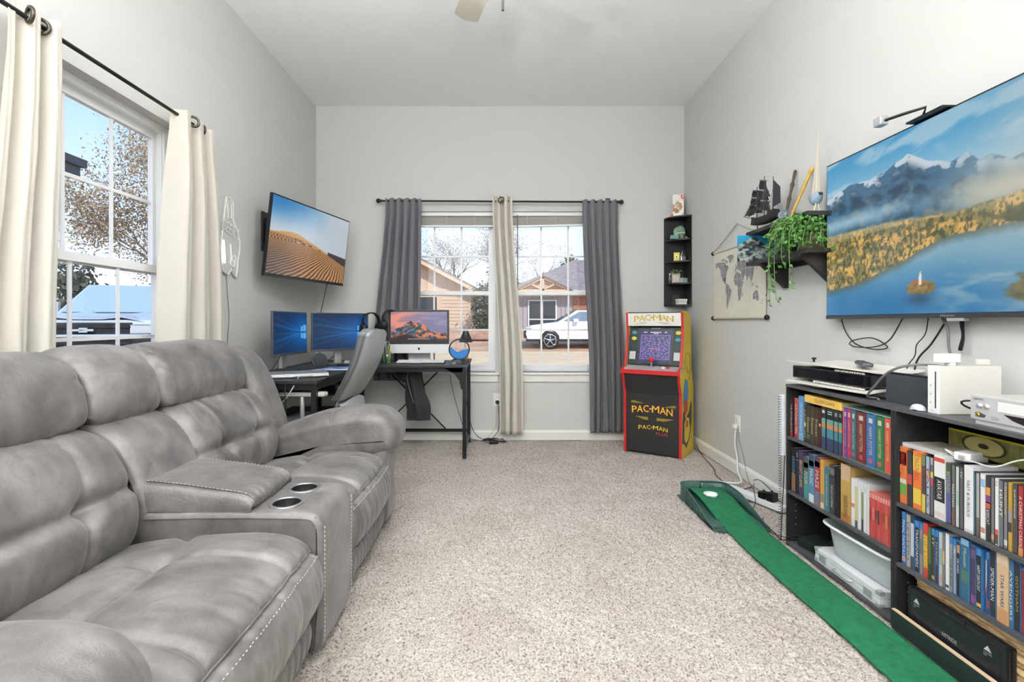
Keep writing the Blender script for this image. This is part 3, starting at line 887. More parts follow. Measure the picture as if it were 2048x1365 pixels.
def sheet(prof, y0, y1, ns, nv, e=0.06, r=0.05, disp=None, es=0.0):
    """upholstery skin: profile (X,z) swept along Y, rolled over at both ends; disp(s,v,S,Yd)"""
    C = crom(prof, ns)
    s = np.linspace(0, 1, ns); v = np.linspace(0, 1, nv)
    # crowd samples at the ends
    v = 0.5-0.5*np.cos(v*PI)*0.35 - 0.0 + (v-0.5)*0.65
    v = (v-v[0])/(v[-1]-v[0])
    S, V = np.meshgrid(s, v, indexing='ij')
    P = np.zeros((ns, nv, 3))
    P[..., 0] = C[:, 0][:, None]; P[..., 2] = C[:, 1][:, None]; P[..., 1] = y0+(y1-y0)*V
    def normals(P):
        a = np.gradient(P, axis=0); b = np.gradient(P, axis=1)
        n = np.cross(b, a); n /= np.maximum(np.linalg.norm(n, axis=2, keepdims=True), 1e-9)
        return n
    tg = np.gradient(C, axis=0); tg /= np.linalg.norm(tg, axis=1)[:, None]
    N0 = np.zeros_like(P); N0[..., 0] = tg[:, 1][:, None]; N0[..., 2] = -tg[:, 0][:, None]
    if N0[ns//2, nv//2, 0] + N0[ns//2, nv//2, 2] < 0: N0 = -N0
    d = np.zeros((ns, nv))
    Yd = np.minimum(V, 1-V)*(y1-y0)
    t = np.clip(Yd/e, 0, 1)
    d -= r*(1-np.sqrt(np.clip(1-(1-t)**2, 0, 1)))
    if disp is not None: d += disp(S, V, P[..., 0], P[..., 2])
    P = P + N0*d[..., None]
    return P

def nearest_s(prof, x, z, ns=400):
    C = crom(prof, ns); k = np.argmin((C[:, 0]-x)**2+(C[:, 1]-z)**2)
    return k/(ns-1)
def gro(d, w): return np.exp(-(d/w)**2)

sofa = thing('reclining_sofa', 'grey suede reclining loveseat with a cup-holder console', 'sofa', (-1.1, 1.7, 0))

P_LUM = [(-1.21, .33), (-1.14, .40), (-1.125, .50), (-1.165, .61), (-1.225, .70), (-1.29, .738), (-1.38, .745)]
P_HEAD = [(-1.38, .736), (-1.305, .743), (-1.283, .775), (-1.286, .83), (-1.318, .915), (-1.38, .968), (-1.45, .985), (-1.53, .955), (-1.572, .88), (-1.58, .70)]
P_SEAT = [(-1.26, .33), (-1.18, .375), (-1.0, .405), (-.82, .42), (-.70, .418), (-.625, .398), (-.585, .362), (-.556, .31), (-.550, .25), (-.57, .195), (-.62, .165), (-.70, .16)]
P_FOOT = [(-.72, .185), (-.63, .178), (-.592, .145), (-.586, .10), (-.60, .05), (-.64, .028), (-.75, .028)]

def recliner(y0, y1, seed):
    s_mid = nearest_s(P_LUM, -1.145, .56)
    def d_lum(S, V, X, Z):
        d = 0.014*np.sin(PI*np.clip(V, 0, 1))
        line = s_mid + 0.05*(V-0.5)**2
        d -= 0.018*gro(S-line, 0.035)
        for vc in (0.30, 0.74):
            bow = vc + 0.05*np.sin((S-s_mid)*4)*np.sign(vc-0.5)
            d -= 0.012*gro(V-bow, 0.022)*(0.45+0.55*gro(S-s_mid, 0.35))
            d -= 0.035*gro(np.hypot((S-s_mid)*0.8, V-vc), 0.055)
        d += 0.010*(fbm(V*9+seed, S*3, 3, seed)-0.5)
        # gathers running down from the head roll
        up = sstep(s_mid+0.06, 1.0, S)
        d -= 0.009*up*np.maximum(0, np.sin(V*34+3*fbm(V*4, S*3, 2, seed)*6)-0.55)
        return d
    P = sheet(P_LUM, y0, y1, 80, 110, 0.05, 0.045, d_lum)
    lum = MB().grid(P, flip=True).build('lumbar_cushion', m_suede, sofa, True)
    def d_head(S, V, X, Z):
        d = 0.012*np.sin(PI*V)
        d += 0.012*(fbm(V*6+seed*3, S*4, 3, seed+5)-0.5)
        lowr = gro(S-0.12, 0.12)
        d -= 0.008*lowr*np.maximum(0, np.sin(V*40+5*fbm(V*5, S*2, 2, seed+9))-0.4)
        edge = np.minimum(V, 1-V)
        d -= 0.007*gro(edge-0.05, 0.06)*np.maximum(0, np.sin(S*60+4*fbm(V*20, S*4, 2, seed+2))-0.2)*sstep(0.15, 0.35, S)*(1-sstep(0.55, 0.75, S))
        return d
    P = sheet(P_HEAD, y0, y1, 80, 100, 0.06, 0.05, d_head)
    MB().grid(P, flip=True).build('headrest', m_suede, sofa, True)
    s_seam = nearest_s(P_SEAT, -.585, .362); s_t = nearest_s(P_SEAT, -.95, .41)
    def d_seat(S, V, X, Z):
        d = 0.022*np.sin(PI*V)*sstep(0.0, 0.3, S)*(1-sstep(0.75, 1.0, S))
        lin_ = s_t + 0.07*np.sin(PI*V*1.0) - 0.03
        d -= 0.016*gro(S-lin_, 0.022)
        for vc in (0.28, 0.72):
            bow = vc + (S-s_t)*0.10*np.sign(vc-0.5)
            on = sstep(s_t-0.02, s_t+0.03, S)*(1-sstep(s_seam-0.02, s_seam, S))
            d -= 0.014*gro(V-bow, 0.017)*(0.3+0.7*on)*(1-sstep(s_seam-0.02, s_seam+0.02, S))
            d -= 0.034*gro(np.hypot((S-s_t)*1.0, (V-vc)*0.9), 0.055)
        d -= 0.012*gro(S-s_seam, 0.010)
        wob = fbm(V*5, S*3, 2, seed+3)*5
        amp = gro(S-s_seam, 0.11)
        d -= 0.0065*amp*np.maximum(0, np.sin(V*58+wob*2)-0.35)
        d += 0.010*(fbm(V*7+seed, S*5, 3, seed+1)-0.5)
        d -= 0.004*sstep(s_seam, s_seam+0.05, S)*np.maximum(0, np.sin(V*70+wob)-0.3)
        return d
    P = sheet(P_SEAT, y0+0.004, y1-0.004, 150, 130, 0.045, 0.05, d_seat)
    seat = MB().grid(P, flip=True).build('seat_cushion', m_suede, sofa, True)
    # stitching beside the front seam
    i = int(round((s_seam+0.022)*149))
    b = MB()
    for k in range(4, 126, 1):
        if k % 2 == 0: continue
        p, q = Vector(P[i, k]), Vector(P[i, k+1])
        off = Vector((0.0025, 0, 0.0015))
        b.tube([p+off, p*0.35+q*0.65+off], 0.0012, 4)
    st = b.build('stitching', mat('pale_thread', '#d8d4cd', 0.8), seat, True)
    st['kind'] = 'stuff'
    pp = MB().tube([Vector(P[int(round((s_seam-0.008)*149)), k])+Vector((0.002, 0, 0.002)) for k in range(3, 127)], 0.003, 5)
    pp.build('piping', m_suede, seat, True)
    def d_foot(S, V, X, Z):
        w = fbm(V*7, S*2, 2, seed+8)*6
        return 0.010*np.sin(PI*V) - 0.007*np.maximum(0, np.sin(V*95+w)-0.1)*np.sin(PI*S)
    P = sheet(P_FOOT, y0+0.008, y1-0.008, 40, 150, 0.04, 0.035, d_foot)
    MB().grid(P, flip=True).build('footrest', m_suede, sofa, True)
    MB().box(-1.50, -0.63, y0+0.012, y1-0.012, 0.03, 0.30).box(-1.56, -1.34, y0+0.012, y1-0.012, 0.03, 0.86).build('inner_frame', m_suede, sofa, True)

recliner(0.795, 1.553, 1)
recliner(1.872, 2.51, 4)

# console between the seats
def d_cl(S, V, X, Z):
    d = 0.010*np.sin(PI*V)
    d += 0.010*(fbm(V*4, S*5, 3, 71)-0.5)
    return d
MB().grid(sheet(P_LUM, 1.555, 1.870, 60, 70, 0.04, 0.03, d_cl), flip=True).build('console_back', m_suede, sofa, True)
def d_ch(S, V, X, Z):
    d = 0.012*np.sin(PI*V) + 0.008*(fbm(V*4, S*5, 3, 75)-0.5)
    edge = np.minimum(V, 1-V)
    d -= 0.006*gro(edge-0.06, 0.08)*np.maximum(0, np.sin(S*70+4*fbm(V*10, S*4, 2, 2))-0.2)*sstep(0.2, 0.4, S)*(1-sstep(0.6, 0.8, S))
    d -= 0.006*gro(S-0.12, 0.1)*np.maximum(0, np.sin(V*30)-0.4)
    return d
MB().grid(sheet(P_HEAD, 1.555, 1.870, 70, 70, 0.05, 0.04, d_ch), flip=True).build('console_headrest', m_suede, sofa, True)
MB().box(-1.56, -1.34, 1.56, 1.866, 0.03, 0.86).build('inner_frame', m_suede, sofa, True)

P_CON = [(-1.24, .462), (-1.0, .466), (-.80, .468), (-.66, .467), (-.605, .462), (-.578, .44), (-.567, .40), (-.565, .30), (-.566, .15), (-.575, .03)]
Pc = sheet(P_CON, 1.557, 1.868, 190, 70, 0.02, 0.018, lambda S, V, X, Z: 0.003*np.sin(PI*V)+0.003*(fbm(V*3, S*6, 3, 5)-0.5))
cups = [(-.716, 1.638), (-.716, 1.785)]
b = MB().grid(Pc, flip=True)
keep = []
for fi, fc in enumerate(b.f):
    cx = sum(b.v[i][0] for i in fc)/4; cy = sum(b.v[i][1] for i in fc)/4; cz = sum(b.v[i][2] for i in fc)/4
    if cz > 0.44 and any(math.hypot(cx-q[0], cy-q[1]) < 0.0465 for q in cups): continue
    keep.append(fc)
b.f = keep; b.m = [0]*len(keep); b.s = [True]*len(keep)
con = b.build('console_cover', m_suede, sofa, True)
MB().box(-1.24, -0.80, 1.562, 1.863, 0.03, 0.45).box(-0.80, -0.585, 1.575, 1.85, 0.03, 0.36).box(-0.80, -0.59, 1.562, 1.575, 0.03, 0.452).box(-0.80, -0.59, 1.85, 1.863, 0.03, 0.452).build('console_core', m_suede, sofa, True)
m_cup = mat('cup_black', '#0c0d0e', 0.7)
for q in cups:
    cu = MB().lathe([(0.0445, 0.0), (0.042, -0.075), (0.001, -0.078)], (q[0], q[1], 0.470), 32).build('cup_holder', m_cup, sofa, True)
    MB().lathe([(0.0445, -0.002), (0.046, 0.004), (0.054, 0.004), (0.0565, 0.001), (0.0565, -0.006)], (q[0], q[1], 0.470), 36).build('rim', mat('cup_rim', '#8f9092', 0.3, 0.6), cu, True)
b = MB()
for yy in (1.571, 1.854):
    for k in range(26):
        z = 0.05+k*0.0145
        b.box(-0.5655, -0.5635, yy-0.0008, yy+0.0008, z, z+0.008)
b.build('stitching', mat('pale_thread', '#d8d4cd', 0.8), con, True)['kind'] = 'stuff'

P_LID = [(-.83, .466), (-.803, .474), (-.795, .492), (-.803, .510), (-.83, .522), (-.92, .536), (-1.05, .553), (-1.16, .560), (-1.24, .545)]
def d_lid(S, V, X, Z):
    d = 0.006*np.sin(PI*V)
    d -= 0.004*gro(S-0.13, 0.05)*np.maximum(0, np.sin(V*46+4*fbm(V*6, S, 2, 3))-0.1)
    d += 0.004*(fbm(V*5, S*5, 3, 31)-0.5)
    return d
Pl = sheet(P_LID, 1.563, 1.862, 80, 80, 0.030, 0.0, d_lid)
# flat sides: drop the outer rows down to the console top
top = Pl.copy()
rows = []
for kk, (dy, f) in enumerate(((0.0, 1.0), (0.0, 0.45), (0.006, 0.12), (0.018, 0.02))):
    pass
side0 = []; side1 = []
for f, dy in ((1.0, 0.004), (0.7, 0.0), (0.35, 0.001), (0.12, 0.008), (0.0, 0.022)):
    a = top[:, 0].copy(); c = top[:, -1].copy()
    a[:, 2] = a[:, 2] - (a[:, 2]-0.466)*f; c[:, 2] = c[:, 2] - (c[:, 2]-0.466)*f
    a[:, 1] = 1.563+dy; c[:, 1] = 1.862-dy
    side0.append(a); side1.append(c)
mid = top[:, 6:-6]
full = np.concatenate([np.stack(side0, 1), mid, np.stack(side1[::-1], 1)], 1)
lid = MB().grid(full, flip=True).build('console_lid', m_suede, sofa, True)
b = MB()
for k in range(10, 78):
    for row, yy in ((0, 1.563), (1, 1.862)):
        if k % 2: continue
        p = Vector(full[k, 5 if row == 0 else full.shape[1]-6]); q = Vector(full[k+1, 5 if row == 0 else full.shape[1]-6])
        b.tube([p+Vector((0, 0, .001)), p*.3+q*.7+Vector((0, 0, .001))], 0.001, 4)
b.build('stitching', mat('pale_thread', '#d8d4cd', 0.8), lid, True)['kind'] = 'stuff'
for idx in (4, full.shape[1]-5):
    MB().tube([Vector(full[k, idx]) for k in range(3, 79)], 0.0028, 5).build('piping', m_suede, lid, True)

# outer wings and arms: solid padded slabs
def slab(prof, y0, y1, e, r, n=90, nrow=9, disp=None):
    """closed outline (X,z) padded through Y, edges rolled by inward offset"""
    P = np.array(prof + [prof[0]], float)
    C = crom([tuple(q) for q in P], n+1)[:-1]
    tg = np.roll(C, -1, 0)-np.roll(C, 1, 0); tg /= np.maximum(np.linalg.norm(tg, axis=1), 1e-9)[:, None]
    N = np.stack([tg[:, 1], -tg[:, 0]], 1)
    ctr = C.mean(0)
    if np.mean(((C-ctr)*N).sum(1)) < 0: N = -N
    a = np.linspace(0, PI/2, nrow)
    rows = [(y0+e*(1-math.cos(t)) if False else y0+e*(1-math.cos(t)), r*(1-math.sin(t))) for t in a]
    mids = [(y0+e+(y1-y0-2*e)*k/8, 0.0) for k in range(1, 8)]
    rows = rows + mids + [(y1-(yy-y0), d) for yy, d in rows[::-1]]
    G = np.zeros((len(rows), n, 3))
    s_ = np.arange(n)/n
    for i, (yy, d) in enumerate(rows):
        v = (yy-y0)/(y1-y0)
        dd = np.full(n, -d)
        if disp is not None: dd = dd + disp(s_, v, C[:, 0], C[:, 1])
        Q = C+N*dd[:, None]
        G[i, :, 0] = Q[:, 0]; G[i, :, 2] = Q[:, 1]; G[i, :, 1] = yy
    loop = np.concatenate([G, G[:, :1]], 1)
    b = MB().grid(loop)
    for i, rev in ((0, False), (-1, True)):
        c = G[i].mean(0); ring = [tuple(q) for q in G[i]]+[tuple(c)]
        b.add(ring, [((k+1) % n, k, n) if not rev else (k, (k+1) % n, n) for k in range(n)], 0, True)
    bm = bmesh.new(); me = b.mesh('t'); bm.from_mesh(me); bpy.data.meshes.remove(me)
    bmesh.ops.remove_doubles(bm, verts=bm.verts, dist=1e-5)
    bmesh.ops.recalc_face_normals(bm, faces=bm.faces)
    return MB().from_bm(bm, 0, True), G, C

P_WING = [(-1.15, .36), (-1.165, .50), (-1.215, .66), (-1.275, .80), (-1.345, .90), (-1.43, .945), (-1.51, .925), (-1.57, .84), (-1.585, .6), (-1.585, .3), (-1.58, .06), (-1.45, .04), (-1.25, .05), (-1.17, .15)]
P_ARM = [(-1.32, .29), (-1.30, .42), (-1.20, .505), (-1.0, .582), (-.82, .617), (-.68, .622), (-.595, .602), (-.542, .548), (-.526, .48), (-.545, .415), (-.60, .385), (-.75, .34), (-1.0, .29), (-1.2, .26)]
P_PANEL = [(-1.40, .04), (-1.40, .25), (-1.38, .47), (-1.1, .525), (-.80, .56), (-.66, .54), (-.60, .44), (-.588, .25), (-.592, .06), (-.64, .03), (-.9, .03), (-1.2, .03)]
for y0, y1, seed in ((2.512, 2.755, 3), (0.55, 0.793, 7)):
    b, G, C = slab(P_WING, y0, y1, 0.075, 0.075, 100, 9, lambda s_, v, X, Z: 0.010*(fbm(s_*9, s_*0+v*2, 3, seed)-0.5))
    b.build('back_wing', m_suede, sofa, True)
    ya, yb = (y0-0.006, y1+0.03) if y0 > 1.5 else (y0-0.03, y1+0.006)
    def d_a(s_, v, X, Z):
        top_ = sstep(.42, .5, Z)
        d = -0.007*gro(X+.885, 0.007)*top_ + 0.006*(fbm(s_*9, s_*0+v*4, 3, seed+20)-0.5)
        d = d - 0.008*gro(X+.54, 0.07)*np.maximum(0, np.sin(v*44+4*fbm(s_*5, s_*0+v*3, 2, seed))-0.2)
        return d - 0.005*gro(X+1.15, 0.1)*np.maximum(0, np.sin(X*60+v*8)-0.3)*top_
    b, G, C = slab(P_ARM, ya, yb, 0.085, 0.07, 150, 10, d_a)
    arm = b.build('arm_pillow', m_suede, sofa, True)
    k = int(np.argmin((C[:, 0]+.877)**2 + 10*(C[:, 1]-.61)**2))
    b = MB()
    line = crom([tuple(G[i, k]+np.array([0.0, 0, 0.001])) for i in range(3, G.shape[0]-3)], 60)
    for j in range(0, 58, 2): b.tube([line[j], line[j]*0.3+line[j+1]*0.7], 0.001, 4)
    b.build('stitching', mat('pale_thread', '#d8d4cd', 0.8), arm, True)['kind'] = 'stuff'
    b, G, C = slab(P_PANEL, y0+0.012, y1-0.006, 0.03, 0.03, 90, 6, lambda s_, v, X, Z: 0.004*np.sin(s_*40))
    b.build('arm_panel', m_suede, sofa, True)
# ================================================================== curtains and rods
m_grey_c = cloth_mat('charcoal_curtain', '#7c7a80', 0.12)
m_cream_c = cloth_mat('cream_curtain', '#f3efe6', 0.42)

def curtain(name, label, p_top, p_bot, z_top, z_bot, nrm, material, folds, amp, seed, group, top_pinch=0.25, bottom_wave=0.0, nx=120, nz=60, parent=None):
    """p_top/p_bot: ((x,y),(x,y)) left and right ends at rod and hem; nrm = into-room direction"""
    sd_ = int(seed*10)
    U, V = np.meshgrid(np.linspace(0, 1, nx), np.linspace(0, 1, nz))      # V 0 top .. 1 bottom
    a = np.array(p_top[0]); b = np.array(p_top[1]); c = np.array(p_bot[0]); d = np.array(p_bot[1])
    e_ = sstep(0, 0.8, V)
    L = a*(1-e_[..., None])+c*e_[..., None]; R = b*(1-e_[..., None])+d*e_[..., None]
    Uw = U + 0.03*np.sin(2*PI*U*2+V*2+seed)*V
    B = L*(1-Uw[..., None])+R*Uw[..., None]
    ph = 2*PI*folds*(U+0.05*fbm(U*4+seed, V*1.5, 2, sd_)) + seed
    A = amp*(top_pinch+(1-top_pinch)*sstep(0, 0.25, V))*(0.7+0.6*vnoise(U*folds*0.9+seed, V*0.6, sd_))
    off = A*(np.sin(ph)+0.35*np.sin(2*ph+1.3)) + 0.006*(fbm(U*14, V*10, 3, sd_+4)-0.5)
    n = np.array(nrm)
    P = np.zeros((nz, nx, 3)); P[..., :2] = B + off[..., None]*n
    P[..., 2] = z_top+(z_bot-z_top)*V + 0.006*np.sin(U*folds*6+seed)*(1-sstep(0, 0.08, V)) + 0.004*np.sin(ph)*sstep(0.9, 1, V)
    o = MB().grid(P).build(name, material, parent, world=parent is not None)
    sd = o.modifiers.new('cloth_thickness', 'SOLIDIFY'); sd.thickness = 0.0022; sd.offset = 0
    if label: tag(o, label, 'curtain', group)
    return o

# back wall rod
ry, rz_ = 4.395, 2.168
rod = thing('curtain_rod', 'black curtain rod with ball finials over the back windows', 'curtain rod', (0, ry, rz_))
MB().cyl((-1.085, 0, 0), (1.075, 0, -0.012), 0.0085, n=12).build('rod', m_black, rod)
for x, z in ((-1.085, 0), (1.075, -0.012)):
    s = -1 if x < 0 else 1
    MB().sphere((x+s*0.012, 0, z), 0.021).cyl((x-s*0.02, 0, z), (x, 0, z), 0.013).build('finial', m_black, rod)
for x in (-0.99, 0.0, 0.98):
    MB().cyl((x, 0, 0), (x, YB-ry, 0), 0.006, n=8).box(x-0.02, x+0.02, YB-ry-0.006, YB-ry, -0.04, 0.04).build('bracket', m_black, rod)
curtain('curtain', 'charcoal curtain hanging behind the desk computer', ((-1.03, 4.385), (-0.71, 4.385)), ((-1.13, 4.40), (-0.72, 4.39)), 2.185, 0.55, (0, -1), m_grey_c, 5, 0.024, 2, 'charcoal curtains', 0.45)
curtain('curtain', 'charcoal curtain hanging beside the arcade cabinet', ((0.735, 4.385), (1.055, 4.385)), ((0.80, 4.39), (1.115, 4.395)), 2.172, 0.082, (0, -1), m_grey_c, 5, 0.026, 5, 'charcoal curtains', 0.45)
cc = thing('curtain', 'narrow cream grommet curtain between the two back windows', 'curtain', (0.06, 4.38, 0.07))
curtain('curtain_cloth', None, ((-0.072, 4.37), (0.105, 4.37)), ((-0.005, 4.38), (0.20, 4.375)), 2.205, 0.07, (0, -1), m_cream_c, 3, 0.030, 1.4, None, 0.7, parent=cc)
m_grom = mat('bronze_grommet', '#57504a', 0.3, 0.8)
def grommet(c, ax, parent):
    prof = [(0.019, -0.003), (0.022, -0.006), (0.029, -0.005), (0.031, 0.0), (0.029, 0.005), (0.022, 0.006), (0.019, 0.003)]
    b = MB().lathe(prof, c, 24, axis=ax)
    return b.build('grommet', m_grom, parent, True)
grommet((0.004, 4.345, 2.163), (0.25, 1, 0), cc)

# left wall rod and curtains
lx, lz = -1.600, 2.105
rodl = thing('curtain_rod', 'black curtain rod above the side window', 'curtain rod', (lx, 2.0, lz))
MB().cyl((0, -0.75, 0), (0, 0.56, 0), 0.0085, n=12).cyl((0, 0.56, 0), (0, 0.585, 0), 0.012, n=12).build('rod', m_black, rodl)
for yy in (-0.7, 0.53):
    MB().cyl((0, yy, 0), (XL-lx, yy, 0), 0.006, n=8).box(XL-lx, XL-lx+0.006, yy-0.02, yy+0.02, -0.04, 0.04).build('bracket', m_black, rodl)
c1 = thing('curtain', 'cream curtain gathered at the near end of the side window', 'curtain', (-1.6, 1.66, 0.9))
curtain('curtain_cloth', None, ((-1.615, 1.585), (-1.585, 1.755)), ((-1.64, 1.53), (-1.63, 1.765)), 2.145, 0.55, (1, 0), m_cream_c, 2.3, 0.040, 0.6, None, 0.75, parent=c1)
grommet((-1.575, 1.636, 2.105), (0.5, 1, 0), c1)
grommet((-1.60, 1.70, 2.105), (-0.5, 1, 0), c1)
c2 = thing('curtain', 'cream grommet curtain at the far end of the side window', 'curtain', (-1.6, 2.6, 0.9))
curtain('curtain_cloth', None, ((-1.585, 2.405), (-1.61, 2.74)), ((-1.635, 2.40), (-1.635, 2.90)), 2.135, 0.55, (1, 0), m_cream_c, 2.8, 0.044, 4.4, None, 0.6, parent=c2)
grommet((-1.572, 2.505, 2.103), (0.75, -0.6, 0), c2)
grommet((-1.60, 2.62, 2.105), (0.4, 1, 0), c2)

# ================================================================== pictures on the screens
def lake_picture(U, V):
    n = fbm(U*6, V*6, 4, 1)
    sky = mixc(rgb('#9fc4d6'), rgb('#2f8fc4'), sstep(0.62, 1.0, V))
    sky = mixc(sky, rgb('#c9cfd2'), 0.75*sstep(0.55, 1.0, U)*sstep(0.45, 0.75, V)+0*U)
    cl = fbm(U*5+V*2, V*9-U*3, 4, 12)
    img = mixc(sky, rgb('#cfd8dc'), 0.55*sstep(0.54, 0.72, cl)*sstep(0.6, 0.8, V))
    # far and near ridges
    rb = np.interp(U, [0, .05, .12, .2, .28, .36, .42, .46, .50, .55, .58, .61, .66, .75, .85, 1.0], [.775, .80, .825, .80, .815, .865, .80, .775, .735, .755, .70, .715, .665, .70, .66, .68])
    r1 = rb + 0.035*(fbm(U*16, U*0+3.3, 4, 21)-0.5)
    m1 = sstep(0, 0.005, r1-V)
    rock = fbm(U*26+V*10, V*20-U*8, 4, 5)
    dep = r1-V
    snow = sstep(0.46, 0.58, rock+0.9*(0.07-dep))
    c1_ = mixc(rgb('#2f6083'), rgb('#10354f'), sstep(0.3, 0.7, rock))
    c1_ = mixc(c1_, rgb('#dfe8ef'), 0.85*snow*sstep(0.10, 0.02, dep))
    c1_ = mixc(c1_, rgb('#8f8777'), 0.5*sstep(0.56, 0.68, fbm(U*14, V*10, 4, 8))*sstep(0.74, 0.62, V))
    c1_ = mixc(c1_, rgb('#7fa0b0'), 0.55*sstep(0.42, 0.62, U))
    img = mixc(img, c1_, m1)
    img = mixc(img, rgb('#a9cfe2'), 0.8*np.exp(-((V-0.585-0.02*U)/0.05)**2)*sstep(0.62, 0.1, U))
    img = mixc(img, rgb('#cdc6ad'), 0.9*np.exp(-((V-0.55)/0.09)**2)*sstep(0.36, 0.66, U))
    # valley floor and woods
    vf = np.interp(U, [0, .1, .3, .5, .7, 1], [.535, .54, .53, .50, .53, .55]) + 0.012*(fbm(U*14, U*0, 3, 2)-0.5)
    mv = sstep(0, 0.02, vf-V)
    tr = fbm(U*150, V*52, 3, 3)
    land = mixc(rgb('#7d7440'), rgb('#e2ac55'), sstep(0.35, 0.7, fbm(U*30, V*34, 4, 6)))
    land = mixc(land, rgb('#2c3a28'), 0.7*sstep(0.46, 0.60, tr))
    land = mixc(land, rgb('#cfc19a'), 0.55*sstep(0.44, 0.52, V)*sstep(0.3, 0.55, fbm(U*9, V*30, 3, 17)))
    img = mixc(img, land, mv)
    lk = np.interp(U, [0, .08, .2, .33, .40, .47, .60, .8, 1], [.17, .18, .215, .285, .34, .375, .39, .40, .41])
    lk = lk + 0.02*(fbm(U*30, V*0, 3, 9)-0.5)
    ml = sstep(0, 0.010, lk-V)
    wat = mixc(rgb('#1c6ea6'), rgb('#7aa6bb'), sstep(0.05, 0.36, V)+0.3*(fbm(U*5, V*12, 3, 10)-0.5))
    wat = mixc(wat, rgb('#c3c8c0'), 0.55*sstep(0.52, 0.68, fbm(U*4+3, V*9, 4, 14))*sstep(0.3, 0.6, U))
    wat = mixc(wat, rgb('#4a4f3c'), 0.7*sstep(0.06, 0.0, lk-V))
    img = mixc(img, wat, ml)
    # shores at the right edge
    for cx, cy, rx, ry_ in ((1.02, 0.42, 0.385, 0.085), (1.05, 0.10, 0.40, 0.15)):
        q = ((U-cx)/rx)**2+((V-cy)/ry_)**2 + 0.25*(fbm(U*30, V*30, 3, 4)-0.5)
        img = mixc(img, mixc(rgb('#26351f'), rgb('#7d6a38'), fbm(U*40, V*30, 4, 15)), sstep(1.05, 0.92, q))
    # wooded islet with a small tower
    q = ((U-0.405)/0.050)**2+((V-0.135)/0.040)**2 + 0.35*(fbm(U*60, V*45, 3, 4)-0.5)
    img = mixc(img, mixc(rgb('#4f4a20'), rgb('#c78a3d'), fbm(U*80, V*60, 3, 25)), sstep(1.05, 0.85, q)*sstep(0.09, 0.105, V))
    img = mixc(img, rgb('#123246'), 0.7*np.exp(-((U-0.405)/0.045)**2-((V-0.075)/0.03)**2))
    img = mixc(img, rgb('#e7dfd0'), ((np.abs(U-0.405) < 0.0045*(1-sstep(0.19, 0.235, V))) & (V > 0.15) & (V < 0.235)).astype(float))
    img = mixc(img, rgb('#a05a48'), ((np.abs(U-0.388) < 0.012) & (V > 0.162) & (V < 0.18)).astype(float))
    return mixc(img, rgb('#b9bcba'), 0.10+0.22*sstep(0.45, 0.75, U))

def dune_picture(U, V):
    sky = mixc(rgb('#bcc9d2'), rgb('#2a78b8'), sstep(0.55, 1.0, V)*sstep(0.9, 0.0, U))
    sky = mixc(sky, rgb('#b9c0c8'), sstep(0.5, 0.95, U)*0.8)
    hz1 = 0.545+0.05*np.exp(-((U-0.25)/0.16)**2)-0.20*sstep(0.3, 1.0, U)
    img = mixc(sky, rgb('#c8965a'), sstep(0, 0.006, hz1-V))
    dk = ((U > 0.72) & (V < 0.44-0.16*(U-0.72)) & (V > 0.40-0.45*(U-0.70))).astype(float)
    hz2 = 0.54-0.02*U-0.22*sstep(0.2, 0.9, U)*U
    depth = np.clip((hz2-V)/0.55, 0.002, 1)
    fr = 21.0/np.sqrt(depth+0.04)
    w = np.sin((U*2.6-V*4.6+0.25*fbm(U*5, V*5, 3, 4))*fr*1.35+3*fbm(U*3, V*6, 3, 7))
    rip = sstep(-0.25, 0.6, w)
    sand = mixc(rgb('#6b4a35'), rgb('#c99a68'), rip)
    sand = mixc(sand, mixc(rgb('#4e4746'), rgb('#8d7566'), rip), sstep(0.55, 0.0, U)*sstep(0.6, 0.15, V))
    img = mixc(img, sand, sstep(0, 0.01, hz2-V))
    img = mixc(img, rgb('#3a3136'), dk*0.9)
    return img

def peak_picture(U, V):
    sky = mixc(rgb('#e08a78'), rgb('#8d86a6'), sstep(0.15, 0.75, U))
    sky = mixc(sky, rgb('#6e6a94'), 0.6*sstep(0.45, 0.6, fbm(U*3, V*5, 3, 3)))
    r1 = 0.36+0.36*np.maximum(0, 1-np.abs(U-0.36)/0.34)+0.07*(fbm(U*14, U*0, 4, 5)-0.5)+0.13*np.maximum(0, 1-np.abs(U-0.58)/0.13)-0.05*sstep(0.7, 0.95, U)
    m1 = sstep(0, 0.012, r1-V)
    f1 = fbm(U*15+V*9, V*10-U*7, 4, 8); f2 = fbm(U*20-V*9, V*18, 4, 11)
    rock = mixc(rgb('#1d2430'), rgb('#5b6f86'), sstep(0.35, 0.7, f2))
    rock = mixc(rock, rgb('#e07a3c'), sstep(0.48, 0.56, f1)*sstep(0.05, 0.2, V))
    rock = mixc(rock, rgb('#241614'), sstep(0.16, 0.05, V-0.16*np.exp(-((U-0.25)/0.2)**2)))
    return mixc(sky, rock, m1)

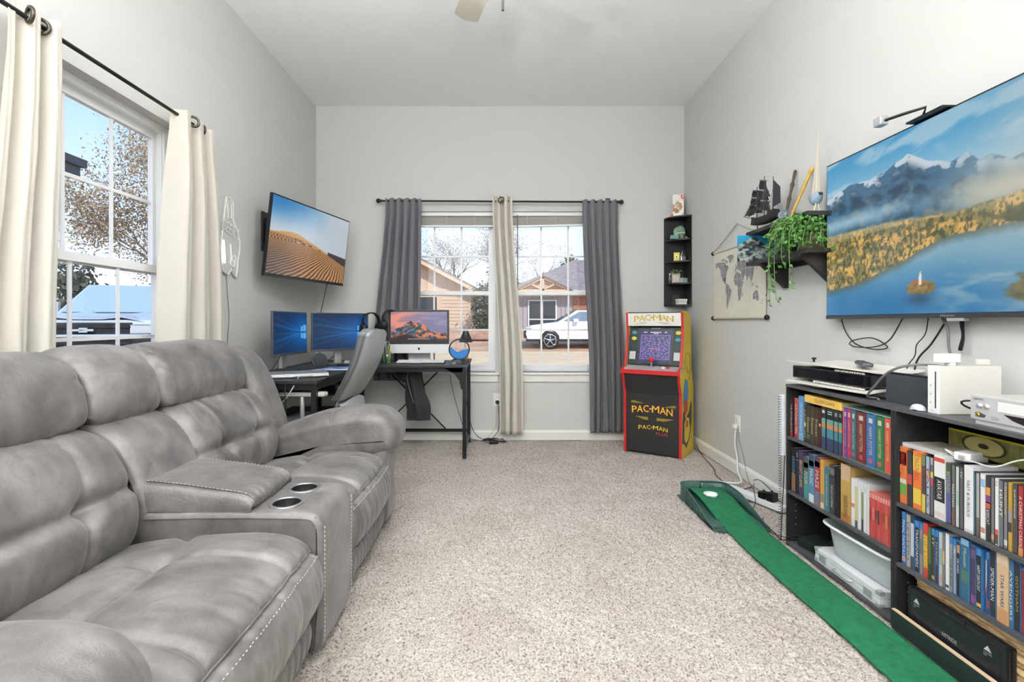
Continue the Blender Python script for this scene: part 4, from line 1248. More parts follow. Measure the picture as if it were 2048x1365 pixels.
def blue_picture(seedx):
    def f(U, V):
        cx, cy = (0.88, 0.50)
        dx, dy = U-cx, V-cy
        ang = np.arctan2(dy, -dx+1e-6)
        r = np.hypot(dx, dy)
        img = mixc(rgb('#06294f'), rgb('#0d5ea8'), np.exp(-(r/0.45)**2))
        beam = np.exp(-((np.abs(ang)-0.24)/0.05)**2)+0.6*np.exp(-((np.abs(ang)-0.42)/0.04)**2)+0.5*np.exp(-(ang/0.12)**2)
        img = mixc(img, rgb('#2f93de'), np.clip(0.75*beam*np.exp(-r/0.7)*(dx < 0.02), 0, 1))
        img = mixc(img, rgb('#04203f'), 0.75*np.exp(-(np.abs(dy+dx*0.05)/0.010)**2)*(dx < 0.0))
        for x0, x1, y0, y1 in ((0.80, 0.87, 0.52, 0.66), (0.885, 0.985, 0.52, 0.69), (0.80, 0.87, 0.345, 0.48), (0.885, 0.985, 0.315, 0.48)):
            ins = (U > x0) & (U < x1) & (V > y0) & (V < y1)
            img = mixc(img, rgb('#7fd0ff'), 0.65*ins.astype(float))
        return img
    return f

m_screen = paint_mat('screen_picture', 0.12, 0.9)
m_screen_sm = paint_mat('monitor_picture', 0.25, 0.9)
m_bezel = mat('tv_bezel', '#15171a', 0.35)
m_bezel_s = mat('monitor_bezel', '#3a3c40', 0.4)
m_silver = mat('silver_plastic', '#c3c5c7', 0.35, 0.5)

# ---- big television on the right wall; local x = toward the camera (-Y), y = into the wall (+X), z up
tv = thing('television', 'large wall television showing a mountain lake', 'television', (1.62, 2.43, 1.095), -PI/2)
TW, TH = 1.34, 0.755
MB().box(0, TW, 0.0, 0.03, 0, TH, bev=0.003).build('cabinet', m_bezel, tv)
MB().box(0.3, 1.05, 0.03, 0.052, 0.15, 0.6, bev=0.01).build('wall_mount', m_black, tv)
painted('screen', (0.006, -0.0012, 0.014), (TW-0.012, 0, 0), (0, 0, TH-0.021), 420, 236, lake_picture, m_screen, tv)
MB().box(0.0, TW, -0.004, 0.0, -0.004, 0.012, bev=0.002).build('bottom_bezel', mat('dark_steel', '#55585c', 0.3, 0.7), tv)
lettering('logo', 'Hisense', (0.635, -0.0045, 0.001), (1, 0, 0), (0, 0, 1), 0.055, 0.008, m_silver, tv)
MB().box(0.655, 0.72, -0.002, 0.02, -0.016, -0.004, bev=0.002).build('sensor_bar', m_silver, tv)
# two hanging tie straps
for i, (yy, lb) in enumerate(((1.755, 'black strap dangling below the television over the white console'), (1.385, 'black strap dangling below the television by the picture edge'))):
    s = thing('hanging_strap', lb, 'strap', (1.655, yy, 1.09), 0, 'straps under the television')
    U, V = np.meshgrid(np.linspace(0, 1, 5), np.linspace(0, 1, 24))
    Pp = np.zeros(U.shape+(3,)); Pp[..., 0] = 0.004*np.sin(V*5+i); Pp[..., 1] = (U-0.5)*0.014*(1+0.2*np.sin(V*9))+0.004*np.sin(V*7+i*2); Pp[..., 2] = 0.008-0.125*V
    o = MB().grid(Pp).build('webbing', mat('strap_black', '#17181a', 0.85), s); sd = o.modifiers.new('t', 'SOLIDIFY'); sd.thickness = 0.002
    MB().lathe([(0.003, -0.001), (0.005, 0), (0.003, 0.001)], (0, 0, -0.122), 12, axis=(1, 0, 0)).build('hook', m_silver, s)

# ---- webcam arm on top of the television
wc = thing('tv_camera', 'slim black camera on a folding arm atop the large television', 'camera', (1.60, 1.86, 1.855))
MB().box(-0.01, 0.05, -0.10, 0.06, -0.004, 0.004, bev=0.002).build('clip', m_bezel, wc)
MB().tube([(0.03, 0.03, 0.008), (0.0, -0.02, 0.03), (-0.02, 0.05, 0.036), (-0.045, 0.135, 0.040)], 0.006, 8).build('arm', m_bezel, wc)
MB().box(-0.062, -0.028, 0.12, 0.16, 0.022, 0.058, bev=0.004).build('camera_head', m_silver, wc)

# ---- smaller television on the swing mount, over the desk
tc_ = Vector((-1.435, 3.727, 1.663)); tu = Vector((0.2282, 0.9735, 0.0)).normalized(); tv_v = Vector((0.122, -0.0286, 0.99)); tn = tu.cross(tv_v).normalized(); tv_v = tn.cross(tu)
M3 = Matrix((tu, -tn, tv_v)).transposed()          # local x right, y into the wall side, z up
tv2 = thing('television', 'smaller tilted television showing sand dunes on a swing mount', 'television', tuple(tc_))
tv2.rotation_euler = M3.to_euler()
w2, h2 = 0.97, 0.558
MB().box(-w2/2, w2/2, 0.0, 0.022, -h2/2, h2/2, bev=0.003).box(-w2*0.36, w2*0.36, 0.022, 0.055, -h2*0.42, h2*0.2, bev=0.01).build('cabinet', m_bezel, tv2)
painted('screen', (-w2/2+0.008, -0.001, -h2/2+0.022), (w2-0.016, 0, 0), (0, 0, h2-0.032), 300, 170, dune_picture, m_screen, tv2)
MB().box(-w2/2, w2/2, -0.003, 0.0, -h2/2, -h2/2+0.016).build('bottom_bezel', mat('dark_steel', '#55585c', 0.3, 0.7), tv2)
mt = thing('tv_mount', 'black swing-arm wall mount behind the smaller television', 'tv mount', (XL, 3.50, 1.72))
MB().box(0, 0.014, -0.055, 0.055, -0.14, 0.14, bev=0.003).build('wall_plate', m_black, mt)
MB().box(0.014, 0.05, -0.02, 0.02, -0.10, 0.10, bev=0.004).build('pivot', m_black, mt)
MB().tube([(0.04, 0.0, 0.03), (0.10, 0.16, 0.0), (0.20, 0.225, -0.05)], 0.014, 8).tube([(0.04, 0.0, -0.04), (0.10, 0.16, -0.07), (0.20, 0.225, -0.08)], 0.014, 8).build('arm', m_black, mt)

# ---- white outline sign, half hidden by the curtain
sg = thing('wall_sign', 'white outline bar sign on the wall beside the cream curtain', 'sign', (XL, 3.06, 1.60), PI/2)
# local x along +Y, y outward (toward -X is +y) so the room side is -y
m_sign = mat('sign_white', '#cfcfca', 0.5)
m_signr = mat('sign_edge', '#f2f2ee', 0.45)
outl = [(-0.13, -0.02), (-0.10, 0.15), (-0.075, 0.245), (-0.03, 0.25), (0.0, 0.225), (0.0, 0.12), (0.05, 0.06), (0.065, 0.03), (0.085, -0.02), (0.075, -0.09), (0.055, -0.14), (0.05, -0.20), (0.035, -0.245), (0.01, -0.235), (-0.02, -0.20), (-0.06, -0.24), (-0.12, -0.22), (-0.15, -0.12)]
MB().prism(outl, (0, -0.012, 0), (1, 0, 0), (0, 0, 1), (0, 0.010, 0)).build('panel', m_sign, sg)
def ln(pts, r=0.0042, closed=False): return MB().tube([(x, -0.014, z) for x, z in pts], r, 6, closed=closed)
ln([(x*0.96, z*0.98) for x, z in outl], 0.004, True).build('outline', m_signr, sg)
ln([(-0.06, 0.20), (-0.02, 0.21), (-0.015, 0.12), (-0.055, 0.11)], 0.004, True).build('mug_outline', m_signr, sg)
ln([(-0.03, -0.04), (-0.02, -0.12), (-0.03, -0.16), (0.0, -0.185), (0.02, -0.16), (0.005, -0.14)]).build('arm_outline', m_signr, sg)
MB().lathe([(0.016, 0), (0.020, -0.004), (0.024, 0)], (0.015, -0.012, -0.125), 18, axis=(0, 1, 0)).build('ring', m_signr, sg)
lettering('letters', 'BEER\u2019S', (-0.13, -0.0125, 0.035), (1, 0, -0.22), (0.2, 0, 1), 0.19, 0.07, m_signr, sg, ext=0.008)
MB().tube([(-0.118, -0.02, -0.03), (-0.104, -0.02, -0.165)], 0.006, 10).build('lit_tube', mat('lit_tube', '#ffffff', 0.4, emit=((1, 1, 1), 3.0)), sg)
# ================================================================== desk corner
m_desk = mat('black_desk_board', '#232426', 0.5, var=(5, 0.2), bump=(40, 0.08, 0.002))
m_steel = mat('desk_steel', '#1d1e21', 0.45, 0.3)
DZ = 0.735
desk = thing('corner_desk', 'black L-shaped corner desk with steel legs and cross brace', 'desk', (-1.0, 4.1, 0))
MB().box(-1.645, -0.265, 3.85, 4.405, DZ-0.02, DZ, bev=0.003).build('back_desktop', m_desk, desk, True)
MB().box(-1.645, -1.066, 2.83, 3.848, DZ-0.02, DZ, bev=0.003).build('side_desktop', m_desk, desk, True)
lg = 0.015
for x, y in ((-0.285, 3.87), (-0.285, 4.385), (-1.085, 2.85), (-1.625, 2.85), (-1.085, 3.83), (-1.625, 4.385)):
    MB().box(x-lg, x+lg, y-lg, y+lg, 0.0, DZ-0.02).build('leg', m_steel, desk, True)
def bar(p, q, w=0.012, nm='rail'):
    return MB().tube([p, q], w, 4).build(nm, m_steel, desk, True)
MB().box(-1.62, -0.29, 4.375, 4.395, 0.095, 0.120).build('back_rail', m_steel, desk, True)
MB().box(-0.297, -0.273, 3.88, 4.38, 0.05, 0.075).build('side_rail', mat('worn_steel', '#6d6f72', 0.35, 0.6), desk, True)
MB().box(-1.05, -0.29, 3.862, 3.882, DZ-0.055, DZ-0.02).build('front_rail', m_steel, desk, True)
MB().box(-1.09, -1.07, 2.86, 3.84, DZ-0.055, DZ-0.02).build('front_rail', m_steel, desk, True)
MB().box(-1.62, -1.09, 2.84, 2.86, DZ-0.055, DZ-0.02).build('end_rail', m_steel, desk, True)
bar((-1.07, 4.385, 0.115), (-0.54, 4.385, 0.655), 0.007, 'cross_brace'); bar((-0.485, 4.380, 0.115), (-1.02, 4.380, 0.655), 0.007, 'cross_brace')
gp = [(0, 0), (-0.16, 0), (-0.11, -0.022), (-0.06, -0.055), (-0.025, -0.105), (-0.012, -0.17), (0, -0.17)]
MB().prism(gp, (-0.30, 3.862, DZ-0.02), (1, 0, 0), (0, 0, 1), (0, 0.012, 0)).build('corner_gusset', m_steel, desk, True)
MB().box(-1.63, -1.08, 3.34, 3.84, 0.575, 0.592).build('under_shelf', m_desk, desk, True)
MB().box(-1.63, -1.08, 3.20, 3.84, 0.40, 0.417).build('under_shelf', m_desk, desk, True)
for x, y in ((-1.09, 3.35), (-1.62, 3.35)):
    MB().box(x-0.012, x+0.012, y-0.012, y+0.012, 0.0, DZ-0.02).build('shelf_post', m_steel, desk, True)

# ---- monitors
m_mon = mat('monitor_shell', '#4d5055', 0.4)
def monitor(label, p0, p1, z0, z1, pic, foot=True):
    """screen from p0 (left edge) to p1 (right edge) as seen"""
    a = Vector((*p0, 0)); c = Vector((*p1, 0)); u = (c-a); w = u.length; u.normalize()
    r = thing('monitor', label, 'monitor', ((p0[0]+p1[0])/2, (p0[1]+p1[1])/2, DZ), math.atan2(u.y, u.x), 'desk monitors')
    zb, zt = z0-DZ, z1-DZ
    MB().box(-w/2, w/2, 0, 0.018, zb, zt, bev=0.003).box(-w*0.3, w*0.3, 0.018, 0.045, zb+0.05, zt-0.06, bev=0.01).build('housing', m_mon, r)
    MB().box(-w/2+0.0, w/2, -0.003, 0.0, zb, zb+0.016).build('chin', mat('monitor_chin', '#4b5058', 0.35), r)
    painted('screen', (-w/2+0.008, -0.0008, zb+0.018), (w-0.016, 0, 0), (0, 0, zt-zb-0.026), 160, 90, pic, m_screen_sm, r)
    MB().box(-0.03, 0.03, 0.05, 0.075, 0.008, zb+0.12, bev=0.005).build('stand', m_silver, r)
    MB().box(-0.11, 0.11, -0.03, 0.13, 0.0, 0.009, bev=0.003).build('foot', m_mon, r)
    return r
monitor('monitor with blue light-beam wallpaper parallel to the left wall', (-1.475, 3.17), (-1.465, 3.70), 0.845, 1.15, blue_picture(0))
monitor('monitor with blue light-beam wallpaper angled across the desk corner', (-1.455, 3.77), (-1.115, 4.12), 0.845, 1.15, blue_picture(1))

# ---- keyboards: every key a block
m_key = mat('key_dark', '#2c2e31', 0.55); m_keyw = mat('key_white', '#e8e8e6', 0.45); m_kb = mat('keyboard_body', '#3a3c40', 0.5)
def keyboard(label, loc, rz, w, d, m_body, m_cap, rows=5, cols=17, group=None):
    r = thing('keyboard', label, 'keyboard', loc, rz, group)
    MB().prism([(-d/2, 0), (d/2, 0), (d/2, 0.022), (-d/2, 0.010)], (-w/2, 0, 0), (0, 1, 0), (0, 0, 1), (w, 0, 0)).build('body', m_body, r)
    kw, kd = (w-0.016)/cols, (d-0.014)/rows
    km = MB().box(-kw*0.43, kw*0.43, -kd*0.42, kd*0.42, 0, 0.007, bev=0.0015).mesh('key'); km.materials.append(m_cap)
    for j in range(rows):
        for i in range(cols):
            if j == 0 and 4 <= i <= 8: continue
            y = -d/2+0.007+kd*(j+0.5)
            place('key', km, r, (-w/2+0.008+kw*(i+0.5), y, 0.010+0.012*(y+d/2)/d), (0.09, 0, 0))
    sp = MB().box(-w/2+0.008+kw*4.1, -w/2+0.008+kw*8.9, -d/2+0.008, -d/2+0.006+kd*0.9, 0.009, 0.0175, bev=0.0015)
    sp.build('space_bar', m_cap, r)
    return r
keyboard('black keyboard lying under the monitor by the left wall', (-1.40, 3.44, DZ), math.radians(76), 0.42, 0.135, m_kb, m_key)
keyboard('black keyboard with pale keys below the silver-chinned computer', (-0.655, 4.02, DZ), 0.02, 0.40, 0.13, mat('key_tray', '#232427', 0.5), m_keyw)

# ---- laptop, closed
lt = thing('laptop', 'closed silver laptop on the near end of the side desk', 'laptop', (-1.27, 3.08, DZ), math.radians(24))
m_alu = mat('aluminium', '#b9babc', 0.35, 0.7)
MB().box(-0.17, 0.17, -0.115, 0.115, 0.004, 0.018, bev=0.004).build('base', m_alu, lt)
MB().box(-0.17, 0.17, -0.115, 0.115, 0.0185, 0.025, bev=0.003).build('lid', m_alu, lt)
b = MB()
for k in range(14): b.box(-0.02+k*0.007, -0.016+k*0.007, -0.1155, -0.1145, 0.008, 0.014)
b.build('vent_slots', m_black, lt)['kind'] = 'stuff'
# ---- mouse pad and round speaker
mp = painted('mouse_pad', (-1.36, 3.44, DZ+0.0035), (0.275, 0.03, 0), (-0.03, 0.26, 0), 60, 50, lambda U, V: mixc(mixc(rgb('#f0f3fa'), rgb('#5a78c0'), sstep(0.35, 0.9, fbm(U*4, V*4, 4, 3)+0.4*V)), rgb('#2a3560'), 0.5*sstep(0.55, 0.7, fbm(U*6+4, V*5, 3, 8))), paint_mat('pad_print', 0.7))
tag(mp, 'blue and white printed mouse pad behind the laptop', 'mouse pad')
mp.modifiers.new('t', 'SOLIDIFY').thickness = 0.003
sp = thing('smart_speaker', 'round dark fabric speaker disc standing on the side desk', 'speaker', (-1.345, 3.63, DZ))
MB().lathe([(0.001, -0.03), (0.045, -0.028), (0.056, -0.012), (0.058, 0.010), (0.052, 0.022), (0.001, 0.025)], (0, 0, 0.055), 28, axis=(0.45, -0.85, 0.25)).build('body', mat('speaker_fabric', '#34373c', 0.8, bump=(900, 0.3, 0.001)), sp)
MB().lathe([(0.050, 0.023), (0.053, 0.026), (0.056, 0.020)], (0, 0, 0.055), 28, axis=(0.45, -0.85, 0.25)).build('light_ring', mat('speaker_ring', '#4a4e55', 0.3), sp)
# ---- small can, mouse, box and other bits by the sofa
cn = thing('drink_can', 'small red, white and blue can at the desk end by the sofa', 'can', (-1.50, 3.06, DZ))
MB().lathe([(0.001, 0), (0.022, 0), (0.025, 0.004), (0.025, 0.018)], n=20).build('can_foot', mat('can_red', '#b13a3a', 0.3, 0.4), cn)
MB().lathe([(0.025, 0.018), (0.025, 0.034)], n=20).build('can_band', mat('can_white', '#e6e8ea', 0.3, 0.3), cn)
MB().lathe([(0.025, 0.034), (0.025, 0.047), (0.021, 0.052), (0.001, 0.052)], n=20).build('can_top', mat('can_blue', '#3d6aa8', 0.3, 0.4), cn)
def mouse(label, loc, rz, col, group=None):
    r = thing('computer_mouse', label, 'mouse', loc, rz, group)
    T, R = np.meshgrid(np.linspace(0, 2*PI, 29), np.linspace(0, 1, 10))
    z = 0.034*np.sqrt(np.clip(1-R**2.4, 0, 1))*(1+0.15*np.sin(T)*R)
    MB().grid(np.stack([0.031*R*np.cos(T), 0.055*R*np.sin(T), z+0.001], -1), flip=True).build('shell', mat('mouse_'+col, col, 0.4), r)
    MB().lathe([(0.006, -0.003), (0.009, -0.002), (0.009, 0.002), (0.006, 0.003)], (0, 0.03, 0.028), 16, axis=(1, 0, 0)).build('wheel', m_black, r)
    return r
mouse('dark mouse at the desk end beside the small can', (-1.42, 2.96, DZ), 0.6, '#3c3f44')
mouse('grey mouse beside the blue sand-art disc', (-0.362, 3.97, DZ), -0.9, '#55585e')
ph = tag(MB().box(-0.035, 0.035, -0.07, 0.07, 0, 0.008, bev=0.003).build('phone', m_bezel), 'black phone lying flat behind the small can', 'phone')
ph.location = (-1.55, 3.20, DZ); ph.rotation_euler = (0, 0, 0.4)
dk = thing('docking_station', 'small black docking hub below the angled monitor', 'hub', (-1.19, 3.80, DZ))
MB().box(-0.07, 0.07, -0.04, 0.04, 0, 0.02, bev=0.004).build('body', m_bezel, dk)
MB().box(-0.02, 0.02, -0.02, 0.02, 0.02, 0.042, bev=0.004).build('plug_block', m_silver, dk)

# ---- all-in-one computer
im = thing('desktop_computer', 'silver-chinned all-in-one computer showing red mountain peaks', 'computer', (-0.70, 4.20, DZ), math.radians(3))
w, zt, zc, zb = 0.258, 0.447, 0.180, 0.075
MB().box(-w, w, 0, 0.012, zb, zt, bev=0.003).build('housing', m_alu, im)
MB().box(-w+0.001, w-0.001, -0.002, 0.0, zc-0.028, zt-0.001).build('glass_front', m_bezel, im)
MB().box(-w+0.001, w-0.001, -0.003, 0.0, zb, zc-0.03).build('chin', mat('bright_alu', '#d9dadb', 0.4, 0.5), im)
painted('screen', (-w+0.018, -0.0028, zc-0.012), (2*w-0.036, 0, 0), (0, 0, zt-0.018-zc+0.012), 220, 130, peak_picture, m_screen_sm, im)
# fruit logo: bitten disc with a leaf
lz_ = (zb+zc-0.03)/2
pts = []
for k in range(40):
    t = 2*PI*k/40
    rr = 0.0105*(1+0.10*math.cos(2*t)*-1) - 0.0018*math.exp(-((t-PI/2)/0.35)**2) - 0.0015*math.exp(-((t-3*PI/2)/0.3)**2)
    x, z = rr*math.cos(t), rr*math.sin(t)
    if math.hypot(x-0.0115, z-0.001) < 0.0055: x = 0.0115-0.0055*math.cos(math.asin(max(-1, min(1, (z-0.001)/0.0055))))
    pts.append((x, z))
lf = [(0.0005, 0.0105), (0.0015, 0.0145), (0.0055, 0.0165), (0.005, 0.0125)]
MB().prism(pts, (0, -0.0036, lz_), (1, 0, 0), (0, 0, 1), (0, 0.0006, 0)).prism(lf, (0, -0.0036, lz_), (1, 0, 0), (0, 0, 1), (0, 0.0006, 0)).build('logo', m_black, im)
MB().prism([(0.0, 0.0), (0.19, 0.0), (0.19, 0.006), (0.07, 0.010), (0.03, 0.2), (0.016, 0.2), (0.05, 0.008), (0.0, 0.005)], (-0.095, -0.02, 0), (0, 1, 0), (0, 0, 1), (0.19, 0, 0)).build('stand', m_alu, im)

def headphones(label, loc, rz, tilt, group):
    r = thing('headphones', label, 'headphones', loc, rz, group)
    r.rotation_euler = (tilt, 0, rz)
    m_hp = mat('headphone_black', '#1b1c1f', 0.45); m_pad = mat('headphone_pad', '#101113', 0.8)
    arc = [(0.085*math.cos(t), 0, 0.085*math.sin(t)) for t in np.linspace(-0.1, PI+0.1, 22)]
    U, V = np.meshgrid(np.linspace(-1, 1, 5), np.arange(22))
    P = np.array([[(a[0], u*0.016, a[2]) for u in np.linspace(-1, 1, 5)] for a in arc])
    o = MB().grid(P).build('headband', m_hp, r); o.modifiers.new('t', 'SOLIDIFY').thickness = 0.01
    for s in (-1, 1):
        MB().tube([(s*0.085, 0, 0.0), (s*0.092, 0, -0.03), (s*0.09, 0, -0.05)], 0.006, 6).build('yoke', m_hp, r)
        c = MB().lathe([(0.001, 0.022), (0.030, 0.020), (0.040, 0.008), (0.042, -0.004)], (s*0.082, 0, -0.05), 24, axis=(s, 0, 0)).build('ear_cup', m_hp, r)
        MB().lathe([(0.042, -0.004), (0.044, -0.014), (0.036, -0.024), (0.02, -0.02), (0.001, -0.012)], (s*0.082, 0, -0.05), 24, axis=(s, 0, 0)).build('ear_pad', m_pad, c)
    return r
headphones('black headphones hung on the upper left corner of the silver-chinned computer', (-0.945, 4.165, 1.10), math.radians(62), 0.1, 'headphones at the desk')
headphones('black headphones hung on the corner of the angled monitor', (-1.09, 4.12, 1.075), math.radians(50), 0.0, 'headphones at the desk')

# ---- pen cup and pens
pcup = thing('pen_cup', 'clear pen cup beside the silver-chinned computer', 'pen cup', (-0.935, 4.03, DZ))
MB().lathe([(0.001, 0.003), (0.034, 0.003), (0.036, 0.10), (0.034, 0.10), (0.033, 0.006)], n=24).build('cup', glass_mat('cup_plastic', 0.12, (0.85, 0.95, 0.93)), pcup)
pens = (('#c7d84a', 'lime'), ('#d6407c', 'pink'), ('#7a4a9a', 'violet'), ('#e8c33a', 'yellow'), ('#2d2f33', 'black'), ('#4aa36a', 'green'))
for i, (c, nm) in enumerate(pens):
    a = i*1.05; x, y = 0.018*math.cos(a), 0.018*math.sin(a)
    r = thing('marker_pen', '%s marker pen standing in the clear pen cup' % nm, 'pen', (pcup.location.x+x, pcup.location.y+y, DZ+0.005), 0, 'pens in the cup')
    h = 0.13+0.015*(i % 3)
    q = (x*0.5, y*0.5, h*0.7)
    MB().cyl((0, 0, 0), q, 0.0058, n=10).build('barrel', mat('pen_'+nm, c, 0.4), r)
    MB().cyl(q, (x*0.75, y*0.75, h), 0.0062, 0.005, n=10).build('cap', mat('pen_'+nm, c, 0.4), r)
sc_ = thing('scissors', 'scissors handle poking out of the clear pen cup', 'scissors', (-0.945, 4.04, DZ+0.006))
for s in (-1, 1):
    MB().tube([(s*0.012+0.016*math.cos(t), 0, 0.155+0.02*math.sin(t)) for t in np.linspace(0, 2*PI, 17)[:-1]], 0.0032, 6, closed=True).build('handle_loop', mat('scissor_grey', '#8d8f93', 0.4), sc_)
MB().tube([(0, 0, 0.135), (0, 0, 0.01)], [0.006, 0.002], 6).build('blades', m_silver, sc_)
tum = thing('tumbler', 'teal translucent tumbler half hidden by the chair', 'tumbler', (-1.015, 4.10, DZ))
MB().lathe([(0.001, 0.004), (0.028, 0.004), (0.036, 0.12), (0.034, 0.12), (0.026, 0.008)], n=24).build('cup', mat('teal_plastic', '#5f9a98', 0.25, trans=0.4), tum)

# ---- sand-art disc
sa = thing('sand_art', 'round black-framed sand picture with blue sand', 'ornament', (-0.343, 4.07, DZ), math.radians(6))
MB().tube([(0.083*math.cos(t), 0, 0.115+0.083*math.sin(t)) for t in np.linspace(0, 2*PI, 49)[:-1]], 0.0055, 8, closed=True).build('ring', m_bezel, sa)
def sand_line(x): return -0.018+0.035*abs(x/0.08)**1.5+0.006*math.sin(x*70)
xs = np.linspace(-0.079, 0.079, 30)
poly = [(x, min(sand_line(x), math.sqrt(max(0, 0.079**2-x*x)))) for x in xs] + [(x, -math.sqrt(max(0, 0.079**2-x*x))) for x in xs[::-1][1:-1]]
MB().prism(poly, (0, -0.003, 0.115), (1, 0, 0), (0, 0, 1), (0, 0.006, 0)).build('blue_sand', mat('blue_sand', '#1f7fd0', 0.8, bump=(900, 0.4, 0.001)), sa)
def band(x): return sand_line(x)+0.002+0.012*max(0, (x+0.02)/0.08)
poly = [(x, sand_line(x)+0.0005) for x in xs[14:27]]+[(x, band(x)+0.006) for x in xs[14:27][::-1]]
MB().prism(poly, (0, -0.003, 0.115), (1, 0, 0), (0, 0, 1), (0, 0.006, 0)).build('tan_sand', mat('tan_sand', '#d9a878', 0.8), sa)
for yy in (-0.004, 0.004):
    MB().lathe([(0.001, 0), (0.08, 0)], (0, yy, 0.115), 40, axis=(0, 1, 0)).build('glass_disc', m_pane, sa)
MB().prism([(-0.075, 0), (0.075, 0), (0.06, 0.03), (0.035, 0.042), (0.03, 0.036), (0, 0.028), (-0.03, 0.036), (-0.035, 0.042), (-0.06, 0.03)], (0, -0.02, 0), (1, 0, 0), (0, 0, 1), (0, 0.04, 0)).build('stand', m_bezel, sa)

# ---- small lamp behind the disc
dl = thing('desk_lamp', 'small desk lamp with dark cone shade and wooden base', 'lamp', (-0.305, 4.30, DZ))
m_wood = mat('light_wood', '#c9a06a', 0.5, var=(12, 0.15))
MB().box(-0.05, 0.05, -0.05, 0.05, 0.0, 0.02, bev=0.004).build('base', mat('dark_wood', '#6b4d38', 0.5), dl)
MB().box(-0.02, 0.02, -0.02, 0.02, 0.02, 0.10, bev=0.003).build('wood_post', m_wood, dl)
MB().cyl((-0.005, 0, 0.10), (-0.005, 0, 0.18), 0.006, n=10).build('stem', m_silver, dl)
MB().lathe([(0.022, 0.262), (0.062, 0.165), (0.060, 0.165), (0.020, 0.258), (0.001, 0.262)], n=28).build('shade', mat('lamp_shade_dark', '#3d3f42', 0.5, 0.3), dl)
MB().tube([(-0.012, 0, 0.262), (-0.010, 0, 0.295), (0, 0, 0.306), (0.010, 0, 0.295), (0.012, 0, 0.262)], 0.003, 6).build('handle', m_silver, dl)

# ---- jacket hung from under the desktop
jk = thing('jacket', 'black jacket hanging from the desk edge in front of the brace', 'jacket', (-0.74, 4.10, DZ-0.03))
def drape(cols, nm, m):
    """cols: list of (z, xc, yc, half width, half depth)"""
    C = crom(cols, 30); P = []
    for z, xc, yc, a, c in C:
        ring = []
        for k in range(28):
            t = 2*PI*k/28
            f = 1+0.26*math.sin(5*t+z*9)+0.12*math.sin(9*t-z*14)
            ring.append((xc+a*f*math.cos(t), yc+c*f*math.sin(t), z))
        ring.append(ring[0]); P.append(ring)
    b = MB().grid(np.array(P), flip=False)
    b.add(P[0][:28], [tuple(range(28))]); b.add(P[-1][:28], [tuple(range(27, -1, -1))])
    return b.build(nm, m, jk)
m_jk = mat('jacket_black', '#24252a', 0.65, bump=(35, 0.3, 0.01), sheen=0.2)
drape([(0.0, 0.0, 0, 0.055, 0.03), (-0.08, 0.015, 0, 0.065, 0.035), (-0.2, 0.03, 0, 0.07, 0.03), (-0.32, 0.05, 0, 0.085, 0.04), (-0.42, 0.055, 0, 0.085, 0.035), (-0.45, 0.055, 0, 0.082, 0.03)], 'body', m_jk)
drape([(0.0, -0.12, 0.01, 0.075, 0.03), (-0.05, -0.10, 0.01, 0.07, 0.035), (-0.10, -0.06, 0.01, 0.055, 0.03), (-0.135, -0.05, 0.01, 0.03, 0.01)], 'sleeve', m_jk)
MB().tube(crom([(-0.02, -0.04, -0.01), (-0.035, -0.042, -0.09), (-0.02, -0.04, -0.17), (0.02, -0.04, -0.30), (0.05, -0.035, -0.36)], 24), 0.0025, 5).build('pale_piping', mat('jacket_piping', '#9a9ca0', 0.5), jk)

# ---- office chair facing the side desk
ch = thing('office_chair', 'grey leather office chair turned to the side desk', 'office chair', (-1.215, 3.17, 0), math.radians(86))
m_lea = mat('grey_leather', '#a4a6a7', 0.45, bump=(120, 0.06, 0.002))
m_lead = mat('grey_leather_dark', '#8a8c8f', 0.5, bump=(120, 0.06, 0.002))
def back_slab(half, y_bot, y_top, z0, z1, th, nm, m, bulge=0.02):
    U, V = np.meshgrid(np.linspace(-1, 1, 25), np.linspace(0, 1, 40))
    wdt = half*(0.90+0.14*np.sin(PI*(V*0.75+0.15)))
    rnd_ = np.clip(1-np.maximum(0, (V-0.93)/0.07)**2*0.22, 0, 1)
    x = U*wdt*rnd_
    yc = y_bot+(y_top-y_bot)*V - 0.03*np.sin(PI*V)
    z = z0+(z1-z0)*V - 0.025*np.abs(U)**3*sstep(0.85, 1.0, V)
    fr = np.stack([x, yc+th/2-0.03*(1-U**2)*0.0-0.5*th*np.abs(U)**6, z], -1)
    bk = np.stack([x, yc-th/2-bulge*(1-U**2)*np.sin(PI*V)+0.5*th*np.abs(U)**6, z], -1)
    loop = np.concatenate([fr, bk[:, ::-1]], 1)
    loop = np.concatenate([loop, loop[:, :1]], 1)
    b = MB().grid(loop)
    for row in (0, -1):
        ring = [tuple(q) for q in loop[row, :-1]]
        b.add(ring, [tuple(range(len(ring))) if row else tuple(range(len(ring)-1, -1, -1))])
    return b.build(nm, m, ch)
back_slab(0.215, -0.215, -0.385, 0.60, 1.035, 0.05, 'back_cushion', m_lead)
back_slab(0.222, -0.245, -0.425, 0.595, 1.03, 0.035, 'back_shell', m_lea)
back_slab(0.20, -0.20, -0.25, 0.42, 0.60, 0.06, 'lower_back', m_lea, 0.01)
U, V = np.meshgrid(np.linspace(-1, 1, 25), np.linspace(-1, 1, 25))
sx = U*0.24*np.sqrt(1-0.18*V**2); sy = V*0.23*np.sqrt(1-0.18*U**2)
MB().grid(np.stack([sx, sy, 0.475-0.04*np.maximum(np.abs(U), np.abs(V))**4], -1)).grid(np.stack([sx, sy, 0.40+0.03*np.maximum(np.abs(U), np.abs(V))**4], -1), flip=True).build('seat', m_lea, ch)
m_arm = mat('arm_pad', '#c9c7c0', 0.5)
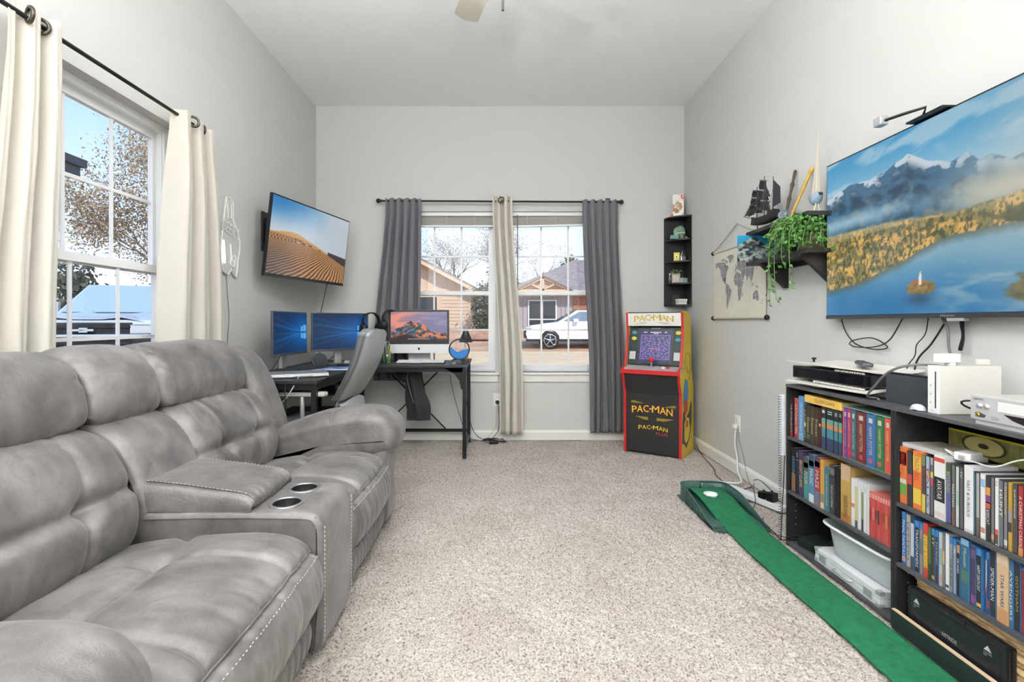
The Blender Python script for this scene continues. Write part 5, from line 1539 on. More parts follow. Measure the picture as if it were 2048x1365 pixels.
for s in (-1, 1):
    MB().box(s*0.255-0.03, s*0.255+0.03, -0.20, 0.08, 0.635, 0.662, bev=0.011).build('armrest', m_arm, ch)
    MB().tube([(s*0.25, -0.05, 0.635), (s*0.27, -0.06, 0.55), (s*0.22, -0.04, 0.42)], 0.014, 8).build('arm_support', m_silver, ch)
MB().cyl((0, 0, 0.12), (0, 0, 0.41), 0.028).build('gas_lift', m_black, ch)
for k in range(5):
    a = k*2*PI/5+0.3
    lgm = MB().tube([(0, 0, 0.12), (0.14*math.cos(a), 0.14*math.sin(a), 0.105), (0.27*math.cos(a), 0.27*math.sin(a), 0.075)], [0.03, 0.024, 0.018], 8).build('base_leg', m_silver, ch)
    MB().cyl((0.27*math.cos(a)-0.02*math.sin(a), 0.27*math.sin(a)+0.02*math.cos(a), 0.03), (0.27*math.cos(a)+0.02*math.sin(a), 0.27*math.sin(a)-0.02*math.cos(a), 0.03), 0.028, n=16).build('caster', m_black, lgm)
# ================================================================== arcade cabinet
m_yel = mat('arcade_yellow', '#e8c81e', 0.35)
m_red = mat('arcade_red', '#c9262c', 0.4)
m_blk = mat('arcade_black', '#2b2a29', 0.45)
m_wht = mat('arcade_white', '#eceae4', 0.4)
arot = math.atan2(-0.265, 0.381)
arc = thing('arcade_cabinet', 'yellow-sided home arcade cabinet in the back corner', 'arcade cabinet', (1.025, 4.075, 0), arot)
# local: x to the right along the front, y into the depth, z up; front bottom edge at y=0
AW = 0.464
side = [(0.012, 0.0), (0.012, 0.50), (-0.012, 0.56), (-0.03, 0.61), (-0.045, 0.665), (-0.045, 0.70), (0.015, 0.715), (0.055, 0.85), (0.075, 0.95), (0.075, 1.03), (0.060, 1.155), (0.13, 1.165), (0.22, 1.162), (0.285, 1.12), (0.31, 1.05), (0.33, 0.7), (0.36, 0.60), (0.40, 0.55), (0.40, 0.0)]
for i, x in enumerate((0.0, AW-0.016)):
    sp_ = MB().prism(side, (x, 0, 0), (0, 1, 0), (0, 0, 1), (0.016, 0, 0)).build('side_panel', m_yel, arc)
    edge = side[:11]
    eb = MB()
    for k in range(len(edge)-1):
        (ya, za), (yb, zb_) = edge[k], edge[k+1]
        eb.add([(x-0.001, ya-0.001, za), (x+0.017, ya-0.001, za), (x+0.017, yb-0.001, zb_), (x-0.001, yb-0.001, zb_),
                (x-0.001, ya+0.008, za), (x+0.017, ya+0.008, za), (x+0.017, yb+0.008, zb_), (x-0.001, yb+0.008, zb_)],
               [(0,1,2,3), (0,3,7,4), (1,5,6,2)])
    eb.build('red_edge_trim', m_red, sp_)
x0, x1 = 0.016, AW-0.016
# plain coloured shapes on the visible side
xa = AW+0.0006
def side_shape(nm, pts, col, parent, lift=0.0):
    MB().prism(pts, (xa+lift, 0, 0), (0, 1, 0), (0, 0, 1), (0.0006, 0, 0)).build(nm, mat('art_'+col, col, 0.4), parent)
side_shape('dark_shape', [(0.03, 0.12), (0.06, 0.36), (0.10, 0.38), (0.13, 0.30), (0.24, 0.34), (0.30, 0.42), (0.33, 0.40), (0.32, 0.24), (0.26, 0.12), (0.16, 0.06), (0.10, 0.10)], '#2b2f38', sp_)
side_shape('blue_shape', [(0.06, 0.44), (0.08, 0.56), (0.14, 0.62), (0.20, 0.60), (0.22, 0.50), (0.18, 0.40), (0.10, 0.38)], '#2f8fce', sp_, 0.0007)
side_shape('red_shape', [(0.08, 0.36), (0.09, 0.43), (0.15, 0.46), (0.20, 0.42), (0.19, 0.36), (0.13, 0.33)], '#c9262c', sp_, 0.0014)
side_shape('yellow_shape', [(0.10, 0.14), (0.10, 0.26), (0.16, 0.31), (0.24, 0.29), (0.27, 0.20), (0.22, 0.12), (0.15, 0.10)], '#f0d640', sp_, 0.0007)
side_shape('red_shape', [(0.14, 0.25), (0.17, 0.29), (0.21, 0.27), (0.20, 0.23), (0.15, 0.22)], '#c9262c', sp_, 0.0014)
cur = MB()
for pts in ([(0.10, 0.70), (0.13, 0.79), (0.20, 0.83), (0.26, 0.80), (0.28, 0.70), (0.25, 0.60)], [(0.16, 0.72), (0.20, 0.66), (0.25, 0.68)], [(0.12, 0.62), (0.09, 0.52), (0.13, 0.50)]):
    cur.tube([(xa, y, z) for y, z in crom(pts, 16)], 0.0016, 5)
cur.build('line_drawing', mat('art_line', '#4a451c', 0.5), sp_)['kind'] = 'stuff'
# body boards
MB().box(x0, x1, 0.02, 0.032, 0.012, 0.50).build('lower_front', m_blk, arc)
MB().add([(x0, 0.014, 0.50), (x1, 0.014, 0.50), (x1, -0.028, 0.655), (x0, -0.028, 0.655), (x0, 0.03, 0.50), (x1, 0.03, 0.50), (x1, 0.0, 0.655), (x0, 0.0, 0.655)],
         [(0,1,2,3),(4,7,6,5),(0,3,7,4),(1,5,6,2),(3,2,6,7),(0,4,5,1)]).build('upper_front', m_blk, arc)
MB().box(x0, x1, 0.385, 0.40, 0.0, 0.58).box(x0, x1, 0.315, 0.33, 0.55, 1.10).build('back_board', m_blk, arc)
MB().box(x0, x1, 0.07, 0.29, 1.145, 1.158).build('top_board', m_blk, arc)
# control panel
cp_ = MB().add([(-0.004, -0.052, 0.672), (AW+0.004, -0.052, 0.672), (AW+0.004, 0.10, 0.715), (-0.004, 0.10, 0.715), (-0.004, -0.052, 0.688), (AW+0.004, -0.052, 0.688), (AW+0.004, 0.10, 0.731), (-0.004, 0.10, 0.731)],
               [(3,2,1,0),(4,5,6,7),(1,2,6,5),(2,3,7,6),(3,0,4,7)]).add([(-0.004, -0.052, 0.660), (AW+0.004, -0.052, 0.660), (AW+0.004, -0.052, 0.690), (-0.004, -0.052, 0.690)], [(0,1,2,3)]).build('control_panel', mat('panel_print', '#b9b4b4', 0.35), arc)
MB().box(-0.006, AW+0.006, -0.058, -0.050, 0.657, 0.692, bev=0.003).build('red_front_trim', m_red, cp_)
js = MB().cyl((AW/2, 0.01, 0.70), (AW/2, 0.0, 0.755), 0.0055, n=12).build('joystick', m_silver, arc)
MB().sphere((AW/2, -0.001, 0.772), 0.021).build('ball_top', mat('joystick_red', '#d6202a', 0.25), js)
for k in range(2):
    MB().lathe([(0.001, 0.012), (0.010, 0.011), (0.012, 0.006), (0.015, 0.004), (0.015, -0.002)], (AW/2+0.09+0.035*k, 0.02, 0.708), 18, axis=(0, -0.27, 0.96)).build('button', mat('btn_%d' % k, ('#e9e7e1', '#d6202a')[k], 0.3), arc)
# screen bezel: generic maze picture
import functools
MAZE = None
def maze_lines():
    rnd = random.Random(12); segs = []
    n, m_ = 11, 13
    vis = [[False]*m_ for _ in range(n)]
    open_ = set(); st = [(0, 0)]; vis[0][0] = True
    while st:
        x, y = st[-1]
        nb = [(x+dx, y+dy) for dx, dy in ((1, 0), (-1, 0), (0, 1), (0, -1)) if 0 <= x+dx < n and 0 <= y+dy < m_ and not vis[x+dx][y+dy]]
        if not nb: st.pop(); continue
        q = rnd.choice(nb); vis[q[0]][q[1]] = True
        open_.add(frozenset(((x, y), q))); st.append(q)
    for x in range(n):
        for y in range(m_):
            if x+1 < n and frozenset(((x, y), (x+1, y))) not in open_ and rnd.random() < 0.8: segs.append(((x+1, y), (x+1, y+1)))
            if y+1 < m_ and frozenset(((x, y), (x, y+1))) not in open_ and rnd.random() < 0.8: segs.append(((x, y+1), (x+1, y+1)))
    return segs, n, m_
SEG, MN, MM = maze_lines()
def maze_picture(U, V):
    img = np.broadcast_to(rgb('#2d2a52'), U.shape+(3,)).copy()
    x = (U-0.06)/0.88*MN; y = (V-0.10)/0.74*MM
    d = np.full(U.shape, 9.0)
    for (ax, ay), (bx, by) in SEG + [((0, 0), (MN, 0)), ((MN, 0), (MN, MM)), ((MN, MM), (0, MM)), ((0, MM), (0, 0))]:
        lo = np.hypot(x-np.clip(x, min(ax, bx), max(ax, bx)), y-np.clip(y, min(ay, by), max(ay, by)))
        d = np.minimum(d, lo)
    img = mixc(img, rgb('#8a7cf0'), np.exp(-(d/0.16)**2))
    fx_, fy_ = x-np.floor(x)-0.5, y-np.floor(y)-0.5
    dots = (np.hypot(fx_, fy_) < 0.13) & (x > 0) & (x < MN) & (y > 0) & (y < MM)
    img = mixc(img, rgb('#e8d6c8'), 0.8*dots)
    img = mixc(img, rgb('#e8578c'), ((np.abs(U-0.5) < 0.14) & (np.abs(V-0.42) < 0.015)).astype(float))
    for a, bq, v0 in ((0.12, 0.24, 0.93), (0.34, 0.66, 0.93), (0.76, 0.86, 0.93), (0.44, 0.58, 0.89)):
        t = (U > a) & (U < bq) & (np.abs(V-v0) < 0.012) & (np.sin(U*220) > -0.5)
        img = mixc(img, rgb('#f2f0fa'), t.astype(float))
    img = mixc(img, rgb('#8d8b9c'), np.full(U.shape, 0.10))
    return img
# bezel board tilted back
bz0 = Vector((x0, 0.045, 0.728)); bz1 = Vector((x0, 0.115, 1.035))
up_ = bz1-bz0; wid = x1-x0
nb_ = Vector((0, -up_.z, up_.y)).normalized()
bz = MB().add([bz0, bz0+Vector((wid, 0, 0)), bz1+Vector((wid, 0, 0)), bz1], [(0,1,2,3)]).build('screen_bezel', mat('bezel_dark', '#23312f', 0.3, coat=0.4), arc)
def on(u, v, lift=0.001): return bz0+Vector((u*wid, 0, 0))+up_*v+nb_*lift
a_, b_, c_ = on(0.205, 0.06), on(0.82, 0.06)-on(0.205, 0.06), on(0.205, 0.92)-on(0.205, 0.06)
painted('screen', tuple(a_), tuple(b_), tuple(c_), 130, 150, maze_picture, paint_mat('arcade_screen', 0.2, 1.0), arc)
def bz_quad(nm, u0, u1, v0, v1, col, lift=0.0016):
    return MB().add([on(u0, v0, lift), on(u1, v0, lift), on(u1, v1, lift), on(u0, v1, lift)], [(0,1,2,3)]).build(nm, mat('bz_'+col, col, 0.4), bz)
for u0, u1 in ((0.03, 0.15), (0.87, 0.98)):
    bz_quad('notice_card', u0, u1, 0.13, 0.34, '#c9cfcd')
for i, (u, v, w_, h_, col) in enumerate(((0.05, 0.80, 0.10, 0.10, '#3b93b3'), (0.05, 0.64, 0.10, 0.10, '#d9cf4a'), (0.88, 0.80, 0.10, 0.10, '#d9cf4a'), (0.88, 0.62, 0.10, 0.10, '#3b93b3'))):
    p = [on(u+w_/2+w_/2*math.cos(t), v+h_/2+h_/2*math.sin(t), 0.0016) for t in np.linspace(0, 2*PI, 17)[:-1]]
    MB().add(p, [tuple(range(16))]).build('coloured_disc', mat('bz_'+col, col, 0.4), bz)
fr = MB()
for (u0, v0, w_, h_) in ((0.04, 0.44, 0.06, 0.12), (0.08, 0.40, 0.06, 0.12), (0.88, 0.44, 0.06, 0.12), (0.92, 0.40, 0.05, 0.12), (0.22, 0.945, 0.06, 0.045), (0.31, 0.945, 0.06, 0.045), (0.63, 0.945, 0.06, 0.045), (0.72, 0.945, 0.06, 0.045)):
    fr.tube([on(u0, v0, .002), on(u0+w_, v0, .002), on(u0+w_, v0+h_, .002), on(u0, v0+h_, .002)], 0.0012, 4, closed=True)
fr.build('teal_frame_lines', mat('teal_line', '#2f7f80', 0.4), bz)['kind'] = 'stuff'
lettering('maker_lettering', 'ARCADE1UP', tuple(on(0.42, 0.95, 0.001)), (1, 0, 0), tuple(up_), 0.08, 0.010, m_wht, bz)
MB().add([on(0.17, 0.02, 0.004), on(0.84, 0.02, 0.004), on(0.84, 0.97, 0.004), on(0.17, 0.97, 0.004)], [(0,1,2,3)]).build('screen_glass', m_pane, arc)
# marquee
mq0 = Vector((x0, 0.068, 1.045)); mqu = Vector((0, -0.012, 0.105))
mq = MB().add([mq0, mq0+Vector((wid, 0, 0)), mq0+Vector((wid, 0, 0))+mqu, mq0+mqu, mq0+Vector((0, .03, 0)), mq0+Vector((wid, .03, 0)), mq0+Vector((wid, .03, 0))+mqu, mq0+mqu+Vector((0, .03, 0))],
              [(0,1,2,3),(4,7,6,5),(0,4,5,1),(2,6,7,3)]).build('marquee', m_wht, arc)
m_ly = mat('letter_yellow', '#f2cf3c', 0.4); m_lo = mat('letter_edge', '#7d6a4a', 0.5); m_lr = mat('letter_red', '#d8442f', 0.4); m_lb = mat('letter_blue', '#3fa3d8', 0.4)
def pac_logo(o, u, v, w, h, parent, edge, fill, edge_d=0.006):
    """arched word, each letter its own height"""
    u = Vector(u).normalized(); v = Vector(v).normalized(); o = Vector(o); word = 'PAC-MAN'
    n_ = u.cross(v)
    ws = [1, 1.15, 1.1, 0.5, 1.45, 1.15, 1.2]; tot = sum(ws)*1.0; x = 0
    e_b = MB(); f_b = MB()
    for c, q in zip(word, ws):
        lw = w*q/tot; mid_ = (x+lw/2)/w
        lift = h*0.28*(1-(2*mid_-1)**2)
        hh_ = h*0.72 if c != '-' else h*0.10
        base = o+u*x+v*(lift+(h*0.3 if c == '-' else 0))
        V_, F_ = text_mesh(c, base-v*edge_d*0.4-u*edge_d*0.2, u, v, lw*0.96+edge_d*0.4, hh_+edge_d*0.8, 0.0006); e_b.add(V_, F_)
        V_, F_ = text_mesh(c, base+u*edge_d*0.25, u, v, lw*0.86, hh_, 0.0014); f_b.add(V_, F_)
        x += lw
    e_o = e_b.build('letter_shadow', edge, parent); f_o = f_b.build('lettering', fill, parent)
    return f_o
pac_logo(mq0+Vector((0.055, 0, 0))+mqu*0.30, (1, 0, 0), mqu, 0.32, 0.06, mq, m_lo, m_ly)
sw = MB()
for k in range(3):
    sw.tube([mq0+Vector((0.05+0.02*k, -0.001, 0))+mqu*(0.10+0.07*k), mq0+Vector((0.16, -0.001, 0))+mqu*(0.22+0.04*k)], 0.0009, 4)
    sw.tube([mq0+Vector((0.36-0.02*k, -0.001, 0))+mqu*(0.10+0.07*k), mq0+Vector((0.26, -0.001, 0))+mqu*(0.22+0.04*k)], 0.0009, 4)
sw.build('speed_lines', mat('art_#c9a04a', '#c9a04a', 0.5), mq)['kind'] = 'stuff'
lf_ = [o_ for o_ in arc.children if o_.name.startswith('lower_front')][0]
pac_logo((0.065, 0.0195, 0.325), (1, 0, 0), (0, 0, 1), 0.335, 0.075, lf_, m_lr, m_ly)
pac_logo((0.12, 0.0195, 0.195), (1, 0, 0), (0, 0, 1), 0.24, 0.045, lf_, mat('letter_brown', '#6d4a22', 0.5), m_ly)
lettering('lettering_small', 'PLUS', (0.265, 0.0195, 0.165), (1, 0, 0), (0, 0, 1), 0.09, 0.024, mat('letter_crimson', '#d93a55', 0.4), lf_, ext=0.001)
sw = MB()
for k in range(4):
    sw.box(0.10+0.02*k, 0.20, 0.0190, 0.0196, 0.300-0.006*k, 0.302-0.006*k); sw.box(0.27, 0.40-0.02*k, 0.0190, 0.0196, 0.300-0.006*k, 0.302-0.006*k)
    sw.box(0.06, 0.16-0.02*k, 0.0190, 0.0196, 0.412+0.005*k, 0.4135+0.005*k); sw.box(0.33+0.02*k, 0.42, 0.0190, 0.0196, 0.395+0.005*k, 0.3965+0.005*k)
sw.build('speed_lines', m_ly, lf_)['kind'] = 'stuff'

# ================================================================== corner shelf and what stands on it
m_cs = mat('corner_shelf_black', '#1f2022', 0.5)
cs = thing('corner_shelf', 'black quarter-round corner shelf with four compartments', 'corner shelf', (XR, YB, 1.22))
R = 0.185
def quarter(r, z, t=0.013):
    pts = [(0, 0)] + [(-r*math.cos(a), -r*math.sin(a)) for a in np.linspace(0, PI/2, 13)]
    return MB().prism(pts, (0, 0, z), (1, 0, 0), (0, 1, 0), (0, 0, t))
LV = [0.0, 0.193, 0.388, 0.582, 0.787]
for z in LV: quarter(R, z).build('shelf_board', m_cs, cs)
MB().box(-R, 0, -0.008, -0.001, 0, 0.80).build('back_panel', m_cs, cs)
MB().box(-0.008, -0.001, -R, 0, 0, 0.80).build('side_panel', m_cs, cs)
cz = [1.22+z+0.013 for z in LV]
def citem(name, label, cat, x, y, lev, rz=0.0):
    return thing(name, label, cat, (XR+x, YB+y, cz[lev]), rz, 'knick-knacks on the corner shelf')
# toy box on top
t = citem('toy_box', 'white boxed toy with a figure print on top of the corner shelf', 'box', -0.085, -0.085, 4, -0.5)
MB().box(-0.045, 0.05, -0.02, 0.025, 0.0, 0.20, bev=0.002).build('carton', mat('carton_white', '#e9e7e2', 0.4), t)
painted('front_print', (-0.042, -0.0206, 0.035), (0.089, 0, 0), (0, 0, 0.16), 40, 60, lambda U, V: mixc(mixc(rgb('#efece6'), rgb('#a9825a'), sstep(0.45, 0.6, fbm(U*4, V*5, 4, 3))*sstep(0.75, 0.5, V)), rgb('#c2332e'), ((V > 0.72) & (U > 0.55)).astype(float)*sstep(0.45, 0.55, fbm(U*7, V*6, 3, 7))), paint_mat('print_matte', 0.45), t)
MB().box(-0.06, 0.04, -0.045, -0.02, 0.0, 0.028, bev=0.002).build('tray', mat('carton_white', '#e9e7e2', 0.4), t)
MB().box(-0.06, -0.035, -0.0455, -0.045, 0.004, 0.024).build('red_label', m_red, t)
MB().sphere((-0.01, -0.034, 0.055), 0.018).cyl((-0.01, -0.034, 0.028), (-0.01, -0.034, 0.045), 0.014, 0.011).build('figure', mat('toy_tan', '#b38a5c', 0.6), t)
# green rock pile
t = citem('stone_ornament', 'green stone ornament shaped like a domed grotto', 'ornament', -0.075, -0.085, 3)
bm = bmesh.new(); bmesh.ops.create_icosphere(bm, subdivisions=3, radius=1.0)
for v in bm.verts:
    c = np.array(v.co[:]); f = 0.75+0.5*float(fbm(np.array([c[0]*2+5]), np.array([c[1]*2+c[2]*2]), 3, 3)[0])
    v.co = Vector((c[0]*0.05*f, c[1]*0.04*f, max(0, 0.062+c[2]*0.062*f)))
MB().from_bm(bm, 0, False).build('dome', mat('mossy_green', '#7f9c86', 0.6, var=(40, 0.4)), t)
MB().box(-0.09, -0.02, -0.05, -0.01, 0, 0.035, bev=0.006).build('green_block', mat('jade_green', '#6f9a8a', 0.4, var=(30, 0.3)), t)
MB().tube([(-0.05, -0.055, 0.03), (-0.035, -0.06, 0.05), (0.03, -0.05, 0.055)], 0.005, 6).build('pale_rib', m_wht, t)
MB().sphere((0.045, -0.05, 0.012), 0.014, sc=(1, 1, 0.8)).build('gold_nugget', mat('gold_bits', '#b9a25a', 0.4, 0.5), t)
# yellow card box and bag
t = citem('card_box', 'small yellow card box with a dark emblem', 'box', -0.10, -0.09, 2, -0.3)
MB().box(-0.025, 0.025, -0.012, 0.012, 0, 0.078, bev=0.001).build('carton', mat('card_yellow', '#d9c83c', 0.45), t)
MB().lathe([(0.001, 0), (0.016, 0)], (0, -0.0126, 0.042), 20, axis=(0, 1, 0)).build('pale_disc', m_wht, t)
MB().prism([(-0.006, -0.008), (0.006, -0.008), (0.004, 0.002), (0, 0.012), (-0.004, 0.002)], (0, -0.0132, 0.04), (1, 0, 0), (0, 0, 1), (0, 0.0004, 0)).build('emblem', m_black, t)
t = citem('plastic_bag', 'clear plastic bag of small parts beside the yellow card box', 'bag', -0.045, -0.10, 2, 0.2)
P = []
for k in range(9):
    z = k/8*0.095; a = 0.034*(1-0.75*(k/8)**2); c = 0.014*(1-0.9*(k/8)**1.5)
    P.append([(a*math.cos(q)*(1+0.12*math.sin(3*q+k)), c*math.sin(q), z) for q in np.linspace(0, 2*PI, 17)])
MB().grid(np.array(P)).build('film', glass_mat('bag_film', 0.35, (0.9, 0.9, 0.9)), t)
MB().box(-0.025, 0.02, -0.008, 0.008, 0.001, 0.045, bev=0.003).build('contents', mat('bag_content', '#bcbcb8', 0.5), t)
# framed picture, bottle, boxes
t = citem('picture_frame', 'small pink framed picture with greenery on top', 'picture frame', -0.105, -0.085, 1, -0.25)
MB().box(-0.036, 0.036, -0.006, 0.006, 0, 0.085, bev=0.002).build('frame', mat('pink_frame', '#b98f80', 0.5), t)
MB().box(-0.026, 0.026, -0.0066, -0.006, 0.012, 0.072).build('picture', mat('grey_print', '#b9bdb9', 0.5, var=(60, 0.3)), t)
leaves(MB(), [(x, 0.0, 0.095+0.01*math.sin(x*200)) for x in np.linspace(-0.03, 0.03, 12)], 5, 0.008, 0.012, np.random.RandomState(4)).build('greenery', mat('leaf_mid', '#5f8a4f', 0.6), t)['kind'] = 'stuff'
t = citem('small_bottle', 'little clear bottle beside the pink frame', 'bottle', -0.155, -0.07, 1)
MB().lathe([(0.001, 0.002), (0.010, 0.002), (0.011, 0.05), (0.005, 0.065), (0.005, 0.075)], n=16).build('glass', mat('bottle_glass', '#d6dad9', 0.1, trans=0.7), t)
MB().cyl((0, 0, 0.075), (0, 0, 0.088), 0.007, n=14).build('cap', m_wht, t)
t = citem('mint_box', 'pale green little box beside the pink frame', 'box', -0.04, -0.10, 1, 0.4)
MB().box(-0.03, 0.03, -0.015, 0.015, 0, 0.03, bev=0.002).build('carton', mat('mint_green', '#a9c4b8', 0.5), t)
MB().box(-0.034, 0.026, -0.018, 0.012, 0.0305, 0.045, bev=0.002).build('lid', mat('mint_green', '#a9c4b8', 0.5), t)
t = citem('white_box', 'white lidded box on the lowest corner board', 'box', -0.062, -0.10, 0, 0.1)
MB().box(-0.04, 0.04, -0.025, 0.025, 0, 0.028, bev=0.002).build('carton', mat('carton_white', '#e9e7e2', 0.4), t)
MB().box(-0.043, 0.043, -0.028, 0.028, 0.0285, 0.05, bev=0.002).build('lid', mat('carton_white', '#e9e7e2', 0.4), t)
t = citem('dark_box', 'dark grey box behind the white one on the corner shelf', 'box', -0.10, -0.05, 0, 0.1)
MB().box(-0.035, 0.035, -0.015, 0.015, 0, 0.085, bev=0.002).build('carton', mat('carton_dark', '#33363b', 0.5), t)
MB().box(-0.036, 0.036, -0.016, 0.016, 0.06, 0.086, bev=0.002).build('lid', mat('carton_dark', '#33363b', 0.5), t)

# ================================================================== world map banner
mp_ = thing('map_banner', 'canvas world map banner hanging on the right wall', 'map', (XR-0.012, 3.816, 1.106), -PI/2)
# local x = toward the camera, y = into the wall, z up
MWd, MHt = 0.745, 0.505
m_canvas = mat('map_canvas', '#dcd8c9', 0.85, bump=(300, 0.15, 0.002), var=(5, 0.05))
MB().box(0, MWd, 0.0, 0.002, 0, MHt).build('canvas', m_canvas, mp_)
LAND = {
 'north_america': [(-168,66),(-156,71),(-128,70),(-110,68),(-95,69),(-85,66),(-80,62),(-92,58),(-82,52),(-78,58),(-66,58),(-56,52),(-66,46),(-71,42),(-76,35),(-81,30),(-81,25),(-84,30),(-90,29),(-97,26),(-96,19),(-88,21),(-87,16),(-83,10),(-78,8),(-86,12),(-95,16),(-106,21),(-113,31),(-118,34),(-124,41),(-124,48),(-135,58),(-150,60),(-160,56),(-165,60)],
 'greenland': [(-73,78),(-60,82),(-35,83),(-20,80),(-20,72),(-38,66),(-44,60),(-53,66),(-58,75)],
 'south_america': [(-78,8),(-72,12),(-60,9),(-50,1),(-35,-6),(-39,-15),(-48,-26),(-58,-37),(-66,-45),(-69,-54),(-74,-50),(-72,-35),(-70,-20),(-77,-12),(-81,-4)],
 'africa': [(-17,15),(-16,24),(-9,32),(-1,36),(10,37),(20,32),(32,31),(37,21),(43,12),(51,11),(41,-2),(39,-15),(33,-26),(26,-34),(18,-34),(12,-17),(13,-5),(8,4),(-8,5)],
 'europe_asia': [(-9,38),(-9,43),(-1,44),(-4,48),(3,51),(8,54),(10,57),(6,60),(12,66),(20,70),(30,71),(42,67),(55,69),(70,73),(85,74),(105,77),(125,73),(145,72),(165,70),(179,68),(178,63),(162,58),(156,51),(155,60),(140,58),(135,53),(140,48),(130,42),(122,39),(121,32),(117,24),(108,21),(109,12),(103,9),(104,2),(98,10),(94,17),(88,22),(80,15),(77,8),(72,20),(66,25),(57,26),(55,17),(45,13),(38,22),(35,31),(36,36),(27,37),(24,38),(18,41),(16,38),(12,44),(4,43),(-1,37)],
 'australia': [(114,-22),(122,-18),(131,-12),(137,-16),(142,-11),(147,-20),(153,-27),(150,-37),(140,-38),(132,-32),(116,-35)],
 'britain': [(-5,50),(1,51),(-2,56),(-5,58),(-4,54)], 'iceland': [(-24,65),(-16,66),(-14,64.5),(-20,63.5)],
 'madagascar': [(44,-24),(47,-25),(50,-15),(44,-17)], 'japan': [(131,32),(140,36),(142,43),(138,38)],
 'sumatra': [(96,5),(105,-5),(102,-4)], 'borneo': [(109,1),(117,6),(116,-3),(111,-3)], 'new_guinea': [(132,-2),(141,-3),(149,-9),(139,-8)],
 'new_zealand': [(173,-35),(178,-38),(170,-46),(167,-45),(174,-41)], 'arctic_isle': [(-120,75),(-95,78),(-85,73),(-110,72)], 'baffin': [(-88,72),(-75,72),(-64,66),(-72,64)]}
m_land = mat('map_land', '#8d8e90', 0.8, var=(20, 0.08))
for nm, pts in LAND.items():
    q = [((lo+172)/360*MWd*0.96+0.02, (la+58)/143*MHt*0.82+0.05) for lo, la in pts]
    if nm == 'europe_asia' or nm == 'north_america': pass
    bm = bmesh.new(); vs = [bm.verts.new((x, -0.0012, z)) for x, z in q]
    f = bm.faces.new(vs); bmesh.ops.triangulate(bm, faces=[f])
    MB().from_bm(bm).build(nm, m_land, mp_)
g = MB()
for k in range(1, 12): g.box(MWd*k/12-0.0006, MWd*k/12+0.0006, -0.0020, -0.0016, 0.04, MHt*0.9)
for k in range(1, 7): g.box(0.01, MWd-0.01, -0.0020, -0.0016, MHt*k/8+0.02, MHt*k/8+0.0212)
g.build('grid_lines', mat('map_grid', '#e9e7dd', 0.8), mp_)['kind'] = 'stuff'
m_dow = mat('dowel_pale', '#c9c4b3', 0.6)
for z in (0.0, MHt):
    d = MB().cyl((-0.01, 0, z), (MWd+0.01, 0, z), 0.009, n=12).build('dowel', m_dow, mp_)
    for x in (-0.012, MWd+0.012):
        MB().sphere((x, 0, z), 0.0165).build('knob', m_black, d)
MB().tube([(0.0, 0, MHt+0.008), (MWd/2, 0, MHt+0.16), (MWd, 0, MHt+0.008)], 0.0035, 6).build('hanging_cord', mat('cord_tan', '#b7b0a0', 0.8), mp_)

# ================================================================== two wall shelves
m_shf = mat('shelf_black_wood', '#2c2b2b', 0.55, var=(14, 0.35), bump=(60, 0.15, 0.002))
def wall_shelf(label, z, brackets=True):
    r = thing('wall_shelf', label, 'shelf', (XR, 2.69, z), 0, 'black wall shelves')
    MB().box(-0.178, 0, -0.30, 0.30, -0.022, 0, bev=0.002).build('board', m_shf, r)
    for yy in (0.17, -0.22):
        if brackets:
            MB().prism([(0, -0.022), (-0.155, -0.022), (-0.155, -0.034), (-0.03, -0.155), (-0.022, -0.165), (0, -0.165)], (0, yy-0.012, 0), (1, 0, 0), (0, 0, 1), (0, 0.024, 0)).build('bracket', m_shf, r)
    MB().box(-0.014, 0, -0.25, 0.25, -0.052, -0.022).build('back_rail', m_shf, r)
    return r
SH1, SH2 = 1.622, 1.440
wall_shelf('upper black wall shelf carrying the ship model', SH1, False)
wall_shelf('lower black wall shelf carrying the trailing plant', SH2)

# ---- black-sailed ship model, bow pointing away from the camera
sh = thing('ship_model', 'model tall ship with black sails on the upper shelf', 'model ship', (1.555, 2.885, SH1), math.radians(98))
# local x = bow direction
m_hull = mat('hull_black', '#232323', 0.5); m_deck = mat('deck_brown', '#5a3a2a', 0.6)
P = []
for k in range(17):
    t = k/16; x = -0.115+0.23*t
    w_ = 0.026*math.sin(PI*min(1, t*0.75+0.22))**0.7*(1-0.9*sstep(0.8, 1.0, np.array(t))); sheer = 0.072+0.018*(2*t-1)**2+0.008*t
    P.append([(x+0.012*t*q_, w_*math.sin(a)*1.0, sheer-(0.046)*math.cos(a)**0.6*1.0 if abs(a) < PI/2-1e-3 else sheer) for a, q_ in [(aa, 1-abs(aa)/1.6) for aa in np.linspace(-PI/2, PI/2, 13)]])
hull = MB().grid(np.array(P))
hull.add([P[0][k] for k in range(13)], [tuple(range(13))])
ho = hull.build('hull', m_hull, sh)
U, V = np.meshgrid(np.linspace(0, 1, 17), np.linspace(-1, 1, 5))
MB().grid(np.stack([-0.115+0.23*U, V*0.024*np.sin(PI*np.minimum(1, U*0.75+0.22))**0.7*(1-0.9*sstep(0.8, 1.0, U)), 0.066+0.018*(2*U-1)**2], -1), smooth=False).build('deck', m_deck, sh)
MB().box(-0.105, -0.045, -0.018, 0.018, 0.075, 0.10, bev=0.003).build('cabin', m_hull, sh)
MB().box(-0.01, 0.03, -0.010, 0.010, 0.07, 0.082).build('hatch', mat('hatch_red', '#7a4335', 0.6), sh)
masts = [(-0.075, 0.29), (0.0, 0.315), (0.065, 0.27)]
for x, h in masts: MB().cyl((x, 0, 0.06), (x-0.004, 0, h), 0.0032, 0.0018, n=8).build('mast', m_hull, sh)
m_sail = mat('sail_black', '#33353a', 0.85, bump=(500, 0.1, 0.001))
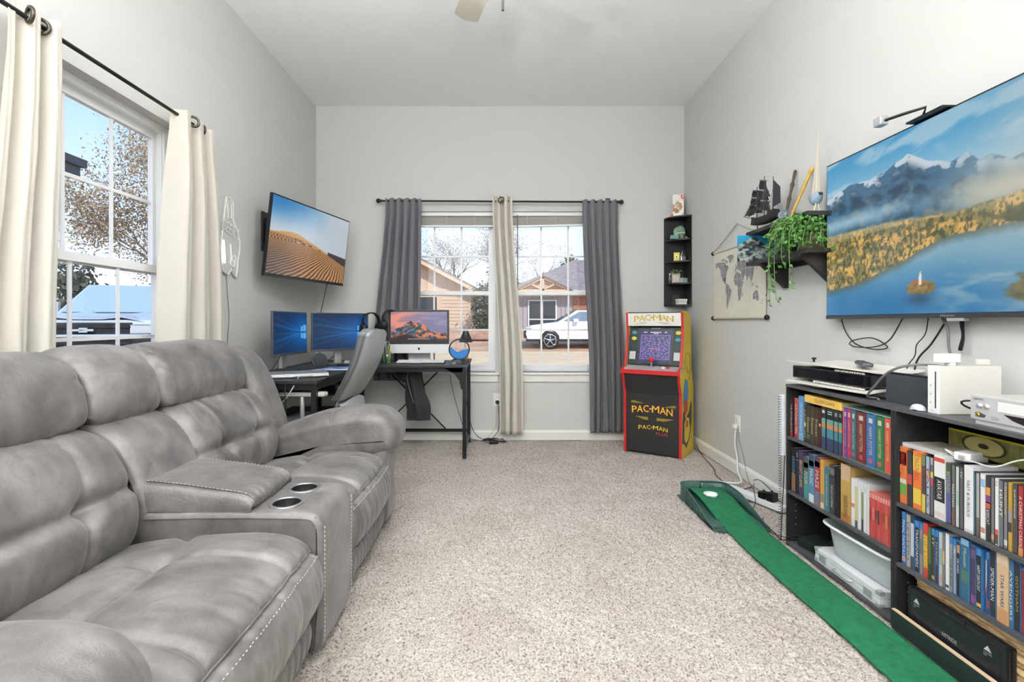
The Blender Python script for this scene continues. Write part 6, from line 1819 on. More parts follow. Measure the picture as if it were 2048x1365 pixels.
def sail(x, z0, z1, w0, w1, belly, nm='sail'):
    U, V = np.meshgrid(np.linspace(-1, 1, 7), np.linspace(0, 1, 6))
    P = np.stack([x+belly*(1-U**2*0.6)*np.sin(PI*(V*0.8+0.1)), U*(w0+(w1-w0)*V), z0+(z1-z0)*V+0*U], -1)
    o = MB().grid(P).build(nm, m_sail, sh); o.modifiers.new('t', 'SOLIDIFY').thickness = 0.0012
for mi, (x, h) in enumerate(masts[1:]):
    for lev in range(3):
        z0 = 0.115+lev*(h-0.13)/3; sail(x+0.004, z0, z0+(h-0.13)/3*0.86, 0.046-0.009*lev, 0.038-0.009*lev, 0.020)
        MB().cyl((x+0.003, -0.048+0.009*lev, z0+(h-0.13)/3*0.88), (x+0.003, 0.048-0.009*lev, z0+(h-0.13)/3*0.88), 0.0014, n=6).build('yard', m_hull, sh)
def tri(pts, nm):
    o = MB().add([Vector(p) for p in pts], [tuple(range(len(pts)))]).build(nm, m_sail, sh); o.modifiers.new('t', 'SOLIDIFY').thickness = 0.0012
tri([(-0.078, 0.001, 0.275), (-0.078, 0.001, 0.115), (-0.145, 0.006, 0.125), (-0.142, 0.006, 0.215)], 'gaff_sail')
tri([(0.15, 0, 0.105), (0.085, 0, 0.11), (0.09, 0, 0.195)], 'jib'); tri([(0.185, 0, 0.115), (0.12, 0, 0.115), (0.112, 0, 0.19)], 'jib')
tri([(-0.01, 0, 0.27), (-0.06, 0.002, 0.18), (-0.015, 0, 0.19)], 'staysail'); tri([(-0.012, 0, 0.20), (-0.055, 0.002, 0.12), (-0.018, 0, 0.13)], 'staysail')
MB().cyl((0.10, 0, 0.085), (0.195, 0, 0.118), 0.0025, 0.0015, n=8).build('bowsprit', m_deck, sh)
rg = MB()
for x, h in masts:
    for s in (-1, 1):
        for dx in (-0.02, 0.0, 0.02): rg.tube([(x+dx, s*0.022, 0.08), (x-0.003, 0, h*0.8)], 0.0006, 4)
rg.tube([(0.195, 0, 0.118), (0.061, 0, 0.268)], 0.0006, 4).tube([(0.061, 0, 0.268), (-0.004, 0, 0.313)], 0.0006, 4).tube([(-0.004, 0, 0.313), (-0.079, 0, 0.288)], 0.0006, 4)
rg.build('rigging', mat('rigging', '#6b6257', 0.8), sh)['kind'] = 'stuff'
for x in (-0.06, 0.06):
    MB().cyl((x, 0, 0.012), (x, 0, 0.04), 0.003, n=8).lathe([(0.001, 0.012), (0.010, 0.010), (0.014, 0.0)], (x, 0, 0), 14).build('pedestal', m_hull, sh)

# ---- crystal ball, wands and sailboat
cb = thing('crystal_ball', 'small faceted crystal ball behind the ship stern', 'crystal ball', (1.545, 2.665, SH1))
bm = bmesh.new(); bmesh.ops.create_icosphere(bm, subdivisions=2, radius=0.031)
MB().from_bm(bm).build('ball', mat('crystal', '#cfe6f5', 0.03, trans=0.85), cb)
cb.children[0].location = (0, 0, 0.038)
MB().lathe([(0.001, 0.010), (0.018, 0.010), (0.024, 0.0)], n=20).build('stand', m_hull, cb)
def wand(label, base, tip, m, prof, n, grip):
    r = thing('wooden_wand', label, 'wand', base, 0, 'wands leaning on the wall')
    d = Vector(tip)-Vector(base); L = d.length
    MB().lathe([(rr, h*L) for rr, h in prof], (0, 0, 0), 12, axis=d).build('shaft', m, r)
    MB().lathe([(0.001, 0.0), (grip, 0.002), (grip*1.05, 0.01), (grip*0.6, 0.02)], (0, 0, 0), 14, axis=d).build('pommel', m, r)
m_wd = mat('wand_dark', '#4a3a30', 0.5, var=(30, 0.3)); m_wg = mat('wand_gold', '#b8953f', 0.45, var=(30, 0.3))
wand('dark knobbly wand leaning on the wall between ship and gold wand', (1.585, 2.735, SH1+0.003), (1.665, 2.76, SH1+0.315), m_wd, [(0.005, 0.02), (0.006, 0.15), (0.009, 0.22), (0.006, 0.27), (0.009, 0.42), (0.011, 0.46), (0.006, 0.52), (0.008, 0.66), (0.012, 0.72), (0.006, 0.78), (0.008, 0.88), (0.009, 0.97), (0.001, 1.0)], 1, 0.008)
wand('pale gold carved wand leaning on the wall beside the sailboat', (1.565, 2.645, SH1+0.012), (1.665, 2.605, SH1+0.285), m_wg, [(0.006, 0.02), (0.007, 0.1), (0.012, 0.14), (0.007, 0.18), (0.008, 0.5), (0.010, 0.55), (0.008, 0.75), (0.010, 0.9), (0.012, 0.95), (0.001, 1.0)], 1, 0.010)
ws = thing('wand_stand', 'dark oval wand stand on the upper shelf', 'stand', (1.56, 2.655, SH1))
MB().lathe([(0.001, 0.022), (0.02, 0.022), (0.036, 0.016), (0.040, 0.0)], n=28).build('base', m_hull, ws)
MB().cyl((0.0, 0.03, 0.015), (0.0, 0.03, 0.028), 0.010, n=14).build('socket', m_hull, ws)
sb = thing('sailboat_model', 'small pale blue sailboat model with a tall bare sail', 'model boat', (1.595, 2.475, SH1))
P = []
for k in range(11):
    t = k/10; w_ = 0.030*math.sin(PI*(0.12+0.78*t)); y_ = -0.038+0.076*t
    P.append([(w_*math.sin(a), y_, 0.095+0.008*(2*t-1)**2-0.050*math.cos(a)**0.7*math.sin(PI*(0.1+0.8*t)) if abs(a) < PI/2-1e-3 else 0.095+0.008*(2*t-1)**2) for a in np.linspace(-PI/2, PI/2, 13)])
b = MB().grid(np.array(P))
b.add([q[0] for q in P]+[q[-1] for q in P][::-1], [tuple(range(22))])
b.build('hull', mat('boat_blue', '#8fa6b8', 0.5), sb)
MB().cyl((0, 0, 0.09), (0.015, 0, 0.42), 0.003, 0.0015, n=8).build('mast', m_dow, sb)
tri2 = MB().add([Vector((0.0, 0.004, 0.11)), Vector((0.0, -0.03, 0.11)), Vector((0.014, 0.0, 0.40))], [(0, 1, 2)]).build('main_sail', mat('sail_cream', '#cdc4b2', 0.8), sb); tri2.modifiers.new('t', 'SOLIDIFY').thickness = 0.001
tri2 = MB().add([Vector((0.0, 0.010, 0.11)), Vector((0.0, 0.034, 0.11)), Vector((0.013, 0.006, 0.34))], [(0, 1, 2)]).build('jib_sail', mat('sail_cream', '#cdc4b2', 0.8), sb); tri2.modifiers.new('t', 'SOLIDIFY').thickness = 0.001
for s in (-1, 1):
    MB().tube([(s*0.018, -0.012, 0.0), (s*0.006, -0.012, 0.05)], 0.004, 6).build('stand_leg', m_dow, sb)
MB().box(-0.028, 0.028, -0.03, 0.01, 0, 0.006).build('stand_base', m_dow, sb)

# ---- reef picture panels (folded backdrop) with a round glass vase, on the lower shelf
def reef(U, V):
    w_ = mixc(rgb('#0f6f9a'), rgb('#2f9cc4'), V)
    n1 = fbm(U*4, V*4, 5, 31); n2 = fbm(U*11, V*11, 5, 7)
    rock = mixc(rgb('#2b3134'), rgb('#aab4b2'), sstep(0.3, 0.72, n2))
    line = 0.62+0.30*np.exp(-((U-0.42)/0.3)**2)+0.2*(n1-0.5)
    img = mixc(w_, rock, sstep(0.0, 0.03, line-V))
    return mixc(img, rgb('#151a1c'), 0.7*np.exp(-((V-0.62+0.15*(U-0.5))/0.07)**2)*sstep(0.1, 0.25, U)*sstep(0.8, 0.6, U))
rf = thing('reef_picture', 'folded coral reef picture panels standing on the lower shelf', 'picture', (1.66, 2.955, SH2))
m_print = paint_mat('print_gloss', 0.35)
painted('end_panel', (1.432, 2.958, SH2+0.003), (0.224, 0, 0), (0, 0, 0.158), 110, 80, reef, m_print, rf, True)
MB().box(1.432, 1.656, 2.9586, 2.961, SH2+0.003, SH2+0.161).build('end_backing', m_wht, rf, True)
painted('wall_panel', (1.658, 2.955, SH2+0.003), (0, -0.34, 0), (0, 0, 0.158), 140, 70, lambda U, V: mixc(rgb('#0e76ae'), rgb('#3fa9dc'), V+0.3*fbm(U*4, V*3, 3, 3)-0.1), m_print, rf, True)
MB().box(1.6585, 1.661, 2.615, 2.955, SH2+0.003, SH2+0.161).build('wall_backing', m_wht, rf, True)
vs = thing('glass_globe', 'silvery glass globe beside the reef picture', 'globe', (1.60, 2.74, SH2))
MB().lathe([(0.001, 0.002), (0.03, 0.003), (0.052, 0.03), (0.058, 0.065), (0.048, 0.105), (0.028, 0.125)], n=28).build('bowl', mat('silver_glass', '#7f8c92', 0.12, 0.2, trans=0.3), vs)
MB().sphere((-0.02, 0.045, 0.014), 0.013).build('red_bead', mat('bead_red', '#b5362c', 0.3), vs)

# ---- trailing plant
pl = thing('trailing_plant', 'potted trailing ivy spilling over the lower shelf', 'plant', (1.565, 2.475, SH2))
MB().lathe([(0.001, 0.0), (0.045, 0.0), (0.062, 0.085), (0.066, 0.085), (0.066, 0.10), (0.056, 0.10), (0.05, 0.085)], n=28).build('pot', mat('pot_taupe', '#a99a86', 0.6), pl)
MB().lathe([(0.001, 0.086), (0.055, 0.084)], n=20).build('soil', mat('soil', '#3a2d24', 0.95), pl)
rnd = random.Random(5); nrs = np.random.RandomState(5)
stems = MB(); lv = []
def vine(pts, n, dens, spread_):
    C = crom(pts, n); stems.tube(C, 0.0016, 5)
    for q in C[1:]:
        for _ in range(dens): lv.append((q+nrs.normal(size=3)*spread_))
for k in range(120):
    a = rnd.uniform(0, 2*PI); rr = rnd.uniform(0.03, 0.125); hz_ = rnd.uniform(0.10, 0.175)
    e1 = (rr*math.cos(a)-0.02, rr*math.sin(a)*1.15+0.01, hz_)
    if e1[0] > 0.075: e1 = (0.07, e1[1], hz_)
    e2 = (e1[0]*1.25-0.015, e1[1]*1.25, hz_-rnd.uniform(0.03, 0.12))
    if e2[0] > 0.085: e2 = (0.08, e2[1], e2[2])
    vine([(0.01*math.cos(a), 0.01*math.sin(a), 0.085), (e1[0]*0.5, e1[1]*0.5, hz_*0.85), e1, e2], 9, 2, 0.011)
for k, (y, x, dn) in enumerate(((0.14, -0.12, 0.33), (0.07, -0.13, 0.30), (-0.06, -0.13, 0.24), (0.18, -0.10, 0.16), (0.10, -0.14, 0.26), (-0.01, -0.14, 0.12))):
    vine([(0, 0, 0.09), (x*0.6, y*0.5, 0.17), (x, y*0.9, 0.10), (x-0.01, y, -0.02), (x-0.005, y*1.05, -dn*0.6+0.02), (x+0.005, y*1.1, 0.05-dn)], 26, 1, 0.007)
stems.build('stem', mat('stem_green', '#6f8a4a', 0.6), pl)['kind'] = 'stuff'
L = np.array(lv); N_ = len(L)
b = MB(); Vv = []; Ff = []
for i, c in enumerate(L):
    dr = nrs.normal(size=3); dr[2] = -abs(dr[2])*0.6; dr /= np.linalg.norm(dr)
    nn = np.cross(dr, nrs.normal(size=3)); nn /= np.linalg.norm(nn)
    up2 = np.cross(nn, dr); s = nrs.uniform(0.014, 0.024)
    if c[0]+1.565 > XR-0.01: c[0] = XR-0.02-1.565
    if c[0]+1.565 > 1.575 and c[1]+2.475 < 2.465: c[1] = 2.465-2.475+abs(nrs.normal())*0.02
    base = len(Vv)
    Vv += [c, c+dr*s*0.55+nn*s*0.42+up2*s*0.12, c+dr*s*1.25, c+dr*s*0.55-nn*s*0.42+up2*s*0.12, c+dr*s*0.6-up2*s*0.03]
    Ff += [(base, base+1, base+4), (base+1, base+2, base+4), (base+2, base+3, base+4), (base+3, base, base+4)]
b.add(Vv, Ff)
m_ivy = mat('ivy_leaf', '#4d8438', 0.45, var=(45, 0.35))
fo = b.build('leaf', m_ivy, pl); fo['kind'] = 'stuff'
# ================================================================== two low bookcases on the right
m_bc = mat('bookcase_black', '#232426', 0.5, var=(16, 0.25), bump=(70, 0.1, 0.002))
m_bce = mat('bookcase_edge', '#4b4c50', 0.5, var=(18, 0.2))
BX0, BX1, BH = 1.385, 1.640, 0.776
def bookcase(label, y0, y1, shelves, plinth):
    r = thing('bookcase', label, 'bookcase', ((BX0+BX1)/2, (y0+y1)/2, 0), 0, 'low black bookcases')
    t = 0.012
    for yy in (y0, y1-t): MB().box(BX0, BX1, yy, yy+t, 0, BH-t).build('side_panel', m_bc, r, True)
    MB().box(BX0-0.002, BX1, y0, y1, BH-t, BH).build('top_panel', m_bce, r, True)
    MB().box(BX1-0.006, BX1, y0+t, y1-t, 0, BH-t).build('back_panel', m_bc, r, True)
    for z in shelves: MB().box(BX0, BX1-0.006, y0+t, y1-t, z-t, z).build('shelf', m_bce, r, True)
    if plinth:
        p = MB().box(BX0-0.012, BX0, y0+0.01, y1-0.005, 0.002, 0.068).build('plinth', mat('plinth_green_black', '#26302e', 0.45), r, True)
        MB().box(BX0-0.012, BX0+0.002, y0+0.01, y1-0.005, 0.068, 0.071).build('raw_edge', mat('raw_chipboard', '#cbb194', 0.8), p, True)
    b = MB()
    for z in np.arange(0.10, 0.24, 0.032):
        for xx in (BX0+0.04, BX1-0.06): b.cyl((xx, y1-t-0.0005, z), (xx, y1-t+0.001, z), 0.0025, n=8)
    b.build('peg_hole', m_silver, r, True)['kind'] = 'stuff'
    return r
AY0, AY1, BY0, BY1 = 1.7235, 2.372, 1.092, 1.7225
bookcase('far bookcase of the pair, with books on two shelves', AY0, AY1, (0.020, 0.265, 0.525), False)
bookcase('near bookcase of the pair, filled with disc cases', BY0, BY1, (0.020, 0.235, 0.445), True)

XF = 1.398
def ypx(x, X=XF): return X*FPX/(x-1001.0)
_book_m = {}
def bmat(col, rough=0.5):
    c = lin(col); g = sum(c)/3
    return mat('print_'+col, tuple((x*0.88+g*0.12)*0.78 for x in c), rough)
m_page = mat('book_pages', '#e6dfcf', 0.85, bump=(500, 0.15, 0.001))
def book(desc, where, group, xa, xb, z, h, col, text=None, tcol='#f2efe6', kind='book', depth=0.135, bands=(), xf=XF, tspan=(0.12, 0.85), thick=0.62, cat=None):
    """xa..xb: spine edges as bearing in the photo frame (converted to Y on the shelf front)"""
    ya, yb = ypx(xa, xf)-0.0006, ypx(xb, xf)+0.0006     # ya is the farther one
    w = ya-yb
    r = thing('book' if kind == 'book' else 'disc_case', (desc+' '+where).strip(), cat or ('book' if kind == 'book' else 'disc case'), (xf, (ya+yb)/2, z), 0, group)
    hw = w/2; zf = 0.0
    m = bmat(col)
    if kind == 'book':
        c = min(0.0028, hw*0.3)
        MB().box(0, 0.003, -hw, hw, 0, h).box(0.003, depth, -hw, -hw+c, 0, h).box(0.003, depth, hw-c, hw, 0, h).build('cover', m, r)
        MB().box(0.004, depth-0.004, -hw+c, hw-c, 0.003, h-0.004).build('pages', m_page, r)
    else:
        MB().box(0, depth, -hw, hw, 0, h, bev=0.0012).build('case', bmat(kind if kind.startswith('#') else '#2c2f34', 0.3), r)
        MB().add([(-0.0003, hw*0.9, 0.003), (-0.0003, -hw*0.9, 0.003), (-0.0003, -hw*0.9, h-0.003), (-0.0003, hw*0.9, h-0.003)], [(0,1,2,3)]).build('spine_print', m, r)
    for k, (z0, z1, bc) in enumerate(bands):
        MB().add([(-0.0006, hw*0.92, h*z0), (-0.0006, -hw*0.92, h*z0), (-0.0006, -hw*0.92, h*z1), (-0.0006, hw*0.92, h*z1)], [(0,1,2,3)]).build('spine_band', bmat(bc), r)
    if text:
        L = h*(tspan[1]-tspan[0]); th_ = w*thick
        lettering('lettering', text, (-0.0008, th_/2, h*tspan[1]), (0, 0, -1), (0, -1, 0), L, th_, bmat(tcol), r)
    return r

# ---- far bookcase, upper row
W1 = "on the far bookcase's upper shelf"
G1 = 'books on the upper shelf'
z1 = 0.5255
book('thin black and dark red book at the far end', W1, G1, 1580.5, 1585.5, z1, .185, '#3a1d1e', 'THE EXCELLENCE', '#e8e2d6', bands=((0.0, .12, '#b03034'),))
book('bright red book beside the blue one', W1, G1, 1589, 1596.5, z1, .190, '#b8433d', 'CATCHING FIRE', '#f4d9c8')
book('tall sky blue book', W1, G1, 1597, 1607, z1, .205, '#4f9bd6', 'MOCKINGJAY', '#cfe6f7', bands=((0.0, .16, '#7db4dc'),))
book('slim dark book with a white emblem', W1, G1, 1608, 1612.3, z1, .172, '#46382d', 'LEGEND', '#d9c9a8', bands=((.42, .52, '#e9e6df'),))
book('dark olive book with green glow at the foot', W1, G1, 1612.8, 1620.6, z1, .172, '#3d3a28', 'Dreams', '#d8cc7a', tspan=(.28, .68), bands=((.12, .24, '#3f7a55'),))
book('dark brown book with gold script, nearer the olive one', W1, G1, 1621, 1629, z1, .170, '#4a4030', 'Princes', '#dcc886', tspan=(.28, .70))
book('dark brown book with gold script, nearer the red sliver', W1, G1, 1629.4, 1637.2, z1, .170, '#453728', 'Princes', '#dcc886', tspan=(.26, .70))
book('very narrow dark red book', W1, G1, 1637.6, 1642.2, z1, .170, '#5a1a1c', None, bands=((.55, .62, '#e0b95a'),))
TB = ((0.0, .30, '#33466b'), (.30, .52, '#3f8fa0'), (.52, .62, '#d98a4a'), (.62, .74, '#6fa79a'))
book('first teal fantasy paperback with an orange skyline', W1, G1, 1643, 1651.5, z1, .182, '#24332f', 'I', '#e9ece6', bands=TB, tspan=(.86, .93))
book('second and widest teal fantasy paperback', W1, G1, 1653, 1667.5, z1, .182, '#24332f', 'II', '#e9ece6', bands=TB, tspan=(.86, .93))
book('third teal fantasy paperback', W1, G1, 1668, 1676.5, z1, .182, '#26332f', 'III', '#e9ece6', bands=TB, tspan=(.86, .93))
book('fourth teal fantasy paperback, against the boxed set', W1, G1, 1677, 1684.8, z1, .182, '#26332f', 'IV', '#e9ece6', bands=TB, tspan=(.86, .93))
# yellow book lying across them
yb_ = thing('book', 'yellow book lying flat across the dark paperbacks on the upper shelf', 'book', (XF, (ypx(1609)+ypx(1683))/2, z1+0.1845), 0, G1)
hw = (ypx(1609)-ypx(1683))/2
MB().box(0, 0.004, -hw, hw, 0, 0.034, bev=0.0015).box(0.004, 0.15, -hw, hw, 0, 0.003).box(0.004, 0.15, -hw, hw, 0.031, 0.034).build('cover', mat('print_yellow', '#e3b95c', 0.5, var=(14, 0.15)), yb_)
MB().box(0.005, 0.147, -hw+0.004, hw-0.004, 0.003, 0.031).build('pages', m_page, yb_)
lettering('lettering', 'YELLOW DAWN', (-0.0004, hw*0.45, 0.009), (0, -1, 0), (0, 0, 1), hw*1.1, 0.015, bmat('#8a6a3a'), yb_)
# boxed set in a slipcase
sl = thing('slipcase', 'teal slipcase holding the boxed set of seven colourful books', 'slipcase', (XF, (ypx(1685.5)+ypx(1783.5))/2, z1), 0)
sy0, sy1 = ypx(1784)-0.004, ypx(1686)+0.002
sh_ = (sy1-sy0)/2; cyy = (sy0+sy1)/2
sl.location = (XF, cyy, z1)
m_slp = mat('slip_teal', '#7fa59a', 0.5)
MB().box(0.001, 0.145, -sh_, sh_, 0, 0.003).build('floor_board', m_slp, sl)
MB().box(0.001, 0.145, -sh_, sh_, 0.204, 0.207).build('top_board', m_slp, sl)
MB().box(0.001, 0.145, sh_-0.003, sh_, 0.003, 0.204).build('side_board', mat('slip_pink', '#e0745e', 0.5), sl)
MB().box(0.001, 0.145, -sh_, -sh_+0.002, 0.003, 0.204).build('side_board', m_slp, sl)
MB().box(0.142, 0.145, -sh_, sh_, 0.003, 0.204).build('back_board', m_slp, sl)
HP = ((1687.6, 1694, '#6d3f9c', 'purple'), (1694.6, 1702, '#c2285e', 'magenta'), (1702.6, 1711.6, '#2f7480', 'teal'), (1713.2, 1731.6, '#7d2b2c', 'maroon'), (1732.6, 1750.6, '#2f6fb4', 'bright blue'), (1752, 1767.6, '#2f7f4c', 'green'), (1769, 1782.6, '#e2572b', 'orange'))
for a, b_, c, nm in HP:
    o = book('%s volume of the boxed set in the teal slipcase' % nm, '', 'volumes of the boxed set', a, b_, z1+0.0032, .198, c, 'HARRY POTTER', '#e9d29a', tspan=(.22, .76), thick=.34, depth=.135)
    w_ = ypx(a)-ypx(b_)
    MB().add([(-0.0007, w_*.22, .165), (-0.0007, -w_*.22, .165), (-0.0007, -w_*.22, .183), (-0.0007, w_*.22, .183)], [(0,1,2,3)]).build('crest', bmat('#d9cfc4'), o)
    MB().lathe([(0.001, 0), (min(.009, w_*.28), 0)], (-0.0008, 0, .022), 16, axis=(1, 0, 0)).build('publisher_mark', bmat('#e2485a'), o)

# ---- far bookcase, lower row
W2 = "on the far bookcase's middle shelf"
G2 = 'books on the middle shelf'
z2 = 0.2655
book('black book with pale blue lettering and a brown foot', W2, G2, 1583, 1591.6, z2, .212, '#15171a', 'ERAGON', '#59b4cf', bands=((.02, .42, '#9a6f4c'),), tspan=(.42, .80), xf=XF)
book('navy book with white capitals', W2, G2, 1592.2, 1597, z2, .208, '#1b2238', 'O I', '#dfe3ea', tspan=(.76, .94))
book('purple book with yellow and white lettering', W2, G2, 1597.5, 1606.8, z2, .214, '#4b3a63', 'BRIGHT CLAIMS', '#f0cf8a', tspan=(.2, .78))
MBND = ((.84, .96, '#5d5a4a'),)
book('sea green book under a gold seal', W2, G2, 1607.4, 1616.8, z2, .193, '#3f9c94', 'FOUR', '#d9cf7a', bands=((.66, 1.0, '#5f5a48'), (.74, .86, '#d3ad4a')), tspan=(.36, .66))
book('blue and white book under a gold seal', W2, G2, 1617.4, 1628.4, z2, .214, '#4f8fc0', 'MAGIC', '#eef2f6', bands=((.72, 1.0, '#3d4a6a'), (.76, .87, '#d3ad4a'), (0, .17, '#e9eef0')), tspan=(.36, .70))
book('red book under a gold seal', W2, G2, 1629, 1639.8, z2, .214, '#b0343c', 'MAZE', '#f0e6d8', bands=((.78, 1.0, '#5a4652'), (.80, .91, '#d3ad4a'), (0, .30, '#7d7a92')), tspan=(.36, .72))
book('orange-yellow thick book', W2, G2, 1640.4, 1648, z2, .212, '#e5a63c', None, bands=((0, .12, '#f0d8a0'), (.12, .3, '#8a9a8a')))
book('small teal paperback', W2, G2, 1648.6, 1658.2, z2, .187, '#3f7f8c', 'THE MATHEMATICIANS', '#bfe0dc', thick=.3)
book('charcoal book with a silver ring emblem', W2, G2, 1658.8, 1669.2, z2, .206, '#3f4045', 'THE LAST OLYMPIAN', '#d9d6cf', bands=((.80, .94, '#77716c'),), tspan=(.14, .60), thick=.4)
book('plain black book beside the gold one', W2, G2, 1669.8, 1680.6, z2, .206, '#17181a', None)
book('tall golden book with dark letters', W2, G2, 1681.4, 1701.6, z2, .232, '#c9a04c', 'FOURTH WING', '#5a4420', bands=((.72, 1.0, '#d8b48a'), (0, .14, '#c07a34')), tspan=(.08, .46), thick=.42)
W2b = 'among the game cases on the middle shelf'
G2b = 'game cases on the middle shelf'
wc = '#dfe3e6'
for a, b_, c, t_, bd, ds in ((1702.4, 1709.6, '#eef0f0', None, ((.40, .48, '#d8765a'),), 'white game case next to the golden book'), (1710, 1715.6, '#e6cf7a', None, ((0, .16, '#4a5668'), (.86, 1, '#eef0f0')), 'white and yellow game case'), (1716.2, 1722, '#eef0f0', None, (), 'plain white game case in the middle'), (1722.6, 1727.4, '#8a9a6a', None, ((0, .25, '#3b4048'), (.8, 1, '#eef0f0')), 'white and olive game case'), (1728, 1733, '#eef0f0', 'Wii', (), 'white game case near the red ones'), (1733.5, 1738, '#e6e2da', None, (), 'ivory game case against the red ones')):
    book(ds, W2b, G2b, a, b_, z2, .191, c, t_, '#9aa0a4', kind=wc, bands=bd, tspan=(.8, .92))
edges = np.linspace(1738.8, 1781, 9)
rds = ('first, nearest the ivory case', 'second', 'third', 'fourth', 'fifth', 'sixth', 'seventh', 'last, against the divider')
for k in range(8):
    book('slim red game case, %s of eight' % rds[k], 'on the middle shelf', 'red game cases', edges[k]+0.2, edges[k+1]-0.2, z2, .171, ('#c93a3a', '#d0453f', '#c22f38', '#d84a40', '#c8363a', '#d2413c', '#cf5a38', '#c63338')[k], None, kind='#e0695f', depth=.105, bands=((.86, .97, '#e99a92'), (.35+.05*(k % 3), .62+.04*(k % 2), ('#a8262c', '#e07a6a', '#8f2a30', '#5c3a3a', '#b3302f', '#a32a2e', '#d98a3a', '#a92b30')[k])))

# ---- near bookcase, upper row of disc cases
W3 = "on the near bookcase's upper shelf"
G3 = 'disc cases on the upper shelf'
z3 = 0.4455
DK = '#3a3d42'
def dvd(desc, xa, xb, col, text=None, tcol='#f0f0ee', bands=(), kind=DK, h=.190, **kw):
    return book(desc, W3, G3, xa, xb, z3, h, col, text, tcol, kind=kind, bands=bands, **kw)
dvd('orange boxed set at the far end', 1799.5, 1813.6, '#ee7a1e', 'DRAGON BALL', '#d62a2a', ((.55, .94, '#f08a22'), (.68, .92, '#e9d23a'), (.36, .44, '#d8d8d2'), (.16, .35, '#6fae4a')), '#e8751c', .196, tspan=(.50, .92))
dvd('dark case with a red figure between the orange sets', 1814.2, 1825, '#3b3b3e', None, '#fff', ((.40, .58, '#c9403a'),), '#343538', .190)
dvd('orange boxed set beside the multicoloured cases', 1825.6, 1843, '#ee7a1e', 'DRAGON BALL', '#d62a2a', ((.66, .92, '#e9d23a'), (.10, .36, '#e8cf2c')), '#e8751c', .196, tspan=(.50, .92))
dvd('dark case with a yellow foot', 1843.6, 1851.6, '#5a4a50', None, '#fff', ((0, .32, '#d8cf4a'), (.82, 1, '#7a8a5a')))
dvd('pale multicoloured case', 1852.2, 1860, '#b9c0cf', 'TALES', '#3a4a8a', ((.86, 1, '#8fc0e0'), (.62, .80, '#cfa08a')))
dvd('grey case with pink and yellow patches', 1860.6, 1867, '#6d6f74', None, '#fff', ((.52, .66, '#c94a6a'), (.66, .76, '#d8d04a'), (.88, 1, '#c9a8b0')))
dvd('wide white boxed set with a black title plate', 1867.6, 1891, '#f0efec', 'AVATAR', '#f2f2f0', ((.28, .66, '#26282a'), (.90, .965, '#d8472e'), (.05, .12, '#e9d6d6')), '#eceae6', .204, tspan=(.32, .62), thick=.42)
dvd('blue and lime case beside the white boxed set', 1891.6, 1902.6, '#5a5f9a', 'BEYOND', '#b9c84a', ((.80, 1, '#4a5a4a'),), tspan=(.52, .86))
dvd('grey case with pale italic capitals', 1903.2, 1910.8, '#6f6a64', 'MARTIAN', '#e6e2da', ((0, .25, '#7d5f48'),), tspan=(.32, .68))
dvd('pale green-white case', 1911.4, 1918.8, '#c9d2cf', None, '#fff', ((.36, .60, '#9fc4b0'),))
dvd('mid grey case beside the slanted-capitals set', 1919.4, 1927, '#5d5f63', 'IV', '#d8d8d8', (), tspan=(.82, .92))
dvd('wide white boxed set with black slanted capitals', 1927.8, 1946.6, '#f1f2f3', 'FAST & FURIOUS', '#26282c', ((.02, .05, '#d8d8d8'),), '#e9eaec', .200, tspan=(.24, .78), thick=.34)
dvd('dark teal case behind the white set edge', 1947.2, 1951.5, '#3f6f80', None)
dvd('grey stone-patterned case', 1952, 1959.6, '#a9adad', None, '#fff', ((0, .3, '#6a655c'),))
dvd('white case with a blue round mark', 1960.2, 1970.6, '#eeecea', None, '#fff', ((.80, .92, '#8fb4dc'), (.1, .18, '#c98a6a')), '#dcdcda')
dvd('black case with orange and purple patches', 1971.2, 1981.6, '#3a3b40', 'KISSCAT', '#efefec', ((.70, .82, '#e0963a'), (.58, .70, '#7a3f86'), (.50, .60, '#d85a3a')), tspan=(.26, .48))
dvd('plain grey case before the white and red one', 1982.2, 1989, '#77797d', None, '#fff', ((.06, .14, '#c9a86a'),))
dvd('white case with a red circle and red foot', 1989.6, 1997.4, '#f0efee', 'O', '#c23a34', ((.02, .16, '#5a4a4a'), (.16, .24, '#d84a4a')), '#d6d6d6', tspan=(.88, .96))
dvd('blue-grey case with bold white capitals', 1998, 2007, '#6d737a', 'HUNT', '#f4f4f4', (), tspan=(.45, .85))
dvd('grey case with gold lettering', 2007.6, 2015.4, '#7f8084', 'SHADOW', '#e0c45a', ((.06, .14, '#d8d8d8'),), tspan=(.50, .92))
dvd('mustard gold case', 2016, 2024.4, '#c09a2e', None, '#fff', ((.28, .42, '#4a4440'), (.42, .60, '#9a96a0')), '#b8922a')
dvd('brown-grey case with thin white script', 2025, 2035.6, '#55504c', 'SHAWSHANK', '#e9e6e0', (), tspan=(.5, .92), thick=.35)
dvd('deep red case by the frame edge', 2036.2, 2047.4, '#a8282c', 'A CHRISTMAS CAROL', '#f0d8d0', ((0, .12, '#d8904a'),), '#8a2226')
dvd('green case cut by the frame edge', 2048, 2058, '#5a9a3a', None)
dvd('black case past the green one', 2058.6, 2070, '#26282c', None)

